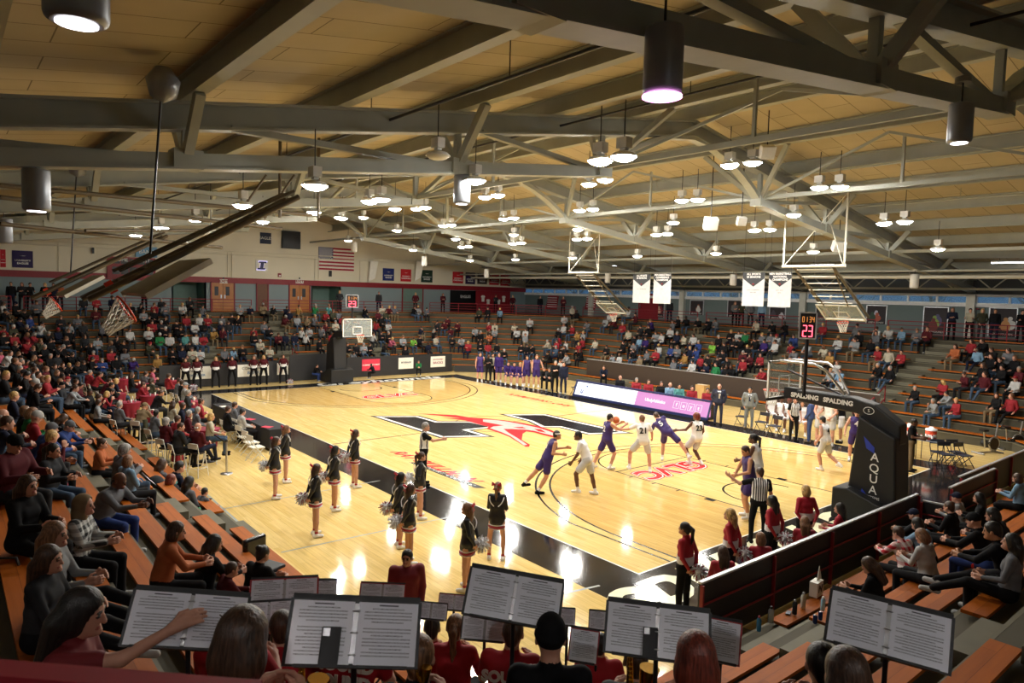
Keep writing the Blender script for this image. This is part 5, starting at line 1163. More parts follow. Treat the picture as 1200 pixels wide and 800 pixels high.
r = empty('door_5', ((a[0]+c[0])/2, YF, CZ), kind='structure'); MB().box(a[0], c[0]+.6, YF-.08, YF-.01, CZ, CZ+2.1).build('door_leaf', M_RED, r); MB().box(a[0]+.15, a[0]+.2, YF-.14, YF-.08, CZ+.9, CZ+1.2).build('door_handle', M_CHROME, r)
for (px, py, lab) in ((965, 354, 'left'), (1146, 362, 'right')):
    p = on(px, py, 1, YF-.1); o = empty('wall_alarm', tuple(p), f'tiny dark red alarm fitting under the window sill, {lab} of two', 'alarm', 'alarm fittings'); MB().lathe((p[0], p[1], p[2]), [(.02, -.04), (.1, -.02), (.1, .03), (.03, .05)], 10).build('body', M_RED, o); MB().box(p[0]-.03, p[0]+.03, p[1], p[1]+.1, p[2]-.02, p[2]+.04).build('bracket', M_DMET, o)
# speakers hung under the roof
for (px, py, Y_, lab, s_) in ((983, 288, 18.5, 'tilted white box speaker hung under the truss above the banners', .45), (899, 178, 9, 'white box speaker beside the bright lamp pair at upper right', .4), (869, 259, 11.5, 'small white hanging projector box over midcourt', .3), (833, 262, 11.5, 'white unlit hanging heater box over midcourt', .45), (247, 275, -3.5, 'white round speaker hanging before the cream wall at left', .32)):
    p = on(px, py, 1, Y_); r = empty('hanging_speaker', tuple(p), lab, 'hanging speaker')
    MB().obox(tuple(p), s_*1.1, s_*.7, s_, .9, None, .5).build('cabinet', M_HOUS, r, .02); MB().tube([(p[0], p[1], p[2]+s_*.3), (p[0], p[1], roofz(p[1]))], .018, 5).build('hanger_rod', M_DMET, r)
# ================================================================ PEOPLE ON THE COURT
def cdir(loc, phi):
    """world heading for a figure at loc; phi 0 looks away from the camera, 90 to image right, 180 at the camera"""
    a = math.atan2(loc[1]-CAMP[1], loc[0]-CAMP[0])-math.radians(phi)
    return a-PI/2
def stripes(name, c1, c2, sc, ax='X', c3=None):
    m = bpy.data.materials.new(name); m.use_nodes = True; nt = m.node_tree; b = nt.nodes['Principled BSDF']; b.inputs['Roughness'].default_value = .8
    tc = nt.nodes.new('ShaderNodeTexCoord'); out = None
    for a_ in ax:
        w = nt.nodes.new('ShaderNodeTexWave'); w.wave_type = 'BANDS'; w.bands_direction = a_; w.inputs['Scale'].default_value = sc
        nt.links.new(tc.outputs['Object'], w.inputs['Vector']); r = nt.nodes.new('ShaderNodeValToRGB'); r.color_ramp.interpolation = 'CONSTANT'; r.color_ramp.elements[1].position = .5
        r.color_ramp.elements[0].color = (*c1, 1); r.color_ramp.elements[1].color = (*c2, 1); nt.links.new(w.outputs['Fac'], r.inputs[0])
        if out is None: out = r.outputs[0]
        else:
            mx = nt.nodes.new('ShaderNodeMix'); mx.data_type = 'RGBA'; mx.inputs[0].default_value = .5; nt.links.new(out, mx.inputs[6]); nt.links.new(r.outputs[0], mx.inputs[7]); out = mx.outputs[2]
    nt.links.new(out, b.inputs['Base Color']); return m
M_REF = stripes('referee_stripes', hexc('17171a'), hexc('e4e4e4'), 6.5)
M_PLAID = stripes('plaid_cloth', hexc('b3172a'), hexc('e8e2df'), 2.6, 'XZ'); M_CAMO = stripes('patterned_cloth', hexc('26292c'), hexc('c8cbc9'), 3.5, 'XZ')
M_PJ = mat('jersey_purple', hexc('2e1760'), .6, noise=.04); M_WJ = mat('jersey_white', hexc('eceaea'), .6, noise=.03); M_SHOEW = mat('shoe_white', hexc('e9e9ec'), .5)
M_CHB = mat('cheer_black', hexc('121216'), .5, noise=.03); M_CHM = mat('cheer_maroon', hexc('9c1230'), .6); M_GREYS = mat('suit_grey', hexc('6f7373'), .8); M_NAVYS = mat('suit_navy', hexc('141b35'), .7); M_WSH = mat('shorts_white_grey', hexc('c2c4c9'), .7); M_BLUES = mat('suit_blue', hexc('33487c'), .7)
def number(o, fr, txt, m, size=.24, front=False, z=.30, off=.128):
    P, S, Rr, Fw, shl = fr; s = 1 if front else -1; c = P+S*z+Fw*off*s
    return text_obj('jersey_number', txt, size, m, o, frame(tuple(c), tuple(Rr*(-s)), tuple(S)), .004, 0, 'CENTER', .006)
def fig(key, px, py, phi, lab, top, pant, kw, skin='l', hair='short', hairc='b', shoe=None, trim=None, lip=None, scale=1.0, group=None, lod=2, at=None, z=0.0, num=None, numm=None, front=False, hat=None):
    if key not in PROTO: proto(key, **dict(kw, lod=lod))
    p = at or fl(px, py, z); loc = (p[0], p[1], z)
    o = place(key, loc, cdir(loc, phi), lab, top, pant, skin, hair, hairc, shoe or M_SHOEW, trim or M_SHOEW, group, scale, lip, hat=hat)
    if num: number(o, PROTO[key][2], num, numm or M_PJ, front=front)
    return o
RUN = dict(sleeve='none', legs='shorts', hem=1)
G_ = 'players and officials on the court'
p1 = fig('runner', 640, 577, 75, 'player in purple with white headband running right on the court', M_PJ, M_PJ, dict(RUN, S=(0, .38, 1), lL=((-.05, -.75, -1), (0, -.75, -.8)), lR=((.08, -.1, -1), (0, -.55, -1)), aR=((.2, -.3, -1), (0, 1, -.1)), aL=((-.2, .6, -1), (.2, 1, .1)), head=(0, .25)), 'm', 'short', 'k', shoe='k', scale=1.1, num='1', numm=M_WJ)
hb = MB(); hb.local = True; hb.lathe((0, -.012, .045), [(.088, -.018), (.093, 0), (.088, .018)], 20); q = hb.build('headband', M_WJ, p1); q.matrix_local = PROTO['runner'][1]
fig('walker', 687, 580, -80, 'dark-skinned player in white stepping left beside the three point line', M_WJ, M_WSH, dict(RUN, S=(0, .42, 1), sleeve='short', lL=((-.12, .75, -1), (0, -.15, -1)), lR=((.1, -.25, -1), (0, -.25, -1)), aL=((-.2, .15, -1), (.05, .55, -.8)), aR=((.2, -.1, -1), (0, .25, -1)), head=(.1, .1)), 'd', 'short', 'k', scale=1.1)
p3 = fig('passer', 710, 549, 60, 'player in purple holding the basketball out to the right', M_PJ, M_PJ, dict(RUN, S=(0, .08, 1), lL=((-.1, -.45, -1), (0, -.5, -1)), lR=((.12, .5, -1), (0, -.35, -1)), aL=((.0, .95, -.45), (.25, 1, .45)), aR=((.1, .9, -.5), (-.1, 1, .5)), head=(-.1, 0)), 'l', 'short', 'k', scale=1.1, num='2', numm=M_WJ)
fig('guard', 752, 553, -12, 'blond player number 21 in white seen from behind with left arm out', M_WJ, M_WSH, dict(RUN, sleeve='short', S=(-.05, .12, 1), lL=((-.75, .3, -1), (-.05, -.2, -1)), lR=((.3, .2, -1), (.05, -.25, -1)), aL=((-1, .25, -.55), (-1, .5, -.15)), aR=((.5, .2, -1), (.2, .7, -.7)), head=(.2, .05)), 'p', 'short', 'n', scale=1.1, num='21', numm=M_BLACK)
fig('lunger', 781, 541, 15, 'player in purple lunging behind number 21 with one leg stretched out', M_PJ, M_PJ, dict(RUN, sleeve='short', S=(-.85, .35, .75), lL=((-.2, .4, -1), (0, -.1, -1)), lR=((1.0, -.1, -.8), (.75, -.1, -1)), aL=((-.5, .5, -1), (-.6, .6, .1)), aR=((.1, .5, -1), (-.4, .8, -.2)), head=(.3, .2)), 'l', 'short', 'b', scale=1.12, num='5', numm=M_WJ)
fig('post', 815, 545, -35, 'player number 23 in white with dark red hair seen from behind', M_WJ, M_WSH, dict(RUN, S=(.05, .12, 1), lL=((-.35, .75, -1), (.15, -.45, -1)), lR=((-.05, .45, -1), (.35, -.6, -1)), aL=((-.75, .2, -.9), (-1, .35, -.1)), aR=((.3, .1, -1), (.1, .7, -.9)), head=(.3, 0)), 'd', 'curly', 'r', scale=1.1, num='23', numm=M_BLACK)
fig('stander', 885, 592, -75, 'tall dark-skinned player in white with tied hair near the lane', M_WJ, M_WSH, dict(RUN, S=(0, .15, 1), lL=((-.1, .25, -1), (0, -.2, -1)), lR=((.1, .1, -1), (0, -.2, -1)), aL=((-.2, .3, -1), (.1, .9, -.3)), aR=((.2, .1, -1), (.1, .6, -.8)), head=(.1, .05)), 'd', 'ponytail', 'k', scale=1.16)
fig('boxer', 876, 607, -110, 'player in purple with one white arm sleeve beside the lane referee', M_PJ, M_PJ, dict(RUN, S=(0, .15, 1), lL=((-.15, .3, -1), (0, -.2, -1)), lR=((.15, .15, -1), (0, -.2, -1)), aL=((-.35, .2, -1), (.2, .9, -.3)), aR=((.35, .35, -1), (-.1, .5, -1)), head=(.2, -.35)), 'm', 'short', 'b', scale=1.12, num='3', numm=M_WJ)
REF = dict(sleeve='short', legs='long', scls=TRIM)
fig('ref_point', 887, 636, -12, 'striped referee seen from behind pointing left, nearest of the three referees', M_REF, 'k', dict(REF, lL=((-.12, .02, -1), (0, -.02, -1)), lR=((.12, .05, -1), (0, -.02, -1)), aL=((-1, .15, -.35), (-.85, .3, .55)), aR=((.25, .05, -1), (.15, .2, -1)), head=(.3, -.1)), 'l', 'short', 'b', 'k', 'k', scale=1.03)
fig('dasher', 966, 551, -60, 'dark-haired player in white jogging left on the far lane side', M_WJ, M_WSH, dict(RUN, S=(0, .2, 1), lL=((-.05, .35, -1), (0, -.25, -1)), lR=((.1, -.15, -1), (0, -.95, -.6)), aL=((-.3, -.3, -1), (-.1, .5, -.9)), aR=((.3, .2, -1), (0, .9, -.5)), head=(-.1, 0)), 'l', 'short', 'k', scale=1.08, num='4', numm=M_BLACK)
fig('facing', 1001, 541, 178, 'player in purple walking toward the near hoop, facing us', M_PJ, M_PJ, dict(RUN, lL=((-.12, .25, -1), (0, -.2, -1)), lR=((.12, -.05, -1), (0, -.15, -1)), aL=((-.45, -.05, -1), (-.1, .25, -1)), aR=((.45, .05, -1), (.1, .35, -1)), head=(-.2, -.1)), 'l', 'short', 'b', scale=1.1, num='4', numm=M_WJ, front=True)
fig('ref_hold', 929, 517, 150, 'striped referee standing by the home bench with arms loosely held', M_REF, 'k', dict(REF, aL=((-.2, .1, -1), (.1, .5, -.9)), aR=((.3, .1, -1), (-.2, .5, -.9)), head=(-.4, 0)), 'l', 'short', 'k', 'k', 'k', scale=1.05)
SUIT = dict(build=1.12, sleeve='bulky', hem=1)
k1 = fig('coach_side', 948, 518, -85, 'coach in blue suit and tie standing in profile beside the huddle', M_BLUES, M_BLUES, dict(SUIT, aL=((-.1, .1, -1), (.1, .5, -.8)), aR=((.1, .05, -1), (0, .35, -1))), 'l', 'short', 'n', 't', scale=1.06)
k2 = fig('coach_hips', 841, 497, 175, 'bald coach in navy suit standing at the right end of the courtside screen', M_NAVYS, M_NAVYS, dict(SUIT, aL=((-.35, -.1, -1), (.3, .15, -1)), aR=((.35, -.1, -1), (-.3, .15, -1))), 'l', 'balding', 'g', 'k', scale=1.07)
k3 = fig('coach_hips', 877, 502, 182, 'bearded coach in light grey suit standing before the folding chairs', M_GREYS, M_GREYS, {}, 'm', 'short', 'k', 't', scale=1.07)
for o_, key_, m_ in ((k1, 'coach_side', M_NAVYS), (k2, 'coach_hips', mat('tan_tie', hexc('a8a08a'), .6)), (k3, 'coach_hips', M_NAVYS)):
    P, S, Rr, Fw, shl = PROTO[key_][2]; q = MB(); q.local = True
    for (w0, w1, za, zb, off_, mm_) in ((.075, .015, .47, .16, .142, M_SHOEW), (.022, .032, .45, .17, .148, m_)):
        q.add([P+S*za-Rr*w0+Fw*(off_-.045), P+S*za+Rr*w0+Fw*(off_-.045), P+S*(za*.5+zb*.5)+Rr*(w0+w1)*.5+Fw*off_, P+S*zb+Rr*w1+Fw*off_, P+S*zb-Rr*w1+Fw*off_, P+S*(za*.5+zb*.5)-Rr*(w0+w1)*.5+Fw*off_], [(0, 1, 2, 3, 4, 5)], mm_)
    q.build('shirt_and_tie', None, o_)
fig('huddle_a', 961, 521, 165, 'very tall player in white standing in the huddle, left of the pair', M_WJ, M_WSH, dict(RUN, S=(0, .15, 1), aL=((-.3, .2, -1), (.2, .6, -.8)), aR=((.3, .3, -1), (-.1, .8, -.6)), head=(.3, -.4)), 'l', 'short', 'k', scale=1.18, num='1', numm=M_BLACK, front=True)
fig('huddle_b', 971, 523, -150, 'very tall player in white standing in the huddle, right of the pair', M_WJ, M_WSH, dict(RUN, S=(0, .1, 1), aL=((-.3, .3, -1), (.2, .8, -.6)), aR=((.2, .4, -1), (-.2, .8, -.2)), head=(-.3, -.4)), 'l', 'short', 'b', scale=1.18)
fig('reacher', 985, 519, -88, 'person in black shirt and white shorts reaching an arm to the huddle', 'k', M_WJ, dict(sleeve='short', legs='shorts', hem=1, S=(0, .12, 1), aL=((0, .9, -.5), (.1, 1, -.1)), aR=((.1, .9, -.55), (-.1, 1, -.05)), head=(0, -.1)), 'm', 'cap', 'k', 'k', scale=1.08, hat='i')
fig('bender', 1003, 516, -60, 'person in maroon pullover bending behind the purple player, left of two', 'm', 'k', dict(S=(0, .6, 1), aL=((-.1, .8, -.8), (.2, .7, -.6)), aR=((.1, .8, -.8), (-.2, .8, -.4))), 'm', 'short', 'k', 'w', scale=1.1)
fig('bender', 1010, 519, 60, 'person in maroon pullover bending behind the purple player, right of two', 'm', 'k', {}, 'd', 'short', 'k', 'w', scale=1.1)
fig('staff_front', 1066, 552, 100, 'staff member in black polo and khaki trousers beside the drinks table', 'k', 't', dict(sleeve='short', aL=((-.1, .2, -1), (.1, 1, -.1)), aR=((.15, .2, -1), (-.2, 1, -.1))), 'd', 'short', 'k', 'k', scale=1.05)
fig('ref_side', 496, 568, 88, 'grey-haired striped referee at the near sideline with an arm pointing right', M_REF, 'k', dict(REF, aR=((.15, .8, -.55), (0, 1, .15)), aL=((-.12, .0, -1), (0, .15, -1)), head=(0, 0)), 'l', 'short', 'g', 'k', 'k', scale=1.07)
bb = on(722, 492, 1, fl(710, 549)[1]+.55)
ball = empty('basketball', tuple(bb), 'orange basketball held by the passing player in purple', 'ball')
MB().lathe((bb[0], bb[1], bb[2]), [(.12*math.sin(PI*i/14)+.0005, -.12*math.cos(PI*i/14)) for i in range(15)], 20).build('ball_skin', mat('ball_leather', hexc('c8642c'), .6, noise=.1), ball)
sm = MB()
for e_ in ((0, 0), (PI/2, 0), (0, PI/2)):
    Mx = Euler((e_[0], e_[1], 0)).to_matrix(); sm.tube([Vector(bb)+Mx @ Vector((.1205*math.cos(a), .1205*math.sin(a), 0)) for a in np.linspace(0, 2*PI, 28)], .003, 4)
sm.build('ball_seam', M_BLACK, ball)
# ---- pom poms
rnd = random.Random(11)
def pom_mesh(name, m1, m2, r=.17, n=170):
    b = MB()
    for i in range(n):
        v = Vector((rnd.gauss(0, 1), rnd.gauss(0, 1), rnd.gauss(0, 1))).normalized(); u = v.orthogonal().normalized(); u = Matrix.Rotation(rnd.uniform(0, 6.28), 3, v) @ u
        l = r*rnd.uniform(.8, 1.1); w = u*.012; dr = Vector((0, 0, -.03))
        b.add([w*.5, v*l*.6+w+dr*.2, v*l+w*.8+dr, v*l-w*.8+dr, v*l*.6-w+dr*.2, -w*.5], [(0, 1, 2, 3, 4, 5)], m1 if rnd.random() < .7 else m2)
    b.lathe((0, 0, 0), [(.001, -r*.55), (r*.4, -r*.35), (r*.55, 0), (r*.4, r*.35), (.001, r*.55)], 10, m1)
    me = b.build(name); me_ = me.data; bpy.data.objects.remove(me); return me_
M_POMW = mat('pom_silver', hexc('d9d9de'), .35, noise=.1); M_POMR = mat('pom_maroon', hexc('8f1732'), .4)
POMW = pom_mesh('pom', M_POMW, M_POMW); POMWR = pom_mesh('pom', M_POMW, M_POMR); POMR = pom_mesh('pom', M_POMR, M_POMR)
def pom(me, loc, lab, sc=1):
    o = bpy.data.objects.new('pom_pom', me); COL.objects.link(o); o.location = loc; o.scale = (sc,)*3; tag(o, lab, 'pom pom', 'pom poms held by cheerleaders'); return o
# ---- cheerleaders in black on the near side
CH = dict(sleeve='long', legs='skirt', sex='f')
BACK = dict(CH, aL=((-.3, -.35, -1), (.35, -.35, -.8)), aR=((.3, -.35, -1), (-.35, -.35, -.8)))
proto('cheer_back', **dict(BACK, lod=2, head=(.05, .05)))
proto('cheer_hip', **dict(CH, lod=2, aL=((-.45, -.25, -1), (.5, .1, -.5)), aR=((.45, -.25, -1), (-.5, .1, -.5)), head=(.1, 0), lL=((-.16, .05, -1), (0, -.03, -1)), lR=((.16, .05, -1), (0, -.03, -1))))
proto('cheer_front', **dict(CH, lod=2, aL=((-.15, .2, -1), (.3, .9, .1)), aR=((.15, .2, -1), (-.3, .9, .1)), head=(-.1, .0), lL=((-.15, .05, -1), (0, -.03, -1)), lR=((.15, .05, -1), (0, -.03, -1))))
WT = mat('trim_white', hexc('e8e8ea'), .6)
def arcs(o, fr):
    P, S, Rr, Fw, shl = fr; b = MB(); b.local = True
    for s in (-1, 1):
        for f_ in (-1, 1):
            c = P+S*.33+Rr*s*.02+Fw*f_*.0
            pts = [P+S*(.46-.19*t)+Rr*s*(.155-.11*t*t)+Fw*f_*(.055+.082*math.sin(min(1, t*1.4+.1)*PI/2)) for t in np.linspace(0, 1, 8)]; b.tube([Vector(q) for q in pts], .011, 5)
    b.build('white_piping', WT, o)
bowb = MB(); bowb.local = True
for s in (-1, 1): bowb.add([(0, -.115, .09), (s*.10, -.135, .15), (s*.11, -.13, .05)], [(0, 1, 2) if s > 0 else (0, 2, 1)]); bowb.add([(0, -.12, .085), (s*.03, -.15, -.03), (s*.08, -.15, -.02)], [(0, 1, 2)]); bowb.lathe((s*.055, -.13, .095), [(.001, -.03), (.04, 0), (.001, .03)], 8)
bow_me = bowb.build('hair_bow', mat('bow_red', hexc('b8152e'), .5)); BOW = bow_me.data; bpy.data.objects.remove(bow_me)
cheer = [(322, 584, 95, 'cheer_back', 'long', 'b', 'l', 'in the leftmost pair, the nearer one', 'w', -1), (334, 565, 85, 'cheer_back', 'long', 'n', 'l', 'in the leftmost pair, the farther one', None, 0), (369, 628, 80, 'cheer_back', 'long', 'b', 'l', 'nearest of the middle left three', 'wr', -1),
         (391, 598, 80, 'cheer_back', 'long', 'k', 'm', 'middle of the middle left three', 'wr', -1), (415, 571, 70, 'cheer_back', 'long', 'b', 'l', 'farthest of the middle left three', 'wr', -1), (491, 607, 80, 'cheer_hip', 'ponytail', 'b', 'l', 'directly below the sideline referee', 'w', -1),
         (467, 641, 78, 'cheer_back', 'long', 'k', 'l', 'middle pair, left one', 'wr', -1), (478, 660, 75, 'cheer_back', 'long', 'b', 'm', 'behind the maroon jacket man', 'w', -1), (547, 691, -75, 'cheer_back', 'long', 'n', 'l', 'facing left with a long wavy ponytail', 'w', 1), (581, 656, 10, 'cheer_front', 'ponytail', 'n', 'l', 'rightmost, back to us', 'r', 1)]
for (x, y, phi, pk, ht, hc_, sk, lab, pm, side) in cheer:
    p = fl(x, y); o = place(pk, (*p, 0), cdir(p, phi), 'cheerleader in black with maroon and white skirt hem, '+lab, M_CHB, M_CHB, sk, ht, hc_, M_SHOEW, M_CHM, 'cheerleaders in black uniforms', .97, WT)
    arcs(o, PROTO[pk][2])
    bo = bpy.data.objects.new('hair_bow', BOW); COL.objects.link(bo); bo.parent = [c_ for c_ in o.children if c_.name.startswith('hair')][0]
    if pm:
        a = cdir(p, phi)+PI/2; fx, fy = math.cos(a), math.sin(a); sgn = -1 if pk != 'cheer_front' else 1
        cx, cy = p[0]+sgn*fx*.27, p[1]+sgn*fy*.27
        pom({'w': POMW, 'wr': POMWR, 'r': POMR}[pm], (cx, cy, .93 if pk == 'cheer_back' else 1.05), {'w': 'white', 'wr': 'silver and maroon', 'r': 'maroon'}[pm]+' pom pom held by the cheerleader '+lab, 1.0)
# man in maroon jacket with the band
p = on(477, 652, 2, 1.64); o = fig('band_man', 0, 0, 172, 'man with glasses in dark maroon zip jacket standing behind the music stands', mat('maroon_jacket', hexc('7c1724'), .7), 'k', dict(sleeve='bulky', build=1.1, hem=1, head=(-.4, -.05), aL=((-.15, .05, -1), (.1, .25, -1)), aR=((.15, .1, -1), (-.1, .3, -1))), 'l', 'short', 'k', 'k', at=(p[0], p[1]), scale=1.02)
gm = MB(); gm.local = True
for s in (-1, 1): gm.tube([(s*.032+.022*math.cos(a), .100, .004+.016*math.sin(a)) for a in np.linspace(0, 2*PI, 12)], .0018, 4); gm.tube([(s*.054, .098, .006), (s*.078, .0, .006)], .0018, 4)
q = gm.build('glasses', M_BLACK, o); q.matrix_local = PROTO['band_man'][1]
# ---- dancers in red and white behind the near baseline
M_DR = mat('dance_red', hexc('a8152b'), .6, noise=.03)
DN = dict(sleeve='long', legs='long', sex='f')
proto('dance_back', **dict(DN, lod=2, hem=0, aL=((-.3, -.3, -1), (.45, -.3, -.8)), aR=((.3, -.3, -1), (-.45, -.3, -.8)), head=(.1, 0)))
proto('dance_sit', **dict(DN, lod=2, lL=((-.13, 1, -.1), (0, -.02, -1)), lR=((.13, 1, -.1), (0, -.02, -1)), pz=.585, aL=((-.15, .3, -1), (.3, 1, -.1)), aR=((.15, .3, -1), (-.3, 1, -.1)), head=(.1, 0)))
proto('dance_far', **dict(DN, lod=1, lL=((-.2, 0, -1), (0, 0, -1)), lR=((.2, 0, -1), (0, 0, -1)), aL=((-.35, -.25, -1), (.5, -.1, -.8)), aR=((.35, -.25, -1), (-.5, -.1, -.8))))
def waist(o, fr):
    P, S, Rr, Fw, shl = fr; b = MB(); b.local = True
    vs = []; n = 20
    for z, k in ((.03, 1.0), (.19, 1.0)):
        for i in range(n):
            a = 2*PI*i/n; vs.append(P+S*z+Rr*.182*math.cos(a)+Fw*.135*math.sin(a))
    b.add(vs, [(i, (i+1) % n, n+(i+1) % n, n+i) for i in range(n)], None, True); b.build('white_waist_panel', WT, o)
dn = [(829, 632, -60, 'ponytail', 'k', 'm', 'nearest the camera with a dark ponytail', 1), (849, 648, -15, 'long', 'b', 'l', 'second from the near end, long brown hair', 0), (876, 612, -70, 'long', 'y', 'l', 'third, long blond hair, looking left', 1), (895, 632, -20, 'bob', 'n', 'l', 'fourth, brown hair down', 0),
      (923, 595, -60, 'long', 'k', 'd', 'fifth, black hair, beside the referee', 1), (941, 611, -10, 'long', 'n', 'l', 'sixth, very long brown hair', 0), (977, 586, -30, 'bob', 'y', 'l', 'seventh, short blond hair', 0), (988, 596, -70, 'long', 'k', 'l', 'eighth, black hair, next to the hoop base', 0)]
for (x, y, phi, ht, hc_, sk, lab, pm) in dn:
    sit_ = not pm and x != 977; p = on(x, y, 2, 1.235 if sit_ else 1.55); p = (30.92 if sit_ else min(p[0], 30.45), p[1], 0); pk = 'dance_sit' if sit_ else 'dance_back'; o = place(pk, (p[0], p[1], 0), cdir(p, phi), 'dancer in red top by the near baseline, '+lab, M_DR, 'k', sk, ht, hc_, 'k', 'w', 'dancers in red behind the near baseline', 1.0); waist(o, PROTO[pk][2])
    if pm:
        a = cdir(p, phi)+PI/2; pom(POMWR, (p[0]-.28*math.cos(a), p[1]-.28*math.sin(a), .95), 'silver and maroon pom pom held by the dancer '+lab.split(',')[0], .95)
for i, x in enumerate((217.5, 231, 253, 272, 297.5, 309, 332)):
    p = on(x, 440, 0, -2.35); o = place('dance_far', (p[0], p[1], 0), cdir(p, 180), f'dancer in maroon and white by the far-left board, {["first", "second", "third", "fourth", "fifth", "sixth", "seventh"][i]} from the left', 'm', 'k', 'l', 'long', 'bnybnyb'[i], 'k', 'w', 'dancers along the far-left board', 1.0); waist(o, PROTO['dance_far'][2])
pom(POMWR, (*fl(340, 449), .12), 'silver pom pom lying on the floor at the far-left board', 1.2); pom(POMWR, (*fl(227, 460), .3), 'pink-white pom pom on the floor beside the table guests', 1.3)
# ---- visiting bench, photographers, scorers
def quick(px, py, phi, pose, lab, top, pant, skin='l', hair='short', hairc='b', scale=1.05, z=0, shoe='w', grp=None, at=None, hat=None):
    p = at or fl(px, py, z); return place(P_(pose), (p[0], p[1], z), cdir(p, phi), lab, top, pant, skin, hair, hairc, shoe, 'w', grp, scale, hat=hat)
proto('nplayer', **dict(RUN, lod=1, aL=((-.5, .1, -1), (-.2, .3, -1)), aR=((.25, .1, -1), (0, .3, -1)))); PROTO['nplayer2'] = PROTO['nplayer']
proto('nsit_shorts', **dict(SIT, sleeve='long', legs='shorts', lod=1, aL=((-.1, .5, -1), (.3, .9, -.3)), aR=((.1, .5, -1), (-.3, .9, -.3)), S=(0, .2, 1)))
proto('nwarm', **dict(sleeve='long', legs='shorts', lod=1, hem=1))
def quick2(key, px, py, phi, lab, top, pant, **k):
    p = fl(px, py); kk = dict(skin='l', hair='short', hairc='b', shoe=M_SHOEW, trim=M_SHOEW, group='visiting team bench in purple', scale=1.1); kk.update(k)
    return place(key, (p[0], p[1], 0), cdir(p, phi), lab, top, pant, **kk)
quick2('nplayer', 562, 447.5, 175, 'player in purple standing at the left end of the visiting bench, arm out', M_PJ, M_PJ)
quick(572, 448, 180, 'nt', 'dark figure in black between the standing purple players on the left', 'k', 'k', 'd', 'short', 'k')
quick(577, 447, 180, 'ns', 'person in cream top standing behind the visiting bench', 'x', 'k', 'm', 'short', 'k')
quick2('nwarm', 584, 448, 180, 'player in purple long-sleeve warmup standing at the visiting bench', 'p', M_PJ)
for i, (x, lab, hc_) in enumerate(((595, 'first', 'b'), (602, 'second', 'k'), (609, 'third', 'y'))):
    quick2('nsit_shorts', x, 450.5+i*.7, 178, f'seated player in purple warmup on the visiting bench, {lab} of three', 'p', M_PJ, hairc=hc_)
quick2('nplayer', 617, 452.5, 190, 'player in purple standing in the middle of the visiting bench, headband', M_PJ, M_PJ, hairc='k', skin='m'); quick2('nplayer', 628, 454, 172, 'tall player in purple jersey standing at the right of the visiting bench', M_PJ, M_PJ, hairc='n', scale=1.16)
quick(637, 456, 175, 'nb', 'coach in black leaning forward on a chair beside the purple players', 'k', 'k', 'l'); quick(643, 457, 178, 'nb', 'coach in dark clothes seated just left of the two standing men', 'd', 'k', 'l')
quick(650, 459.5, 175, 'nt', 'man in black polo standing at the visiting bench, left of two', 'k', 'k', 'l', 'short', 'g', 1.07, shoe='k'); quick(660, 461.5, -160, 'ns', 'man in navy turned away at the visiting bench, right of two', 'n', 'n', 'l', 'short', 'b', 1.07)
quick(368, 446.5, 120, 'nb', 'photographer in black and jeans crouching left of the far hoop', 'k', 'b', 'l', grp=None, scale=.8); quick(438, 444, -60, 'nb', 'photographer in black sitting on the floor below the red sign', 'k', 'k', 'd', scale=.75); quick(490, 440, 175, 'nb', 'photographer in bright green jacket crouching between the signs', 'e', 'k', 'l', scale=.8)
sc_ = [(727, 443, 'k', 'l', 'balding', 'g', 'with back turned', 0), (746, 447, 'r', 'l', 'short', 'g', 'first in red', 180), (760, 451, 'r', 'l', 'short', 'b', 'second in red', 180), (775, 454, 'k', 'l', 'short', 'b', 'in black leaning on a hand', 180), (785, 456, 's', 'l', 'balding', 'g', 'in a pale blue shirt', 170), (796, 456, 'c', 'm', 'short', 'k', 'bearded, in a teal jacket', 180), (811, 459, 'r', 'l', 'short', 'k', 'third in red', 180), (829, 463, 'r', 'm', 'short', 'k', 'last in red, by the navy-suited coach', 180)]
for (x, y, T_, sk, ht, hc_, lab, phi) in sc_:
    p = on(x, y, 1, 17.3); place(P_('na'), (p[0], 17.3, 0), cdir(p, phi or 180), 'official seated behind the courtside screen, '+lab, T_, 'k', sk, ht, hc_, 'k', 'w', 'officials behind the screen', 1.05)
quick(697, 440, 180, 'nb', 'person in dark jacket sitting at the barrier behind the left end of the screen', 'n', 'k', 'l', at=(8.2, 20.9), scale=1.05)
M_TBL = mat('black_table_cloth', hexc('1b1c22'), .8)
tb = empty('scorers_table', (14.7, 16.85, 0), 'long dark scorers table behind the courtside screen', 'table')
MB().box(10.5, 19.0, 16.6, 17.1, .70, .74).build('table_top', M_TBL, tb)
for x in (10.7, 13.5, 16.2, 18.8): MB().box(x, x+.05, 16.65, 17.05, 0, .70).build('leg', M_DMET, tb)
for i, x in enumerate((12.2, 13.4, 14.9, 16.5, 17.6)):
    lp_ = empty('laptop', (x, 16.8, .74), f'open dark laptop on the scorers table, {["first", "second", "third", "fourth", "fifth"][i]} from the left', 'laptop', 'laptops on the scorers table'); MB().box(x-.16, x+.16, 16.7, 16.92, .74, .755).build('base', M_BLACKPAD, lp_); MB().add([(x-.16, 16.7, .755), (x+.16, 16.7, .755), (x+.16, 16.63, .95), (x-.16, 16.63, .95), (x-.16, 16.69, .755), (x+.16, 16.69, .755), (x+.16, 16.62, .95), (x-.16, 16.62, .95)], [(0, 1, 2, 3), (5, 4, 7, 6), (0, 3, 7, 4), (1, 5, 6, 2), (3, 2, 6, 7)]).build('screen', M_DMET, lp_)
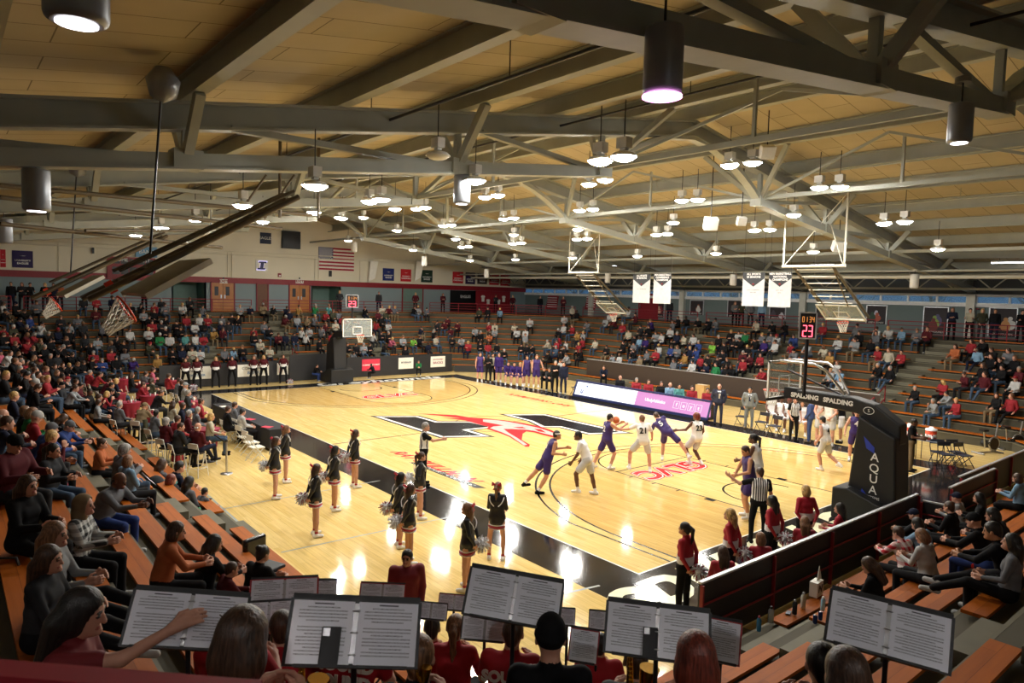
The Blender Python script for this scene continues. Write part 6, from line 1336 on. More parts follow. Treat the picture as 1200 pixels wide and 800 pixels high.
p = on(823, 459, 1, 20.2); p[2] = .0; bx_ = empty('cardboard_box', tuple(p), 'tall tan cardboard box behind the officials at the right end', 'box'); MB().obox((p[0], p[1], .55), .55, .5, 1.1).build('box_body', mat('cardboard', hexc('b5925c'), .8), bx_); MB().obox((p[0], p[1], 1.105), .57, .12, .012).build('tape_strip', M_SIGNW, bx_)
# ---- home bench
proto('nbench', **dict(SIT, sleeve='none', legs='shorts', lod=1, aL=((-.15, .5, -1), (.2, .9, -.3)), aR=((.15, .5, -1), (-.2, .9, -.3)), S=(0, .05, 1)))
hb_ = [(901, 500, 'd', 'k', 'in white leggings, leftmost'), (912, 504, 'd', 'k', 'second from the left'), (921, 506, 'd', 'r', 'third from the left'), (936, 510, 'm', 'k', 'behind the striped referee')]
for (x, y, sk, hc_, lab) in hb_:
    p = fl(x, y); place('nbench', (p[0], p[1]+.15, 0), cdir(p, 178), 'seated player in white on the home bench, '+lab, M_WJ, M_WJ, sk, 'short', hc_, M_SHOEW, M_WJ, 'home team bench in white', 1.1)
# ================================================================ FURNITURE ON THE FLOOR
def fold_chair(name, lab, grp, seatm, frm):
    o = empty(name, (0, 0, 0), lab, 'chair', grp)
    s = MB(); s.local = True; s.obox((0, .0, .45), .42, .40, .03).build('seat', seatm, o)
    s = MB(); s.local = True; s.obox((0, -.23, .78), .42, .025, .16, 0, None, -.15).build('backrest', seatm, o)
    for sx in (-1, 1):
        s = MB(); s.local = True; s.tube([(sx*.22, .26, 0), (sx*.22, -.18, .60), (sx*.22, -.25, .88)], .014, 6).build('leg', frm, o)
        s = MB(); s.local = True; s.tube([(sx*.2, -.28, 0), (sx*.2, .17, .45)], .014, 6).build('leg', frm, o)
    s = MB(); s.local = True; s.tube([(-.2, -.2, .1), (.2, -.2, .1)], .01, 5).tube([(-.22, .2, .12), (.22, .2, .12)], .01, 5).build('stretcher', frm, o)
    return o
fcw = fold_chair('folding_chair', '', 'white folding chairs at the press table', mat('white_plastic', hexc('e0ddd2'), .5), M_STEELL); fcd = fold_chair('folding_chair', '', 'dark folding chairs on the bench side', mat('navy_seat', hexc('23283a'), .5), M_DMET)
fw = [False, False]
def put(proto_, loc, rz, lab, flag):
    o = proto_ if not fw[flag] else copy_tree(proto_); fw[flag] = True; o.location = loc; o.rotation_euler = (0, 0, rz); o['label'] = lab; return o
for i, (x, y) in enumerate(((272, 519), (285, 517), (290, 526), (298, 533), (304, 539), (280, 512))):
    p = fl(x, y); put(fcw, (p[0], p[1]-.1, 0), .1, f'white folding chair at the black press table, {["first", "fourth", "third", "second nearest", "nearest", "farthest"][i]} in the row', 0)
for i, (x, y, phi) in enumerate(((866, 500, 0), (889, 507, 0), (672, 463, 0), (904, 512, 0), (1096, 545, 60), (1106, 548, 80), (1117, 545, 100), (1126, 549, 120))):
    p = fl(x, y); put(fcd, (p[0], p[1]+.2, 0), PI+(0 if i < 4 else phi*.01), ['dark folding chair left of the grey-suited coach', 'dark folding chair right of the grey-suited coach', 'dark folding chair just left of the courtside screen', 'dark folding chair between coach and seated players', 'half-folded dark chair beside the drinks table, leftmost', 'half-folded dark chair, second in the pile of chairs', 'half-folded dark chair, third in the pile of chairs', 'half-folded dark chair, rightmost in the pile of chairs'][i], 1)
# black press table on the near sideline
a = fl(262, 487, .75); 
pt = empty('press_table', (11.2, -2.0, 0), 'black cloth covered press table along the near sideline by the white chairs', 'table')
x0 = on(258, 475, 1, -2.0)[0]; x1 = on(326, 506, 1, -2.0)[0]
MB().box(x0, x1, -2.3, -1.55, .1, .76).build('table_cloth', M_TBL, pt)
for x in (x0+.1, x1-.1): MB().box(x-.03, x+.03, -2.2, -1.65, 0, .1).build('leg', M_DMET, pt)
for i, (x, y, m_) in enumerate(((245, 505, M_SIGNW), (302, 484, M_SIGNW), (245, 497, M_SIGNW))): pass
for i, (px, py, c_) in enumerate(((262, 476, M_SIGNW), (281, 489, M_SIGNW), (293, 491, M_SIGNR), (313, 500, M_SIGNR))):
    p = on(px, py, 2, .765); o = empty('paper_sheet', (p[0], p[1], .76), f'sheet of paper lying on the black press table, {["first", "second", "third", "last, printed red"][i]} from the far end', 'paper', 'papers on the press table'); MB().obox((p[0], p[1], .765), .35, .25, .008, .2*i).build('sheet', c_, o)
# crowd-control post
for i, (px, py) in enumerate(((265.5, 555), (199, 541))):
    p = fl(px, py); o = empty('queue_post', (*p, 0), 'brushed metal queue post with round base beside the table guests' if i == 0 else 'metal queue post partly hidden among the tall stools', 'post')
    if i: continue
    MB().lathe((*p, 0), [(.17, 0), (.17, .02), (.05, .04)], 24).build('base', M_CHROME, o); MB().tube([(*p, .03), (*p, .98)], .03, 12).build('pole', M_CHROME, o); MB().lathe((*p, .98), [(.035, 0), (.045, .02), (.02, .06)], 12).build('cap', M_BLACK, o)
    q_ = fl(248, 541); MB().bar((*p, .93), (q_[0], q_[1], .93), .01, .05).build('belt', M_BLACK, o)
bpy.data.objects.remove([o_ for o_ in COL.objects if o_.name.startswith('queue_post') and not o_.children][0])
# high tables with maroon cloth + stools
M_CLOTHM = mat('maroon_table_cloth', hexc('8e1733'), .7, noise=.05); M_STOOL = mat('white_stool_metal', hexc('dcdad2'), .45)
def hightable(px, py, lab):
    p = on(px, py, 2, 1.06); o = empty('high_table', (p[0], p[1], 0), 'maroon covered high table '+lab, 'table', 'maroon covered high tables')
    MB().lathe((p[0], p[1], 0), [(.38, 1.045), (.39, 1.06), (.37, 1.065), (.02, 1.065)], 24).build('table_top', M_CLOTHM, o)
    pr2 = [(.385+.01*math.sin(0), 1.05)]; b = MB(); n = 36; vs = []
    for z, f_ in ((1.05, 0), (.85, .012), (.6, .03), (.45, .04)):
        for i in range(n): a = 2*PI*i/n; r = .388-(1.05-z)*.22+f_*math.sin(a*9); vs.append((p[0]+r*math.cos(a), p[1]+r*math.sin(a), z))
    b.add(vs, [(j*n+i, (j+1)*n+i, (j+1)*n+(i+1) % n, j*n+(i+1) % n) for j in range(3) for i in range(n)], None, True); b.build('cloth_skirt', M_CLOTHM, o)
    MB().tube([(p[0], p[1], .03), (p[0], p[1], 1.05)], .04, 10).lathe((p[0], p[1], 0), [(.28, 0), (.28, .02), (.05, .04)], 20).build('pedestal', M_DMET, o)
    return p
tl_ = [(143, 444, 'farthest left'), (136, 461, 'beside the navy chair back'), (152, 471, 'in the middle front'), (172, 484, 'between the capped man and maroon guests'), (168, 449, 'behind the man in red and white'), (176, 463, 'behind the dark-coated guest'), (205, 446, 'at the back near the boards'), (243, 502, 'beside the bald man in the maroon shirt'), (222, 470, 'right of centre among the guests')]
TBP = [hightable(*t) for t in tl_]
rnd = random.Random(3)
k_ = 0
for i, P in enumerate(TBP):
    for j in range(3):
        a = rnd.uniform(0, 6.28); x, y = P[0]+.2*math.cos(a+j*2.1), P[1]+.2*math.sin(a+j*2.1); k_ += 1
        o = empty('drink_cup', (x, y, 1.065), f'small cup on the maroon high table {tl_[i][2]}', 'cup', f'cups on the high table {tl_[i][2]}'); mm = [M_SIGNW, M_CHROME, M_RED][j]
        MB().lathe((x, y, 1.065), [(.028, 0), (.038, .11), (.034, .11), (.026, .01)], 12).build('cup_body', mm, o)
        MB().lathe((x, y, 1.175), [(.04, 0), (.04, .008), (.01, .012)], 12).build('lid', M_BLACK if j else M_SIGNW, o)
st0 = empty('bar_stool', (0, 0, 0), '', 'stool', 'tall stools at the high tables')
s = MB(); s.local = True; s.lathe((0, 0, .68), [(.17, 0), (.19, .02), (.18, .045), (.02, .05)], 20).build('seat', M_BROWN, st0)
for sx in (-1, 1):
    for sy in (-1, 1): s = MB(); s.local = True; s.tube([(sx*.2, sy*.2, 0), (sx*.13, sy*.13, .69)], .013, 6).build('leg', M_STOOL, st0)
s = MB(); s.local = True; c4 = [(-.18, -.18, .25), (.18, -.18, .25), (.18, .18, .25), (-.18, .18, .25), (-.18, -.18, .25)]; s.tube(c4, .01, 5).build('foot_ring', M_STOOL, st0)
s = MB(); s.local = True; s.tube([(-.17, -.14, .7), (-.19, -.22, 1.0), (.19, -.22, 1.0), (.17, -.14, .7)], .012, 6).obox((0, -.21, .93), .34, .02, .16).build('backrest', M_STOOL, st0)
first = True
guests = """103 437 r g s;110 438 r b s;120 446 m b s;128 452 k k s;136 447 n y b;154 440 k b l;162 451 r b s;119 462 r y b;127 459 d k s;139 475 g g s;163 476 t n c;180 485 g k s;180 460 k b s;189 460 m g s;200 474 x b l;212 476 n b s;219 485 m g s;207 492 r b s;194 495 m g u;208 501 d b s;232 500 m w d;229 481 g g s;246 489 x y b;244 480 g r b;197 441 r b s;179 434 i b s;171 438 g b s;220 461 d g s;207 447 g b s;235 471 r b s;216 452 q g c;227 470 r k s;175 447 v b u;213 449 k b s"""
hcn = {'s': 'short', 'l': 'long', 'b': 'bob', 'u': 'curly', 'c': 'cap', 'd': 'balding', 'e': 'beanie', 'o': 'hood', 'p': 'ponytail', 'n': 'bun'}
pn = 'abcdefgh'
GU = []
for s_ in guests.split(';'):
    x, y, T_, hc_, ht = s_.split(); p = on(float(x), float(y), 2, 1.47); GU.append((p[0], p[1], T_, hc_, ht, float(x)))
GU = [q for i, q in enumerate(GU) if all(math.dist(q[:2], r_[:2]) > .45 for r_ in GU[:i])]; GU.sort(key=lambda q: q[5])
for i, (x, y, T_, hc_, ht, px) in enumerate(GU):
    rz = cdir((x, y), 70+rnd.uniform(-35, 25)); z = .24
    o = st0 if first else copy_tree(st0); first = False; o.location = (x, y, 0); o.rotation_euler = (0, 0, rz); o['label'] = f'tall white-legged stool under the {ordn(i+1)} table guest from the left'
    hn = HAIRC.get(hc_, ('grey',))[0]
    place(P_('n'+pn[(i*3+int(px)) % 8]), (x, y, z), rz, f'table guest in {CLO[T_][0]} top with {hn} hair, {ordn(i+1)} guest from the left', T_, 'nkud'[i % 4], 'l' if i % 5 else 'm', hcn[ht], hc_, 'k', 'w', 'guests on tall stools', 1.02, hat=T_)
for i, (x, y, T_, ht, hc_, lab) in enumerate(((266, 481, 'k', 'short', 'b', 'in black'), (274, 476, 'g', 'short', 'b', 'in grey behind'), (283, 484, 'w', 'short', 'k', 'in a white shirt'))):
    p = on(x, y, 2, 1.22); place(P_('na'), (p[0], p[1], 0), cdir(p, 75), f'person {lab} seated at the black press table', T_, 'k', 'l', ht, hc_, 'k', 'w', 'people at the press table', 1.03)
# coats over stools
for i, (px, py, c_, lab) in enumerate(((124, 480, 'k', 'long black coat'), (131, 486, 'n', 'long navy coat'), (168, 500, 'v', 'dark olive jacket'), (207, 522, 'r', 'red jacket'))):
    p = on(px, py, 2, .75); o = empty('draped_coat', (p[0], p[1], .35), f'{lab} draped over the back of a tall stool', 'coat'); b = MB(); n = 14; vs = []
    for j, z in enumerate((1.02, .98, .75, .5, .3)):
        for k in range(n): a = 2*PI*k/n; vs.append((p[0]+(.20+.03*math.sin(a*4+j))*math.cos(a), p[1]+(.09+.02*math.cos(a*5))*math.sin(a)*(1+.2*j), z+(.03*math.sin(a*3) if j == 4 else 0)))
    b.add(vs, [(j*n+k, (j+1)*n+k, (j+1)*n+(k+1) % n, j*n+(k+1) % n) for j in range(4) for k in range(n)]+[tuple(range(n))], None, True); b.build('coat_body', CLOM[c_], o)
    sl_ = MB(); sl_.tube([(p[0]+.18, p[1], .95), (p[0]+.24, p[1]+.02, .6)], [.06, .045], 8); sl_.build('sleeve', CLOM[c_], o)
# snack table with trays
p = on(129, 437, 2, .8); o = empty('snack_table', (p[0], p[1], 0), 'low dark table with trays of food near the aisle', 'table')
MB().box(p[0]-.9, p[0]+.9, p[1]-.4, p[1]+.4, .76, .8).build('table_top', M_TBL, o)
for sx in (-.8, .8):
    for sy in (-.3, .3): MB().tube([(p[0]+sx, p[1]+sy, 0), (p[0]+sx, p[1]+sy, .76)], .02, 6).build('leg', M_DMET, o)
for i in range(4):
    x = p[0]-.65+i*.42; t_ = empty('food_tray', (x, p[1], .8), f'food tray on the low dark table, {["first", "second", "third", "fourth"][i]} along it', 'tray', 'food trays'); MB().lathe((x, p[1], .8), [(.13, 0), (.17, .04), (.15, .04), (.12, .012)], 16).build('dish', M_CHROME, t_); MB().lathe((x, p[1], .81), [(.12, 0), (.10, .04), (.02, .055)], 10).build('food', [M_GOLD, M_SIGNW, mat('salad_green', hexc('6f8f3a'), .7), M_BENCH][i], t_)
# ---- drinks table with coolers
p = fl(1078, 540); ctr_ = (p[0], p[1]+.25)
for i, (dx_, h_) in enumerate(((-.75, .78), (.2, .78))):
    o = empty('drinks_table', (ctr_[0]+dx_, ctr_[1], 0), f'small folding table crowded with bottles and cups, {"left" if i == 0 else "right"} of two', 'table', 'small tables by the bench'); x, y = ctr_[0]+dx_, ctr_[1]
    MB().box(x-.4, x+.4, y-.3, y+.3, h_-.03, h_).build('table_top', mat('table_grey', hexc('6e7480'), .5), o)
    for sx in (-.35, .35):
        for sy in (-.25, .25): MB().tube([(x+sx, y+sy, 0), (x+sx, y+sy, h_-.03)], .014, 6).build('leg', M_DMET, o)
M_COOL = mat('cooler_orange', hexc('e8512a'), .5)
for i, (dx_, dy_, px) in enumerate(((.2, .05, 0), (-.95, .05, 0), (-.55, .1, 0))):
    x, y = ctr_[0]+dx_, ctr_[1]+dy_; z = .78; o = empty('drinks_cooler', (x, y, z), ['orange and white drinks cooler with bottle on its lid, right of the staff member', 'orange drinks cooler left of the staff member', 'orange drinks cooler half hidden behind the staff member'][i], 'drinks cooler')
    MB().lathe((x, y, z), [(.15, 0), (.17, .03), (.18, .33), (.17, .34)], 22).build('cooler_body', M_COOL, o); MB().lathe((x, y, z+.34), [(.19, 0), (.19, .06), (.08, .09), (.06, .13), (.02, .13)], 22).build('lid', M_WHITE, o)
    MB().lathe((x, y, z+.1), [(.172, 0), (.183, .01), (.184, .1), (.173, .11)], 22).build('white_band', M_WHITE, o); MB().tube([(x-.17, y-.05, z+.04), (x-.22, y-.08, z+.04), (x-.22, y-.08, z)], .012, 6).build('tap', M_BLACK, o)
for i in range(9):
    x, y = ctr_[0]-1.05+.17*i, ctr_[1]-.2+.03*(i % 3); o = empty('water_bottle', (x, y, .78), 'white squeeze bottle in the row on the small drinks tables', 'bottle', 'squeeze bottles on the drinks tables'); MB().lathe((x, y, .78), [(.033, 0), (.036, .14), (.02, .17)], 12).build('bottle_body', M_WHITE, o); MB().lathe((x, y, .95), [(.022, 0), (.02, .03), (.006, .05)], 10).build('cap', M_RED, o)
# ---- exercise bikes
def bike(px, py, rz, lab):
    p = fl(px, py); o = empty('exercise_bike', (*p, 0), lab, 'exercise bike', 'exercise bikes in the corner', rz)
    def B(): b = MB(); b.local = True; return b
    B().tube([(-.5, -.25, .04), (-.5, .25, .04)], .035, 8).tube([(.5, -.25, .04), (.5, .25, .04)], .035, 8).tube([(-.5, 0, .05), (.5, 0, .05)], .03, 8).build('base', M_CHROME, o)
    B().tube([(.3, 0, .05), (.38, 0, .6), (.45, 0, 1.15)], .03, 8).build('handlebar_post', M_CHROME, o)
    B().tube([(-.15, 0, .2), (-.25, 0, .85)], .028, 8).build('seat_post', M_CHROME, o)
    B().tube([(.45, -.22, 1.2), (.42, -.2, 1.1), (.45, 0, 1.12), (.42, .2, 1.1), (.6, .22, 1.18)], .018, 6).build('handlebar', M_BLACK, o)
    w = B(); w.tube([(.32+.26*math.cos(a), 0, .36+.26*math.sin(a)) for a in np.linspace(0, 2*PI, 26)], .03, 8); w.build('flywheel_guard', M_CHROME, o)
    w = B(); Mx = [( .32+.22*math.cos(a), .36+.22*math.sin(a)) for a in np.linspace(0, 2*PI, 20)[:-1]]; n = len(Mx); w.add([(x, -.03, z) for x, z in Mx]+[(x, .03, z) for x, z in Mx], [tuple(range(n)), tuple(range(2*n-1, n-1, -1))]+[(i, n+i, n+(i+1) % n, (i+1) % n) for i in range(n)]); w.build('flywheel', M_BROWN, o)
    B().obox((-.26, 0, .9), .28, .2, .07).build('saddle', M_BLACK, o)
    for s in (-1, 1): B().tube([(0, s*.06, .33), (.0+s*.12, s*.08, .33-s*.12)], .014, 6).obox((s*.12, s*.13, .33-s*.12), .1, .1, .03).build('pedal', M_BLACK, o)
bike(1157, 531, 1.2, 'grey exercise bike on the floor at the right, nearer the chairs'); bike(1184, 527, 1.0, 'grey exercise bike at the right edge beside the corner barrier')
# bags by the bench row
def bag(px, py, m, lab, s=.5, z=0, at=None, name='duffel_bag'):
    p = at if at is not None else fl(px, py, z); o = empty(name, (p[0], p[1], z), lab, 'bag')
    vs, Q, cl = surf([cap((-s*.45, 0, s*.28), (s*.45, 0, s*.28), s*.3, s*.3, 0), ell((0, .02, s*.42), (s*.5, s*.3, s*.18), 0), ell((0, -s*.22, s*.25), (s*.3, s*.14, s*.18), 0)], s*.055)
    me = mesh_from(vs, Q, cl, 'bag_body'); me.materials.append(m); b = bpy.data.objects.new('bag_body', me); COL.objects.link(b); b.parent = o
    h_ = MB(); h_.local = True; h_.tube([(-s*.25, -.02, s*.5), (-s*.15, 0, s*.75), (s*.15, 0, s*.75), (s*.25, -.02, s*.5)], .015, 6).build('strap', M_BLACK, o); o.rotation_euler[2] = rnd.uniform(0, 3); return o
bag(1137, 519, M_BLACKPAD, 'black duffel bag on the floor below the first bench, left of two', .55); bag(1155, 522, M_BLACKPAD, 'black duffel bag on the floor below the first bench, right of two', .55); bag(1040, 552, M_BLACKPAD, 'black bag on the floor behind the near hoop tower', .45)
# ================================================================ THE STANDS CROWD
crowd = """4 353 g s;13 352 b s;6 366 k s;19 366 n s;33 375 r s;41 375 k s;27 389 r l;38 394 k l;44 389 k s;13 399 r c;31 399 q o;7 411 i c;2 413 w s;68 387 n c;62 392 r s;80 377 q s;80 386 k s;91 373 g s;97 378 d s;119 378 g s;112 360 m s;58 372 b s;47 381 k s;61 406 k s;55 417 k s;62 414 k s;45 409 k s;93 410 r s;83 415 r s;107 401 k s;114 409 k s;74 413 k s;73 396 w s;87 398 k s;100 395 d s;
103 419 b s;92 420 k s;73 424 k l;64 425 k s;82 427 k s;113 417 k s;11 423 k s;8 421 k s;22 422 k s;30 424 r s;34 431 r s;21 432 k s;12 436 d e;4 434 k s;28 437 v l;3 441 k s;36 450 k c;37 454 k s;56 445 r s;53 440 k s;72 454 q s;77 453 r l;23 460 n s;5 459 k b;11 461 k s;119 421 w e;45 420 k l;50 430 k s;
2 483 k d;6 491 n s;14 493 r c;34 484 e b;28 479 k s;47 490 k c;69 487 k l;44 482 k s;60 500 b c;56 510 m s;63 527 d l;17 518 m c;20 509 k s;115 518 o p;
128 531 g u;141 529 m s;147 538 s b;123 546 k l;105 576 k s;139 562 g d;
34 568 k l;4 582 n s;99 592 b o;
135 395 k s;145 400 k s;130 409 r s;146 408 g s;136 417 k s;123 414 w e;154 416 p e;164 354 k l;168 360 q b;181 354 r s;193 354 g s;213 353 w s;236 357 g s;175 367 k s;180 361 k s;192 367 k s;189 379 d s;178 380 r s;174 388 w l;194 387 k c;187 394 e c;207 374 k s;218 373 r s;228 374 w l;234 368 w s;238 372 r s;217 392 c s;229 393 w l;238 393 r s;211 401 k s;203 400 k s;202 407 k s;222 400 k l;213 412 n s;214 404 k s;225 408 x l;185 417 y s;
243 355 g s;281 356 q s;292 355 n d;308 359 t d;319 360 k d;335 358 n s;339 361 n s;349 360 y s;332 369 m s;335 371 w s;348 368 q s;243 367 r s;260 371 g l;271 370 k s;279 373 k s;285 372 g s;297 381 r s;309 378 g s;315 381 k s;249 383 y s;260 385 m l;297 393 k l;304 398 x c;325 393 m s;334 392 n s;345 391 n s;357 392 w s;352 385 w s;316 407 x b;323 405 k s;263 408 g s;272 407 s s;284 407 k s;359 373 t s;359 386 g s;
368 357 e s;373 359 m s;384 360 c s;380 367 r b;390 362 v s;397 363 g s;401 371 r l;380 375 m s;367 371 g s;387 364 n s;393 379 x l;376 381 g s;362 384 q s;374 395 k s;388 389 r s;427 356 k s;448 360 x b;443 365 m s;454 361 m s;461 358 g s;452 364 v s;447 371 k s;440 374 r s;454 377 w s;436 389 w s;447 386 k s;455 390 k s;457 397 i s;407 379 k s;420 378 k s;407 401 k s;412 410 g s;417 403 k s;426 406 q o;433 403 k s;449 405 k s;472 395 q b;477 397 x s;483 396 l s;492 384 n s;492 396 k s;502 404 n s;484 361 k l;490 361 q s;499 361 g s;509 361 n s;467 413 k s;475 412 k b;485 412 s s;
507 361 n s;511 377 d s;516 374 m s;522 378 m l;525 373 m s;529 380 m s;537 377 m l;509 391 k l;515 397 x s;530 397 k l;536 394 k s;542 396 q s;549 399 r s;573 377 r s;580 378 x b;558 385 q s;564 387 k l;574 388 o l;580 386 q s;562 361 v s;586 361 s s;572 364 k s;555 405 g s;563 404 k s;572 400 r s;583 404 k s;587 402 t s;591 408 k c;604 381 x b;616 388 w s;606 388 w s;611 405 k s;618 406 k s;605 404 d s;
621 375 w s;604 382 x s;616 391 q s;625 403 k s;661 382 w s;671 384 r b;677 386 y s;684 387 q s;689 387 n s;650 389 k c;657 394 r s;653 399 r s;664 401 w l;645 403 x s;652 405 u s;684 397 r l;680 405 r s;682 411 k s;698 397 x s;645 412 k s;657 418 w s;667 419 q s;662 411 k l;662 368 w s;676 367 k s;690 375 g s;706 357 x s;710 372 q s;715 365 w s;711 409 k s;720 411 q s;
725 364 x l;737 363 w s;745 369 m s;722 373 m s;730 378 r s;753 380 d s;765 375 p s;761 381 k s;769 387 q s;776 387 w s;786 386 w s;794 390 n s;802 394 x l;813 394 w l;819 394 g s;737 388 x s;744 396 k s;750 398 s l;757 397 p s;762 399 w s;743 402 g c;731 399 k s;745 409 k l;759 409 g s;769 408 r s;773 405 w s;770 415 s s;787 408 b s;794 407 g s;790 419 g s;803 416 y s;810 415 k d;812 423 w s;750 419 t l;727 413 w s;810 405 n s;818 405 b s;789 379 g s;795 370 k s;806 372 k s;
803 371 k s;812 371 g s;820 372 k s;831 370 k s;840 372 g s;857 387 k s;866 387 w s;874 387 e s;881 388 n s;888 376 x s;907 375 k s;913 375 w s;894 387 g s;904 389 g s;913 388 q c;861 392 g s;870 394 k s;860 398 k s;843 397 k s;849 404 k s;887 395 k s;892 397 q s;896 400 p s;905 395 k s;909 402 w s;883 401 r s;876 402 k s;809 401 n s;819 402 b s;825 403 l s;835 405 l b;841 406 c s;847 409 k s;822 416 r l;830 414 k s;836 418 r l;841 419 k s;853 420 k s;860 419 b s;871 411 m s;880 412 m l;872 419 r c;892 415 r s;899 415 g s;829 424 n s;839 426 e s;852 426 k s;860 427 k s;868 428 w e;875 436 m s;897 432 r s;
921 378 k s;928 379 x b;932 391 b s;929 404 r s;933 411 g c;939 407 r s;949 403 q s;965 378 r s;968 401 x l;972 408 w s;983 393 w l;992 395 k s;1003 398 q s;991 401 n s;1005 380 g s;1007 388 k s;1022 395 k s;1028 390 g l;1029 403 g c;1030 410 r s;973 416 y s;982 421 w b;974 431 q s;985 431 s s;963 447 w s;986 448 w s;1032 430 k s;1043 431 k s;
1030 382 w s;1044 380 w s;1058 385 s s;1075 384 g s;1087 386 m s;1042 406 x s;1045 414 x l;1057 406 r s;1120 406 o l;1127 405 k s;1139 395 r l;1157 398 k s;1146 408 s l;1164 404 k s;1184 405 g s;1162 420 k s;1172 424 m s;1195 428 m s;1150 415 k s;1176 418 k s;1190 418 k s;
1074 452 k s;1107 443 r l;1116 452 q s;1098 463 q s;1123 466 r s;1127 475 k s;1132 440 m s;1154 438 m s;1175 430 k s;1152 427 k l;1191 442 w c;1170 460 k l;1182 462 m b;1164 467 g s;1185 468 r s;1194 430 m s"""
SIDES = ('right', 'fr', 'far', 'fl', 'left', 'nl', 'near', 'band')
HZ = 1.235
def snap(px, py, sides=SIDES, dh=0.0):
    best = None
    for side in sides:
        for k in range(NR):
            z = RIS*k+HZ+dh; P = on(px, py, 2, z)
            d = ray(px, py); 
            if (z-CAMP[2])/d[2] < 0: continue
            a, c = seg_line(side, k); a = Vector(a); c = Vector(c); u = (c-a).normalized(); v = Vector((P[0], P[1]))-a; t = v.dot(u); off = v.dot(Vector((u.y, -u.x))); ln = (c-a).length
            pen_ = max(0, -t, t-ln); dist = (Vector((P[0], P[1]))-Vector((CAMP[0], CAMP[1]))).length
            s_ = (abs(off)+2*pen_)/max(1, dist*.05)
            if best is None or s_ < best[0]: best = (s_, side, k, t, ln, a, u)
    s_, side, k, t, ln, a, u = best
    if side in ('far', 'left', 'fl', 'fr'):     # refine with the vertical plane over the bench
        d = ray(px, py); n = Vector((u.y, -u.x)); q = ((a.x-CAMP[0])*n.x+(a.y-CAMP[1])*n.y)/(d[0]*n.x+d[1]*n.y); P = CAMP+q*d; t = (Vector((P[0], P[1]))-a).dot(u)
    t = min(max(t, .3), ln-.3); w_ = a+u*t
    return side, k, t, (w_.x, w_.y), u
SH = {'far': 'window stand', 'left': 'flag-wall stand', 'near': 'near stand', 'nl': 'left corner', 'fl': 'far corner', 'fr': 'right corner', 'right': 'baseline stand', 'band': 'band corner'}
SEATS = []
for s_ in crowd.replace('\n', '').split(';'):
    x, y, T_, ht = s_.split(); side, k, t, pos, u = snap(float(x), float(y)); SEATS.append([side, k, t, pos, u, T_, ht])
# fill the dark packed left stands a little more
for i in range(150):
    side = rnd.choice(['nl', 'nl', 'near', 'near', 'left']); k = rnd.randrange(1, 11)
    a, c = seg_line(side, k); a = Vector(a); c = Vector(c); ln = (c-a).length; u = (c-a).normalized()
    t = rnd.uniform(.4, ln-.4) if side == 'nl' else (rnd.uniform(.4, ln*.42) if side == 'near' else rnd.uniform(ln*.62, ln-.4))
    w_ = a+u*t; SEATS.append([side, k, t, (w_.x, w_.y), u, rnd.choice('kkkkndddrgmvkwq'), rnd.choice('sssslcb')])
SEATS = [s_ for s_ in SEATS if not (s_[0] == 'near' and s_[3][0] > 24.0) and not (s_[0] == 'far' and s_[1] < 2 and 5 < s_[3][0] < 24.8)]
# remove clashes
KEEP = []
for s_ in SEATS:
    if all(not (q[0] == s_[0] and q[1] == s_[1] and abs(q[2]-s_[2]) < .43) for q in KEEP): KEEP.append(s_)
SEATS = KEEP
for s_ in SEATS: s_.append(math.dist((s_[3][0], s_[3][1], RIS*s_[1]+1), CAMP))
# ================================================================ NEARBY PEOPLE
def inward(u): return math.atan2(u.x, -u.y)          # heading angle of the inward normal (-u.y.. ) for a stand running along u
def seat_at(px, py, sides, dh=0.0, kk=None):
    side, k, t, pos, u = snap(px, py, sides, dh)
    return side, k, t, pos, u
def hero(key, px, py, sides, turn, lab, top, pant, kw, skin='l', hair='short', hairc='b', scale=1.0, group=None, lod=2, hat=None, txt=None, shoe='w', k=None, name='person', top2=None):
    if key not in PROTO: proto(key, **dict(kw, lod=lod))
    M = PROTO[key][1]; hz = M[2][3]*scale
    if k is None: side, k, t, pos, u = snap(px, py, sides, hz-HZ)
    else:
        side = sides[0]; a, c = seg_line(side, k); u = (Vector(c)-Vector(a)).normalized()
    z = RIS*k; P = on(px, py, 2, z+hz); n = Vector((u.y, -u.x)); a, c = seg_line(side, k); a = Vector(a)
    base = math.atan2(-n.y, -n.x)-PI/2; rz = base+math.radians(turn)
    hx, hy = M[0][3]*scale, M[1][3]*scale; ox = hx*math.cos(rz)-hy*math.sin(rz); oy = hx*math.sin(rz)+hy*math.cos(rz)
    x, y = P[0]-ox, P[1]-oy; off = (Vector((x, y))-a).dot(n); lim = max(-.16, min(.16, off))
    x -= n.x*(off-lim); y -= n.y*(off-lim)
    o = place(key, (x, y, z), rz, lab, top, pant, skin, hair, hairc, shoe, 'w', group, scale, hat=hat, name=name)
    if txt: number(o, PROTO[key][2], txt, M_SIGNW, .115, z=.36, off=.131)
    SEATS[:] = [s for s in SEATS if not (s[0] == side and s[1] == k and math.dist(s[3], (x, y)) < .5)]
    return o
S_ = dict(SIT)
BS = ('band',)
rs = ('right',)
near_ = ('near',)
SHORT = dict(sleeve='short')
gb = 'pep band members seen from behind'
M_BRED = mat('band_red_shirt', hexc('a80f20'), .75, noise=.04)
hero('b_beanie', 645, 748, BS, 5, k=7, lab= 'band member in black beanie with long brown hair, seen from behind', top='k', pant='k', kw=dict(S_, S=(0, .08, 1), aL=((-.15, .4, -1), (.3, 1, .1)), aR=((.15, .4, -1), (-.3, 1, .1))), skin='l', hair='beanie', hairc='b', scale=1.0, group=gb, hat='k')
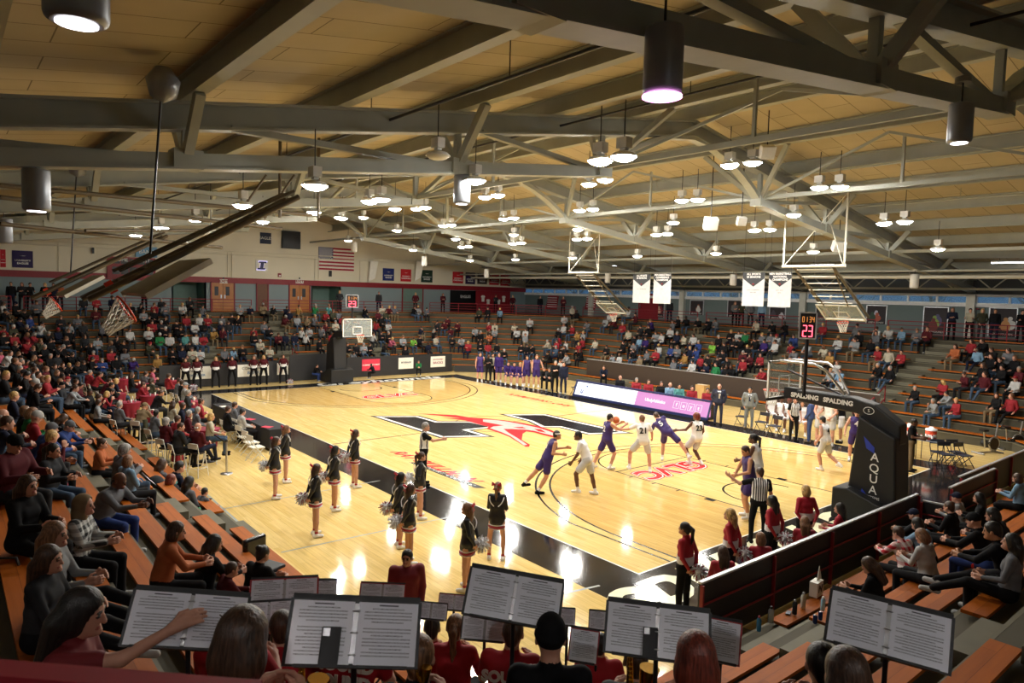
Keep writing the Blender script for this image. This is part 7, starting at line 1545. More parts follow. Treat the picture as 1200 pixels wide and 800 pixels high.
hero('b_play', 534, 735, BS, 0, 'band member in red shirt with light brown ponytail, seen from behind', M_BRED, 'k', dict(S_, S=(0, .12, 1), aL=((-.25, .5, -1), (.5, .9, .3)), aR=((.25, .5, -1), (-.5, .9, .3)), sex='f'), 'l', 'ponytail', 'n', 1.0, gb, k=4)
hero('b_play2', 517, 712, BS, 10, 'band member in red shirt with short dark hair, just left of the ponytail', M_BRED, 'k', dict(S_, S=(0, .1, 1), aL=((-.25, .5, -1), (.5, .9, .3)), aR=((.25, .5, -1), (-.5, .9, .3)), sleeve='short'), 'm', 'short', 'k', .98, gb, k=3)
hero('b_play2', 605, 722, BS, -5, 'band member in red shirt lettered SOUND behind the middle binder', M_BRED, 'k', {}, 'l', 'short', 'b', 1.0, gb, txt='SOUND', k=5)
hero('b_play2', 420, 722, BS, -5, 'band member in red shirt lettered SOUND hidden behind the biggest binder', M_BRED, 'k', {}, 'l', 'short', 'b', 1.0, gb, txt='HOUND\nSOUND', k=6)
hero('b_play', 815, 772, BS, 0, 'band member with reddish brown bob hair at the lower right of the band', 'd', 'k', {}, 'l', 'bob', 'r', 1.02, gb, k=8)
hero('b_play', 991, 792, BS, 5, 'band member with brown hair cut off by the bottom edge at right', 'k', 'k', {}, 'l', 'bob', 'b', 1.02, gb, k=8)
hero('b_play2', 962, 778, BS, 0, 'band member with dark hair half hidden left of the brown-haired one', 'k', 'k', {}, 'l', 'short', 'k', .98, gb, k=7)
hero('b_play', 285, 752, BS, 0, 'band member with dark blond-streaked hair before the tilted binder', M_BRED, 'k', {}, 'l', 'bob', 'b', 1.02, gb, k=9)
hero('b_play2', 298, 710, BS, 0, 'band member in a dark cap near the left red binder', M_BRED, 'k', {}, 'l', 'cap', 'k', .96, gb, hat='k', k=7)
hero('b_play', 482, 790, BS, 0, 'band member with smooth light brown hair at the bottom centre', 'k', 'k', {}, 'l', 'short', 'n', 1.0, gb, k=7)
hero('b_play2', 330, 735, BS, 20, 'band member in red shirt holding a phone, between the left binders', M_BRED, 'k', {}, 'l', 'short', 'b', .98, gb, k=6)
hero('b_play2', 745, 775, BS, 0, 'band member in grey behind the right middle binder', 'g', 'k', {}, 'l', 'short', 'b', .95, gb, k=6)
hero('b_play2', 700, 712, BS, 0, 'band member with dark hair low in front, between the two right binders', M_BRED, 'k', {}, 'm', 'short', 'k', .95, gb, k=3)
g_pose = dict(S_, S=(0, .12, 1), twist=-.1, sex='f', sleeve='short', aR=((.05, 1, .02), (-.1, 1, .52)), aL=((-.1, .3, -1), (.3, .9, -.3)), head=(.05, -.18), curl=.30, palmR=(-.6, .2, -.8))
M_HGIRL = mat('maroon_tee', hexc('6d1119'), .75)
hero('b_girl', 99, 716, BS, -68, 'woman with long black hair in maroon tee stretching an arm toward the music', M_HGIRL, 'k', g_pose, 'l', 'long', 'k', 1.0, gb, lod=3, k=8)
# spectators right of the band
LN = dict(S_, S=(0, .38, 1), aL=((-.05, .8, -.8), (.45, .8, -.1)), aR=((.05, .8, -.8), (-.45, .8, -.1)))
hero('r_lean', 1055, 625, rs, -15, 'man in red white plaid shirt with grey hood on the baseline stand bench', M_PLAID, 'k', LN, 'l', 'short', 'b', 1.0)
hero('r_phone', 1018, 662, rs, 10, 'girl with long brown hair in black vest looking at a phone on the lowest bench', 'k', 'k', dict(S_, S=(0, .2, 1), sex='f', aL=((-.1, .4, -1), (.4, .9, .1)), aR=((.1, .4, -1), (-.4, .9, .1)), head=(.0, -.4)), 'l', 'long', 'b', .98)
hero('r_phone', 1080, 628, rs, -10, 'girl with light brown hair in a white shirt beside the plaid shirt man', 'w', 'k', {}, 'l', 'bob', 'n', 1.0)
hero('r_lean', 1088, 617, rs, -10, 'person with dark hair in a denim jacket, behind the girl in white', 's', 'k', {}, 'l', 'bob', 'k', 1.0)
hero('r_lean', 1072, 603, rs, 0, 'man in dark baseball cap by the barrier behind the plaid shirt man', 'd', 'k', {}, 'l', 'cap', 'k', 1.0, hat='n')
hero('r_sit', 1112, 594, rs, 0, 'person with brown hair in black top holding a drink cup', 'k', 'k', dict(S_, S=(0, .1, 1), aL=((-.15, .4, -1), (.35, 1, .2)), aR=((.15, .4, -1), (-.35, 1, .1)), head=(-.2, 0)), 'l', 'short', 'b', 1.0)
hero('r_sit', 1121, 583, rs, 5, 'man in navy cap and pale grey shirt close to the barrier gap', 'q', 'k', {}, 'l', 'cap', 'k', 1.0, hat='n')
hero('r_sit', 1151, 584, rs, 15, 'woman in profile with black hair and dark coat near the right edge', 'k', 'k', {}, 'l', 'long', 'k', 1.0)
hero('r_lean', 1141, 610, rs, 0, 'man in black cap, black jacket and blue jeans leaning forward', 'k', 'b', {}, 'l', 'cap', 'k', 1.02, hat='k')
hero('r_lean', 1163, 603, rs, 0, 'dark-haired person between the black cap and the right edge', 'd', 'k', {}, 'l', 'bob', 'k', 1.0)
hero('r_lean', 1163, 622, rs, 5, 'man with black hair and maroon collar holding a red strip', 'k', 'k', {}, 'm', 'short', 'k', 1.05)
hero('r_legs', 1204, 640, rs, 10, 'long-haired person in grey top at the right edge, grey shoes on a bench', 'g', 'k', dict(S_, S=(0, -.05, 1), lL=((-.08, 1, .15), (0, 1, -.5)), lR=((.08, 1, .2), (0, 1, -.45)), sex='f', aL=((-.15, .3, -1), (.3, 1, -.2)), aR=((.15, .3, -1), (-.3, 1, -.2))), 'l', 'long', 'k', 1.0, k=4)
hero('r_sit', 1192, 560, rs, 0, 'person in denim holding up a phone at the right edge', 's', 'k', {}, 'l', 'bob', 'b', 1.0)
# near left, larger figures
hero('l_legs', 65, 626, near_, -35, 'girl in grey hoodie with long light hair, legs stretched over the bench', 'q', 'k', dict(S_, S=(0, .05, 1), lL=((-.12, 1, .12), (0, 1, -.35)), lR=((.12, 1, .16), (0, 1, -.3)), sex='f', aL=((-.1, .5, -1), (.3, 1, .1)), aR=((.1, .5, -1), (-.3, 1, .1)), head=(0, -.05)), 'l', 'long', 'n', 1.0)
hero('l_legs', 58, 655, near_, -35, 'girl with dark brown hair in dark top, legs stretched beside the grey hoodie', 'd', 'k', {}, 'l', 'long', 'b', 1.0)
hero('l_sit', 207, 622, near_, -10, 'person with brown hair and rust orange sweater sitting with back to us', 'o', 'k', dict(S_, S=(0, .25, 1), aL=((-.1, .6, -.9), (.4, .9, -.1)), aR=((.1, .6, -.9), (-.4, .9, -.1))), 'l', 'bob', 'b', 1.0)
hero('l_sit', 233, 640, near_, 5, 'person with long black hair and black coat beside the rust orange sweater', 'k', 'k', {}, 'l', 'long', 'k', 1.0)
hero('l_sit', 272, 667, near_, 0, 'child with short brown hair in maroon shirt near the floor', 'm', 'k', {}, 'l', 'short', 'b', .8)
hero('l_sit', 303, 650, near_, 20, 'dark-haired woman in black tank top bent over a phone by the leather chair', 'k', 'k', {}, 'l', 'bun', 'k', 1.0)
hero('l_girl', 33, 569, near_, -50, 'girl in profile with long dark hair and black hooded coat', 'k', 'k', dict(S_, S=(0, .08, 1), sex='f', sleeve='bulky', aL=((-.15, .4, -1), (.3, 1, .1)), aR=((.15, .4, -1), (-.3, 1, .1))), 'l', 'long', 'b', 1.0)
hero('l_big', 17, 520, near_, -45, 'heavy man in maroon hoodie and black cap looking at papers', 'm', 'd', dict(S_, S=(0, .12, 1), build=1.3, sleeve='bulky', hem=1, aL=((-.2, .5, -1), (.3, 1, .1)), aR=((.2, .5, -1), (-.3, 1, .1)), head=(0, -.35)), 'l', 'cap', 'k', 1.05, hat='k')
hero('l_lean', 139, 563, near_, -40, 'dark-skinned bald man in grey shirt leaning forward near the stroller', 'g', 'b', dict(S_, S=(0, .5, 1), build=1.15, aL=((-.05, .8, -.8), (.3, 1, .1)), aR=((.05, .8, -.8), (-.3, 1, .1)), head=(0, -.1)), 'd', 'balding', 'k', 1.05)
hero('l_lean', 60, 501, near_, -30, 'man in grey bucket cap and blue shirt, chin on hand, jeans', 'b', 'u', {}, 'l', 'cap', 'g', 1.0, hat='g')
hero('l_girl', 63, 528, near_, -40, 'woman in charcoal top with black hair tied back', 'd', 'u', {}, 'l', 'ponytail', 'k', .98)
hero('l_girl', 115, 520, near_, -20, 'woman in orange top with hair clipped up', 'o', 'k', {}, 'l', 'bun', 'b', .95)
hero('l_girl', 99, 592, near_, -30, 'person in tan fur-trimmed blue coat with hood down', M_CAMO, 'k', {}, 'l', 'hood', 'b', 1.0, hat='t')
# floor level near the stroller
proto('floor_sit', **dict(lod=1, lL=((-.25, 1, -.12), (.5, .35, -.25)), lR=((.25, 1, -.12), (-.3, .6, -.2)), pz=.13, S=(0, .12, 1), aL=((-.15, .3, -1), (.2, 1, -.1)), aR=((.15, .3, -1), (-.2, 1, -.1)), footL=(0, 1, .4), footR=(0, 1, .4)))
for (px, py, T_, ht, hc_, sc, lab) in ((184, 545, 'g', 'long', 'b', 1.25, 'woman with long brown hair and grey top sitting by the stools'), (204, 548, 'n', 'short', 'k', 1.25, 'bearded man with orange collar sitting by the stools'), (216, 566, 'g', 'long', 'k', 1.2, 'woman with long dark hair in pale grey top sitting by the stroller'), (194, 563, 'd', 'bob', 'r', 1.2, 'woman with dark red hair leaning to the baby'), (236, 577, 'g', 'short', 'k', .85, 'small boy in grey hoodie and jeans sitting on the wooden floor'), (160, 550, 'm', 'short', 'n', .6, 'toddler in maroon held among the adults')):
    hz = PROTO['floor_sit'][1][2][3]*sc; p = on(px, py, 2, hz); place('floor_sit', (p[0], p[1], 0), cdir(p, 80+rnd.uniform(-30, 30)), lab, T_, 'b' if T_ == 'g' else 'k', 'l', ht, hc_, 'r' if sc < 1 else 'w', 'w', None, sc)
# concourse standers: far corners and window side
cs = [(13, 342, 'k', 'left'), (26, 346, 'd', 'left'), (35, 343, 'k', 'left'), (53, 343, 'k', 'left'), (63, 344, 'n', 'left'), (70, 344, 'o', 'left'), (169, 339, 'k', 'left'), (398, 344, 'd', 'left'), (444, 345, 'd', 'left'), (519, 351, 'm', 'left'), (581, 349, 'd', 'left'), (601, 352, 'm', 'far'), (633, 351, 'k', 'far'), (660, 353, 'm', 'far'), (869, 361, 'v', 'far'), (880, 359, 'g', 'far'), (893, 362, 's', 'far'), (861, 366, 'g', 'far'), (1137, 371, 'x', 'far'), (1151, 373, 'v', 'far'), (1166, 374, 'k', 'far'), (1115, 385, 'n', 'far'), (1196, 388, 'k', 'far'), (487, 347, 'm', 'left'), (785, 356, 'd', 'far')]
for i, (px, py, T_, w_) in enumerate(cs):
    p = on(px, py, 2, CZ+1.56)
    lim = 12.4
    if w_ == 'left': p = on(px, py, 0, -11.75) 
    else: p = on(px, py, 1, 29.55)
    pp_ = (p[0], p[1])
    c_ = CLO[T_][0]
    place(P_('f'+'stuv'[i % 4]), (pp_[0], pp_[1], CZ), cdir(pp_, 180+rnd.uniform(-20, 20)), f'person in {c_} standing at the {"end wall" if w_ == "left" else "window side"} rail, {ordn(i+1)} rail stander from left', T_, 'nkkd'[i % 4], 'l' if i % 5 else 'm', ['short', 'long', 'short', 'bob'][i % 4], 'bnky'[i % 4], 'k', 'w', 'people standing along the guard rails', .98)
# ================================================================ THE CROWD IN THE STANDS
BUD = 308-sum(1 for o in COL.objects if o.name.split('.')[0] == 'person')
SEATS.sort(key=lambda s: s[-1])
ones, rest = SEATS[:BUD], SEATS[BUD:]
rows = {}
for s in SEATS: rows.setdefault((s[0], s[1]), []).append(s)
pname = 'abcdefgh'
for (side, k), L_ in rows.items():
    L_.sort(key=lambda s: -s[2])          # runs anticlockwise, so larger t is further left in view
    for i, s in enumerate(L_): s.append(i)
def seat_style(s):
    r = random.Random(hash((round(s[3][0], 1), round(s[3][1], 1))) & 0xffff); ht = s[6]
    hc_ = {'b': 'n', 'u': 'g', 'd': 'g'}.get(ht, r.choice('bbknkygb')); return r, ht, hc_, r.choice('lllllpmld'), r.choice('nkuuukkdt')
for s in ones:
    side, k, t, pos, u, T_, ht = s[:7]; r, ht, hc_, sk, pt = seat_style(s); n = Vector((u.y, -u.x)); rz = math.atan2(-n.y, -n.x)-PI/2
    aim = math.atan2(7.6-pos[1], 16-pos[0])-PI/2; dlt = (aim-rz+PI) % (2*PI)-PI; rz += max(-.7, min(.7, dlt*.8))+r.uniform(-.15, .15)
    dist = s[7]; pose = pname[r.randrange(8)]
    hn = HAIRC[hc_][0]; hd = {'c': 'cap', 'e': 'knit hat', 'o': 'hood', 'd': 'bald head'}.get(ht, hn+' hair')
    lab = f'person in {CLO[T_][0]} top, {hd}, {ordn(s[-1]+1)} from left, {ORD[k]} row, {SH[side]}'
    place(P_(('n' if dist < 17 else 'f')+pose), (*pos, RIS*k), rz, lab, T_, pt, sk, hcn[ht], hc_, r.choice('kwwg'), 'w', 'spectators in the '+SH[side], r.uniform(.94, 1.06), hat=T_ if ht != 'c' else r.choice('knrgw'))
# the most distant rows as one mass
VS, QS, CS = [], [], []; mats_ = []; cheap = {}
def mi_(m):
    if m not in mats_: mats_.append(m)
    return mats_.index(m)
for j, pz_ in enumerate('abcfgh'):
    kw = dict({'a': dict(aL=((-.12, .35, -1), (.25, 1, -.3)), aR=((.12, .35, -1), (-.25, 1, -.3))), 'b': dict(S=(0, .42, 1), aL=((-.05, .75, -.9), (.5, .8, -.15)), aR=((.05, .75, -.9), (-.5, .8, -.1))), 'c': dict(aL=((-.2, .3, -1), (1, .5, .12)), aR=((.2, .3, -1), (-1, .55, .2)), head=(.3, 0)), 'f': dict(S=(0, .25, 1), aL=((-.1, .5, -1), (.4, .9, -.2)), aR=((.1, .55, -.9), (-.45, .35, 1)), sex='f'), 'g': dict(S=(.05, .05, 1), head=(.7, 0), sex='f', aL=((-.15, .25, -1), (.3, 1, -.3)), aR=((.15, .25, -1), (-.3, 1, -.3))), 'h': dict(build=1.15, head=(-.5, 0), aL=((-.15, .4, -1), (.6, .8, .3)), aR=((.15, .4, -1), (-.6, .8, .3)))}[pz_])
    prims, M, fr = figure(**dict(SIT, **kw)); Mn = np.array(M)
    for hs, off in (('s', []), ('l', [cap((-.0, -.08, -.05), (0, -.09, -.22), .075, .06, 8, .02)])):
        hp = [('e', Mn[:3, 3]+Mn[:3, :3]@V(0, -.016, .03), V(.088, .104, .104), Mn[:3, :3], 8, .01)]
        for q in off: hp.append(('c', Mn[:3, 3]+Mn[:3, :3]@q[1], Mn[:3, 3]+Mn[:3, :3]@q[2], q[3], q[4], 8, .02))
        cheap[(j, hs)] = surf(prims+hp, .032)
nb_ = 0
for s in rest:
    side, k, t, pos, u, T_, ht = s[:7]; r, ht, hc_, sk, pt = seat_style(s); n = Vector((u.y, -u.x)); rz = math.atan2(-n.y, -n.x)-PI/2+r.uniform(-.3, .3)
    vs, Q, cl = cheap[(r.randrange(6), 'l' if ht in 'lbu' else 's')]
    Rz = rotz(rz); w = (vs*r.uniform(.94, 1.06))@Rz.T+np.array([pos[0], pos[1], RIS*k])
    hm = HAIRM[hc_] if ht not in 'ceo' else CLOM[T_ if ht == 'o' else r.choice('knrw')]
    tab = [mi_(SKINS[sk]), mi_(CLOM[T_]), mi_(CLOM[pt]), mi_(CLOM['k']), mi_(CLOM['w']), 0, 0, 0, mi_(hm)]
    VS.append(w); QS.append(Q+nb_); CS.append(np.array(tab)[cl]); nb_ += len(w)
if VS:
    me = mesh_from(np.concatenate(VS), np.concatenate(QS), np.concatenate(CS), 'seated_crowd')
    for m_ in mats_: me.materials.append(m_)
    o = bpy.data.objects.new('seated_crowd', me); COL.objects.link(o)
    tag(o, 'distant seated spectators in many colours filling the farthest rows of the stands', 'crowd', None, 'stuff')
# ================================================================ MUSIC STANDS AND SMALL THINGS
M_PAGE = mat('page_paper', hexc('eceef8'), .25, spec=.5, noise=.02); M_INK = mat('page_ink', hexc('4a4a58'), .5); M_BIND = mat('binder_cover', hexc('18181c'), .4); M_BINR = mat('binder_red', hexc('a01326'), .4)
def level(x, y): return max(0, min(NR, math.ceil((x-y-35.74-.42)/.998)))
def mstand(cx, cy, wpx, d, roll, lab, pages=2, red=False, phone=None, tilt=.42, yaw=0, big=True):
    c = Vector(CAMP+d*ray(cx, cy)); w_ = wpx/FPX*d; h = w_*.48 if pages == 2 else w_*1.05
    ah = Vector((c.x-CAMP[0], c.y-CAMP[1], 0)).normalized(); ah = Matrix.Rotation(math.radians(yaw), 3, 'Z') @ ah
    N = (-ah+Vector((0, 0, tilt*1.5))).normalized(); X = Vector((0, 0, 1)).cross(N).normalized(); X = Matrix.Rotation(math.radians(-roll), 3, N) @ X; U = N.cross(X).normalized()
    z0 = RIS*level(c.x, c.y); o = empty('music_stand', (c.x, c.y, z0), lab, 'music stand', 'music stands of the pep band')
    def slabm(b, cc, ww, hh, t, m=None): b.bar(cc-U*hh/2, cc+U*hh/2, ww, t, m, N)
    b = MB(); slabm(b, c-N*.02+U*h*.07, w_*1.0, h*1.06, .012); b.bar(c-U*h*.5-X*w_*.42+N*.02, c-U*h*.5+X*w_*.42+N*.02, .06, .012, None, U); b.build('desk', M_BLACKPAD, o)
    b = MB(); b.tube([c-N*.04, (c.x-N.x*.05, c.y-N.y*.05, c.z-.18), (c.x-N.x*.05, c.y-N.y*.05, z0+.25)], .013, 8); b.build('pole', M_DMET, o)
    for k in range(3):
        a = 2*PI*k/3+.4; q = MB(); q.tube([(c.x-N.x*.05, c.y-N.y*.05, z0+.28), (c.x-N.x*.05+.26*math.cos(a), c.y-N.y*.05+.26*math.sin(a), z0+.012)], .012, 6); q.build('leg', M_DMET, o)
    bd = empty('binder', tuple(c), lab.replace('music stand', 'open binder')[:100] if False else f'{"red" if red else "black"} edged binder of music on the {lab}', 'binder', 'open music binders')
    cc = c+N*.006; b = MB(); slabm(b, cc, w_*1.02, h*1.02, .012); b.build('cover', M_BINR if red else M_BIND, bd)
    ws = w_/pages
    for i in range(pages):
        pc = cc+X*((i-(pages-1)/2)*ws*1.0)+N*.011
        q = MB(); slabm(q, pc, ws*.93, h*.95, .006); q.build('page', M_PAGE, bd)
        q = MB(); rr = random.Random(int(cx)+i); n = 15
        for j in range(n):
            if j in (5,) : continue
            y_ = h*.38-j*h*.76/n; l = ws*(.74 if j % 4 else .5)
            for s_ in range(2): slabm(q, pc+U*(y_-s_*h*.012)+N*.004, l, h*.0045, .001)
            for _ in range(9): slabm(q, pc+U*(y_-h*.006)+X*rr.uniform(-.5, .5)*l+N*.004, h*.008, h*.013, .0015)
        slabm(q, pc+U*h*.43+N*.004, ws*.3, h*.02, .001); q.build('printed_staves', M_INK, bd)
    if pages == 2:
        q = MB()
        for y_ in (-.33, 0, .33): q.tube([cc+U*h*y_+X*ws*.05*math.cos(a)+N*(.02+ws*.05*math.sin(a)) for a in np.linspace(0, PI, 8)], .0035, 5)
        slabm(q, cc+N*.012, .02, h*.9, .006); q.build('ring_spine', M_CHROME, bd)
    if phone is not None:
        px_, ph_ = phone; pc = cc+X*w_*px_-U*h*.22+N*.028; po = empty('mobile_phone', tuple(pc), f'dark phone standing on the {lab}', 'phone'); q = MB(); slabm(q, pc, .078, .155, .009); q.build('phone_body', M_BLACKPAD, po, .004)
        q = MB(); slabm(q, pc+X*-.02+U*.055+N*.006, .028, .03, .004); q.tube([pc+X*-.025+U*.06+N*.007, pc+X*-.025+U*.06+N*.010], .006, 8); q.build('camera_bump', M_CHROME, po)
    return o
mstand(415, 742, 150, 2.9, 6, 'largest music stand, at the lower centre left', phone=(-.17, 0)); mstand(602, 701, 112, 4.0, 8, 'high music stand in the middle'); mstand(770, 741, 120, 3.7, 0, 'music stand right of centre with a phone', phone=(-.06, 0)); mstand(1040, 738, 128, 3.4, 2, 'rightmost music stand over the benches')
mstand(220, 727, 128, 3.45, 13, 'tilted music stand by the outstretched arm'); mstand(333, 697, 76, 5.4, 3, 'music stand with red binder at left', red=True); mstand(684, 757, 34, 4.6, 4, 'narrow music stand right of the beanie', 1, True); mstand(845, 751, 44, 4.4, 2, 'narrow music stand at the right of the band', 1, True)
mstand(448, 697, 52, 7.6, 5, 'small music stand before the maroon jacket man', red=True); mstand(505, 716, 38, 6.2, 6, 'small music stand with loose white sheets', 2); mstand(532, 706, 36, 7.4, 5, 'small music stand behind the ponytail', red=True); mstand(568, 737, 54, 5.6, 4, 'low music stand just left of the middle', 2); mstand(665, 723, 18, 6.4, 0, 'tiny music stand page above the beanie', 1); mstand(700, 727, 20, 6.6, 0, 'tiny music stand left of the phone stand', 1); mstand(381, 694, 26, 7.0, 3, 'small music stand right of the red binder', 1); mstand(315, 720, 60, 5.0, 3, 'lower music stand under the left red binder', 2)
def brass(px, py, d, lab, name, s=1):
    c = Vector(CAMP+d*ray(px, py)); o = empty(name, tuple(c), lab, 'instrument')
    pts = [c+Vector((0, 0, .28))*s, c+Vector((.02, 0, .1))*s, c+Vector((.03, .0, -.12))*s, c+Vector((.07, .03, -.2))*s, c+Vector((.13, .05, -.16))*s, c+Vector((.15, .06, .02))*s]
    M_BR = mat('brass', hexc('d6a743'), .22, 1.0); MB().tube(pts, [.012*s, .018*s, .026*s, .036*s, .048*s, .07*s], 14).build('horn_tube', M_BR, o)
    b = MB(); 
    for i in range(7): q = pts[1].lerp(pts[2], i/7); b.lathe((q.x+.02*s, q.y-.02*s, q.z), [(.012*s, 0), (.016*s, .004), (.003*s, .008)], 10)
    b.build('key', M_BR, o); MB().tube([pts[0], pts[0]+Vector((-.06, -.03, .03))*s], .009*s, 8).build('mouthpiece', M_BLACK, o)
brass(735, 778, 3.9, 'gold saxophone held by a band member under the phone stand', 'saxophone', .8); brass(352, 790, 3.2, 'gold saxophone at the bottom edge left of the lettered shirt', 'saxophone', .7); brass(262, 748, 2.75, 'small gold horn by the dark blond-streaked hair', 'trumpet', .3); brass(488, 779, 3.6, 'gold horn at the bottom centre', 'trumpet', .4)
# bottles and things on the right benches
def bottle(px, py, k, h, r, m, capm, lab, kind='bottle', name='drink_bottle', prof=None):
    z = RIS*k+.483; p = on(px, py, 2, z); o = empty(name, (p[0], p[1], z), lab, kind); s = 1
    MB().lathe((p[0], p[1], z), prof or [(r*.9, 0), (r, .01), (r, h*.75), (r*.5, h*.88), (r*.45, h*.9)], 16).build('body', m, o); MB().lathe((p[0], p[1], z+h*.88), [(r*.5, 0), (r*.5, h*.12), (r*.1, h*.13)], 12).build('lid', capm, o)
bottle(889, 739, 0, .24, .035, mat('blue_plastic', hexc('2b6f9a'), .3), M_RED, 'blue sports bottle with red cap on the lowest bench, nearest the aisle'); bottle(903, 729, 0, .26, .045, M_CHROME, M_BLACK, 'brushed steel tumbler on the lowest bench beside the blue bottle')
bottle(931, 719, 0, .24, .038, M_BLACKPAD, M_CHROME, 'black flask with silver lid on the lowest bench'); bottle(941, 712, 0, .27, .042, M_STEELL, M_CHROME, 'pale steel tumbler on the lowest bench right of the black flask')
M_CAN = mat('can_blue', hexc('1d2f66'), .3, .5)
for i, (px, py) in enumerate(((955, 730), (961, 726))): bottle(px, py, 1, .13, .033, M_CAN, M_CHROME, f'blue drinks can on the second bench, {["left", "right"][i]} of two', 'can', 'drinks_can', [(.028, 0), (.033, .01), (.033, .11), (.027, .125)])
bottle(964, 715, 1, .22, .033, mat('clear_blue', hexc('9cc4d8'), .1), M_WHITE, 'clear water bottle with blue label on the second bench')
p = on(956, 697, 2, .483); o = empty('white_bag', (p[0], p[1], .483), 'white paper gift bag with a dark N on the lowest bench', 'bag'); MB().obox((p[0], p[1], .483+.13), .14, .26, .26, .1).build('bag_body', M_SIGNW, o); text_obj('bag_lettering', 'N', .17, M_BLACK, o, Matrix.Translation(-o.location) @ frame((p[0]+.078, p[1]-.01, .62), (0, 1, 0), (0, 0, 1)), .002, .2, 'CENTER', .008); MB().add([(p[0], p[1], .74), (p[0]+.02, p[1]+.12, .76), (p[0], p[1]+.06, 1.0), (p[0]+.01, p[1], .74), (p[0]+.03, p[1]+.12, .76), (p[0]+.01, p[1]+.06, 1.0)], [(0, 1, 2), (5, 4, 3), (0, 3, 4, 1), (1, 4, 5, 2), (2, 5, 3, 0)]).build('tissue_point', M_SIGNW, o)
p = on(924, 718, 2, .483); o = empty('mobile_phone', (p[0], p[1], .483), 'phone lying flat on the lowest bench left of the black flask', 'phone'); MB().obox((p[0], p[1], .488), .075, .15, .01, .3).build('phone_body', M_BLACKPAD, o); MB().obox((p[0], p[1], .4935), .065, .135, .002, .3).build('screen', mat('phone_grey', hexc('9aa0aa'), .1), o)
c = Vector(on(1138, 676, 2, 1.62)); o = empty('red_strip', tuple(c), 'bright red paper strip hanging from the hand of the leaning man', 'paper'); MB().add([(c.x, c.y-.04, c.z+.2), (c.x, c.y+.04, c.z+.2), (c.x+.02, c.y+.07, c.z-.06), (c.x+.02, c.y+.0, c.z-.12), (c.x+.02, c.y-.05, c.z-.07), (c.x+.01, c.y-.04, c.z+.2), (c.x+.01, c.y+.04, c.z+.2), (c.x+.03, c.y+.07, c.z-.06), (c.x+.03, c.y+.0, c.z-.12), (c.x+.03, c.y-.05, c.z-.07)], [(4, 3, 2, 1, 0), (5, 6, 7, 8, 9)]).build('strip', mat('bright_red_paper', hexc('f03a30'), .5), o)
# things at the left near the floor
bag(166, 652, M_BLACKPAD, 'large black backpack on the step below the light benches', .55, at=on(166, 652, 2, .7)[:2], z=.70, name='backpack'); bag(75, 602, M_MAR, 'maroon and tan bag on the bench beside the charcoal top woman', .38, z=1.88, at=on(62, 574, 2, 1.95)[:2], name='shoulder_bag'); bag(7, 690, M_BLACK, 'dark coat bundle on the bench at the left edge', .55, z=2.23, at=on(10, 690, 2, 2.3)[:2], name='coat_bundle')
p = fl(312, 694); o = empty('leather_chair', (*p, 0), 'shiny black leather chair with tall back beside the low benches', 'chair'); rzc = .4
b = MB(); b.obox((p[0], p[1], .46), .5, .5, .12, rzc); b.build('seat', M_BLACKPAD, o, .04); b = MB(); b.obox((p[0]-.2, p[1]-.15, .78), .12, .5, .5, rzc); b.build('backrest', mat('shiny_leather', hexc('17171a'), .2), o, .05); b = MB(); b.tube([(p[0], p[1], .04), (p[0], p[1], .4)], .035, 8)
for k in range(5): a = 2*PI*k/5; b.tube([(p[0], p[1], .1), (p[0]+.28*math.cos(a), p[1]+.28*math.sin(a), .04)], .02, 6)
b.build('base', M_DMET, o)
p = fl(193, 600); o = empty('stroller', (*p, 0), 'dark grey baby stroller with teal blanket among the seated adults', 'stroller')
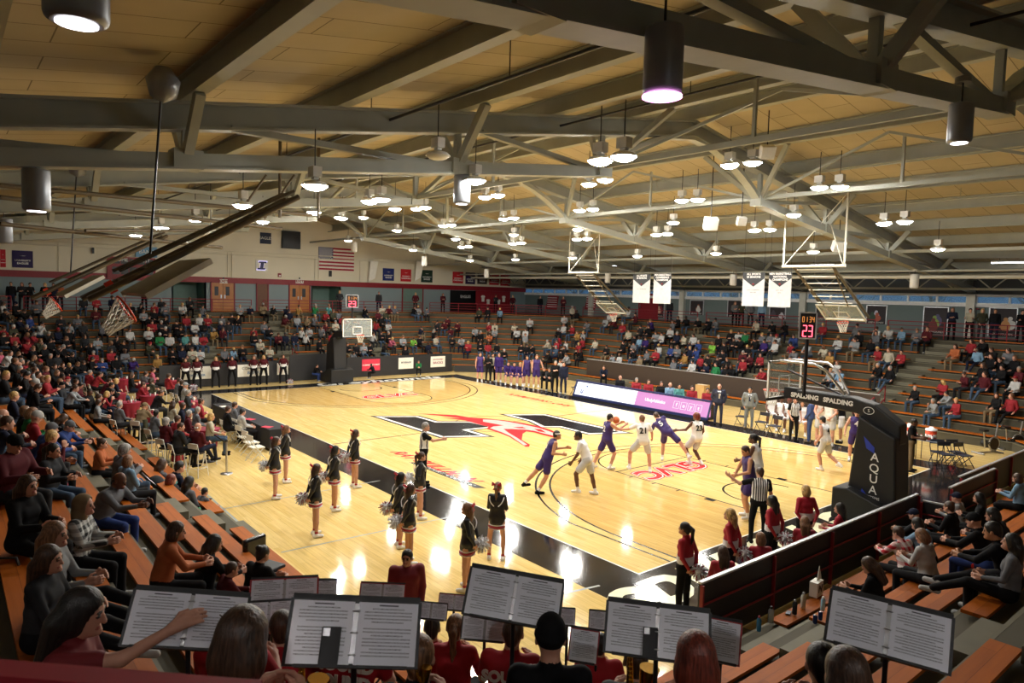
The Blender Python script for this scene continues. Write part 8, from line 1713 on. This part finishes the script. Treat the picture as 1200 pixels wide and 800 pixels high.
vs, Q, cl = surf([ell((0, 0, .55), (.26, .34, .2), 0), ell((0, -.2, .75), (.24, .2, .2), 0)], .03); me = mesh_from(vs, Q, cl, 'stroller_seat'); me.materials.append(CLOM['d']); b = bpy.data.objects.new('seat_shell', me); COL.objects.link(b); b.parent = o
vs, Q, cl = surf([ell((0, .05, .72), (.2, .25, .1), 0)], .025); me = mesh_from(vs, Q, cl, 'blanket'); me.materials.append(CLOM['c']); b = bpy.data.objects.new('blanket', me); COL.objects.link(b); b.parent = o
f = MB(); f.local = True
for s in (-1, 1): f.tube([(s*.25, .3, .12), (s*.24, 0, .5), (s*.22, -.45, 1.0)], .014, 6).tube([(s*.25, -.35, .12), (s*.24, .1, .5)], .014, 6)
f.tube([(-.22, -.45, 1.0), (.22, -.45, 1.0)], .018, 6); f.build('frame', M_CHROME, o)
for s in (-1, 1):
    for y_ in (.3, -.35): q = MB(); q.local = True; q.tube([(s*.24, y_, .11), (s*.28, y_, .11)], .11, 16); q.build('wheel', M_BLACK, o)
for i, (px, py, m_, hh) in enumerate(((236, 622, M_RED, .22), (243, 628, M_SIGNW, .2), (233, 606, mat('teal_bottle', hexc('5fb08a'), .3), .26), (224, 618, mat('pink_bottle', hexc('d99ab8'), .3), .24))):
    p = on(px, py, 2, .483); o = empty('drink_bottle', (p[0], p[1], .483), ['red cup on the lowest near bench', 'white cup on the lowest near bench', 'green bottle on the lowest near bench', 'pink bottle on the lowest near bench'][i], 'bottle'); MB().lathe((p[0], p[1], .483), [(.03, 0), (.036, .01), (.036, hh*.8), (.02, hh*.9)], 14).build('body', m_, o); MB().lathe((p[0], p[1], .483+hh*.9), [(.02, 0), (.018, .03), (.004, .035)], 10).build('lid', M_BLACK, o)
p = on(257, 628, 2, .01); o = empty('folded_umbrella', (p[0], p[1], 0), 'black and white folded umbrella lying on the wooden floor', 'umbrella'); q = on(268, 640, 2, .03); MB().tube([(p[0]-.4, p[1]+.02, .04), (p[0], p[1], .05), (q[0], q[1], .03)], [.02, .045, .012], 10).build('folded_canopy', M_BLACK, o); MB().tube([(q[0], q[1], .03), (q[0]+.12, q[1]-.02, .03)], .012, 6).build('handle', M_SIGNW, o)
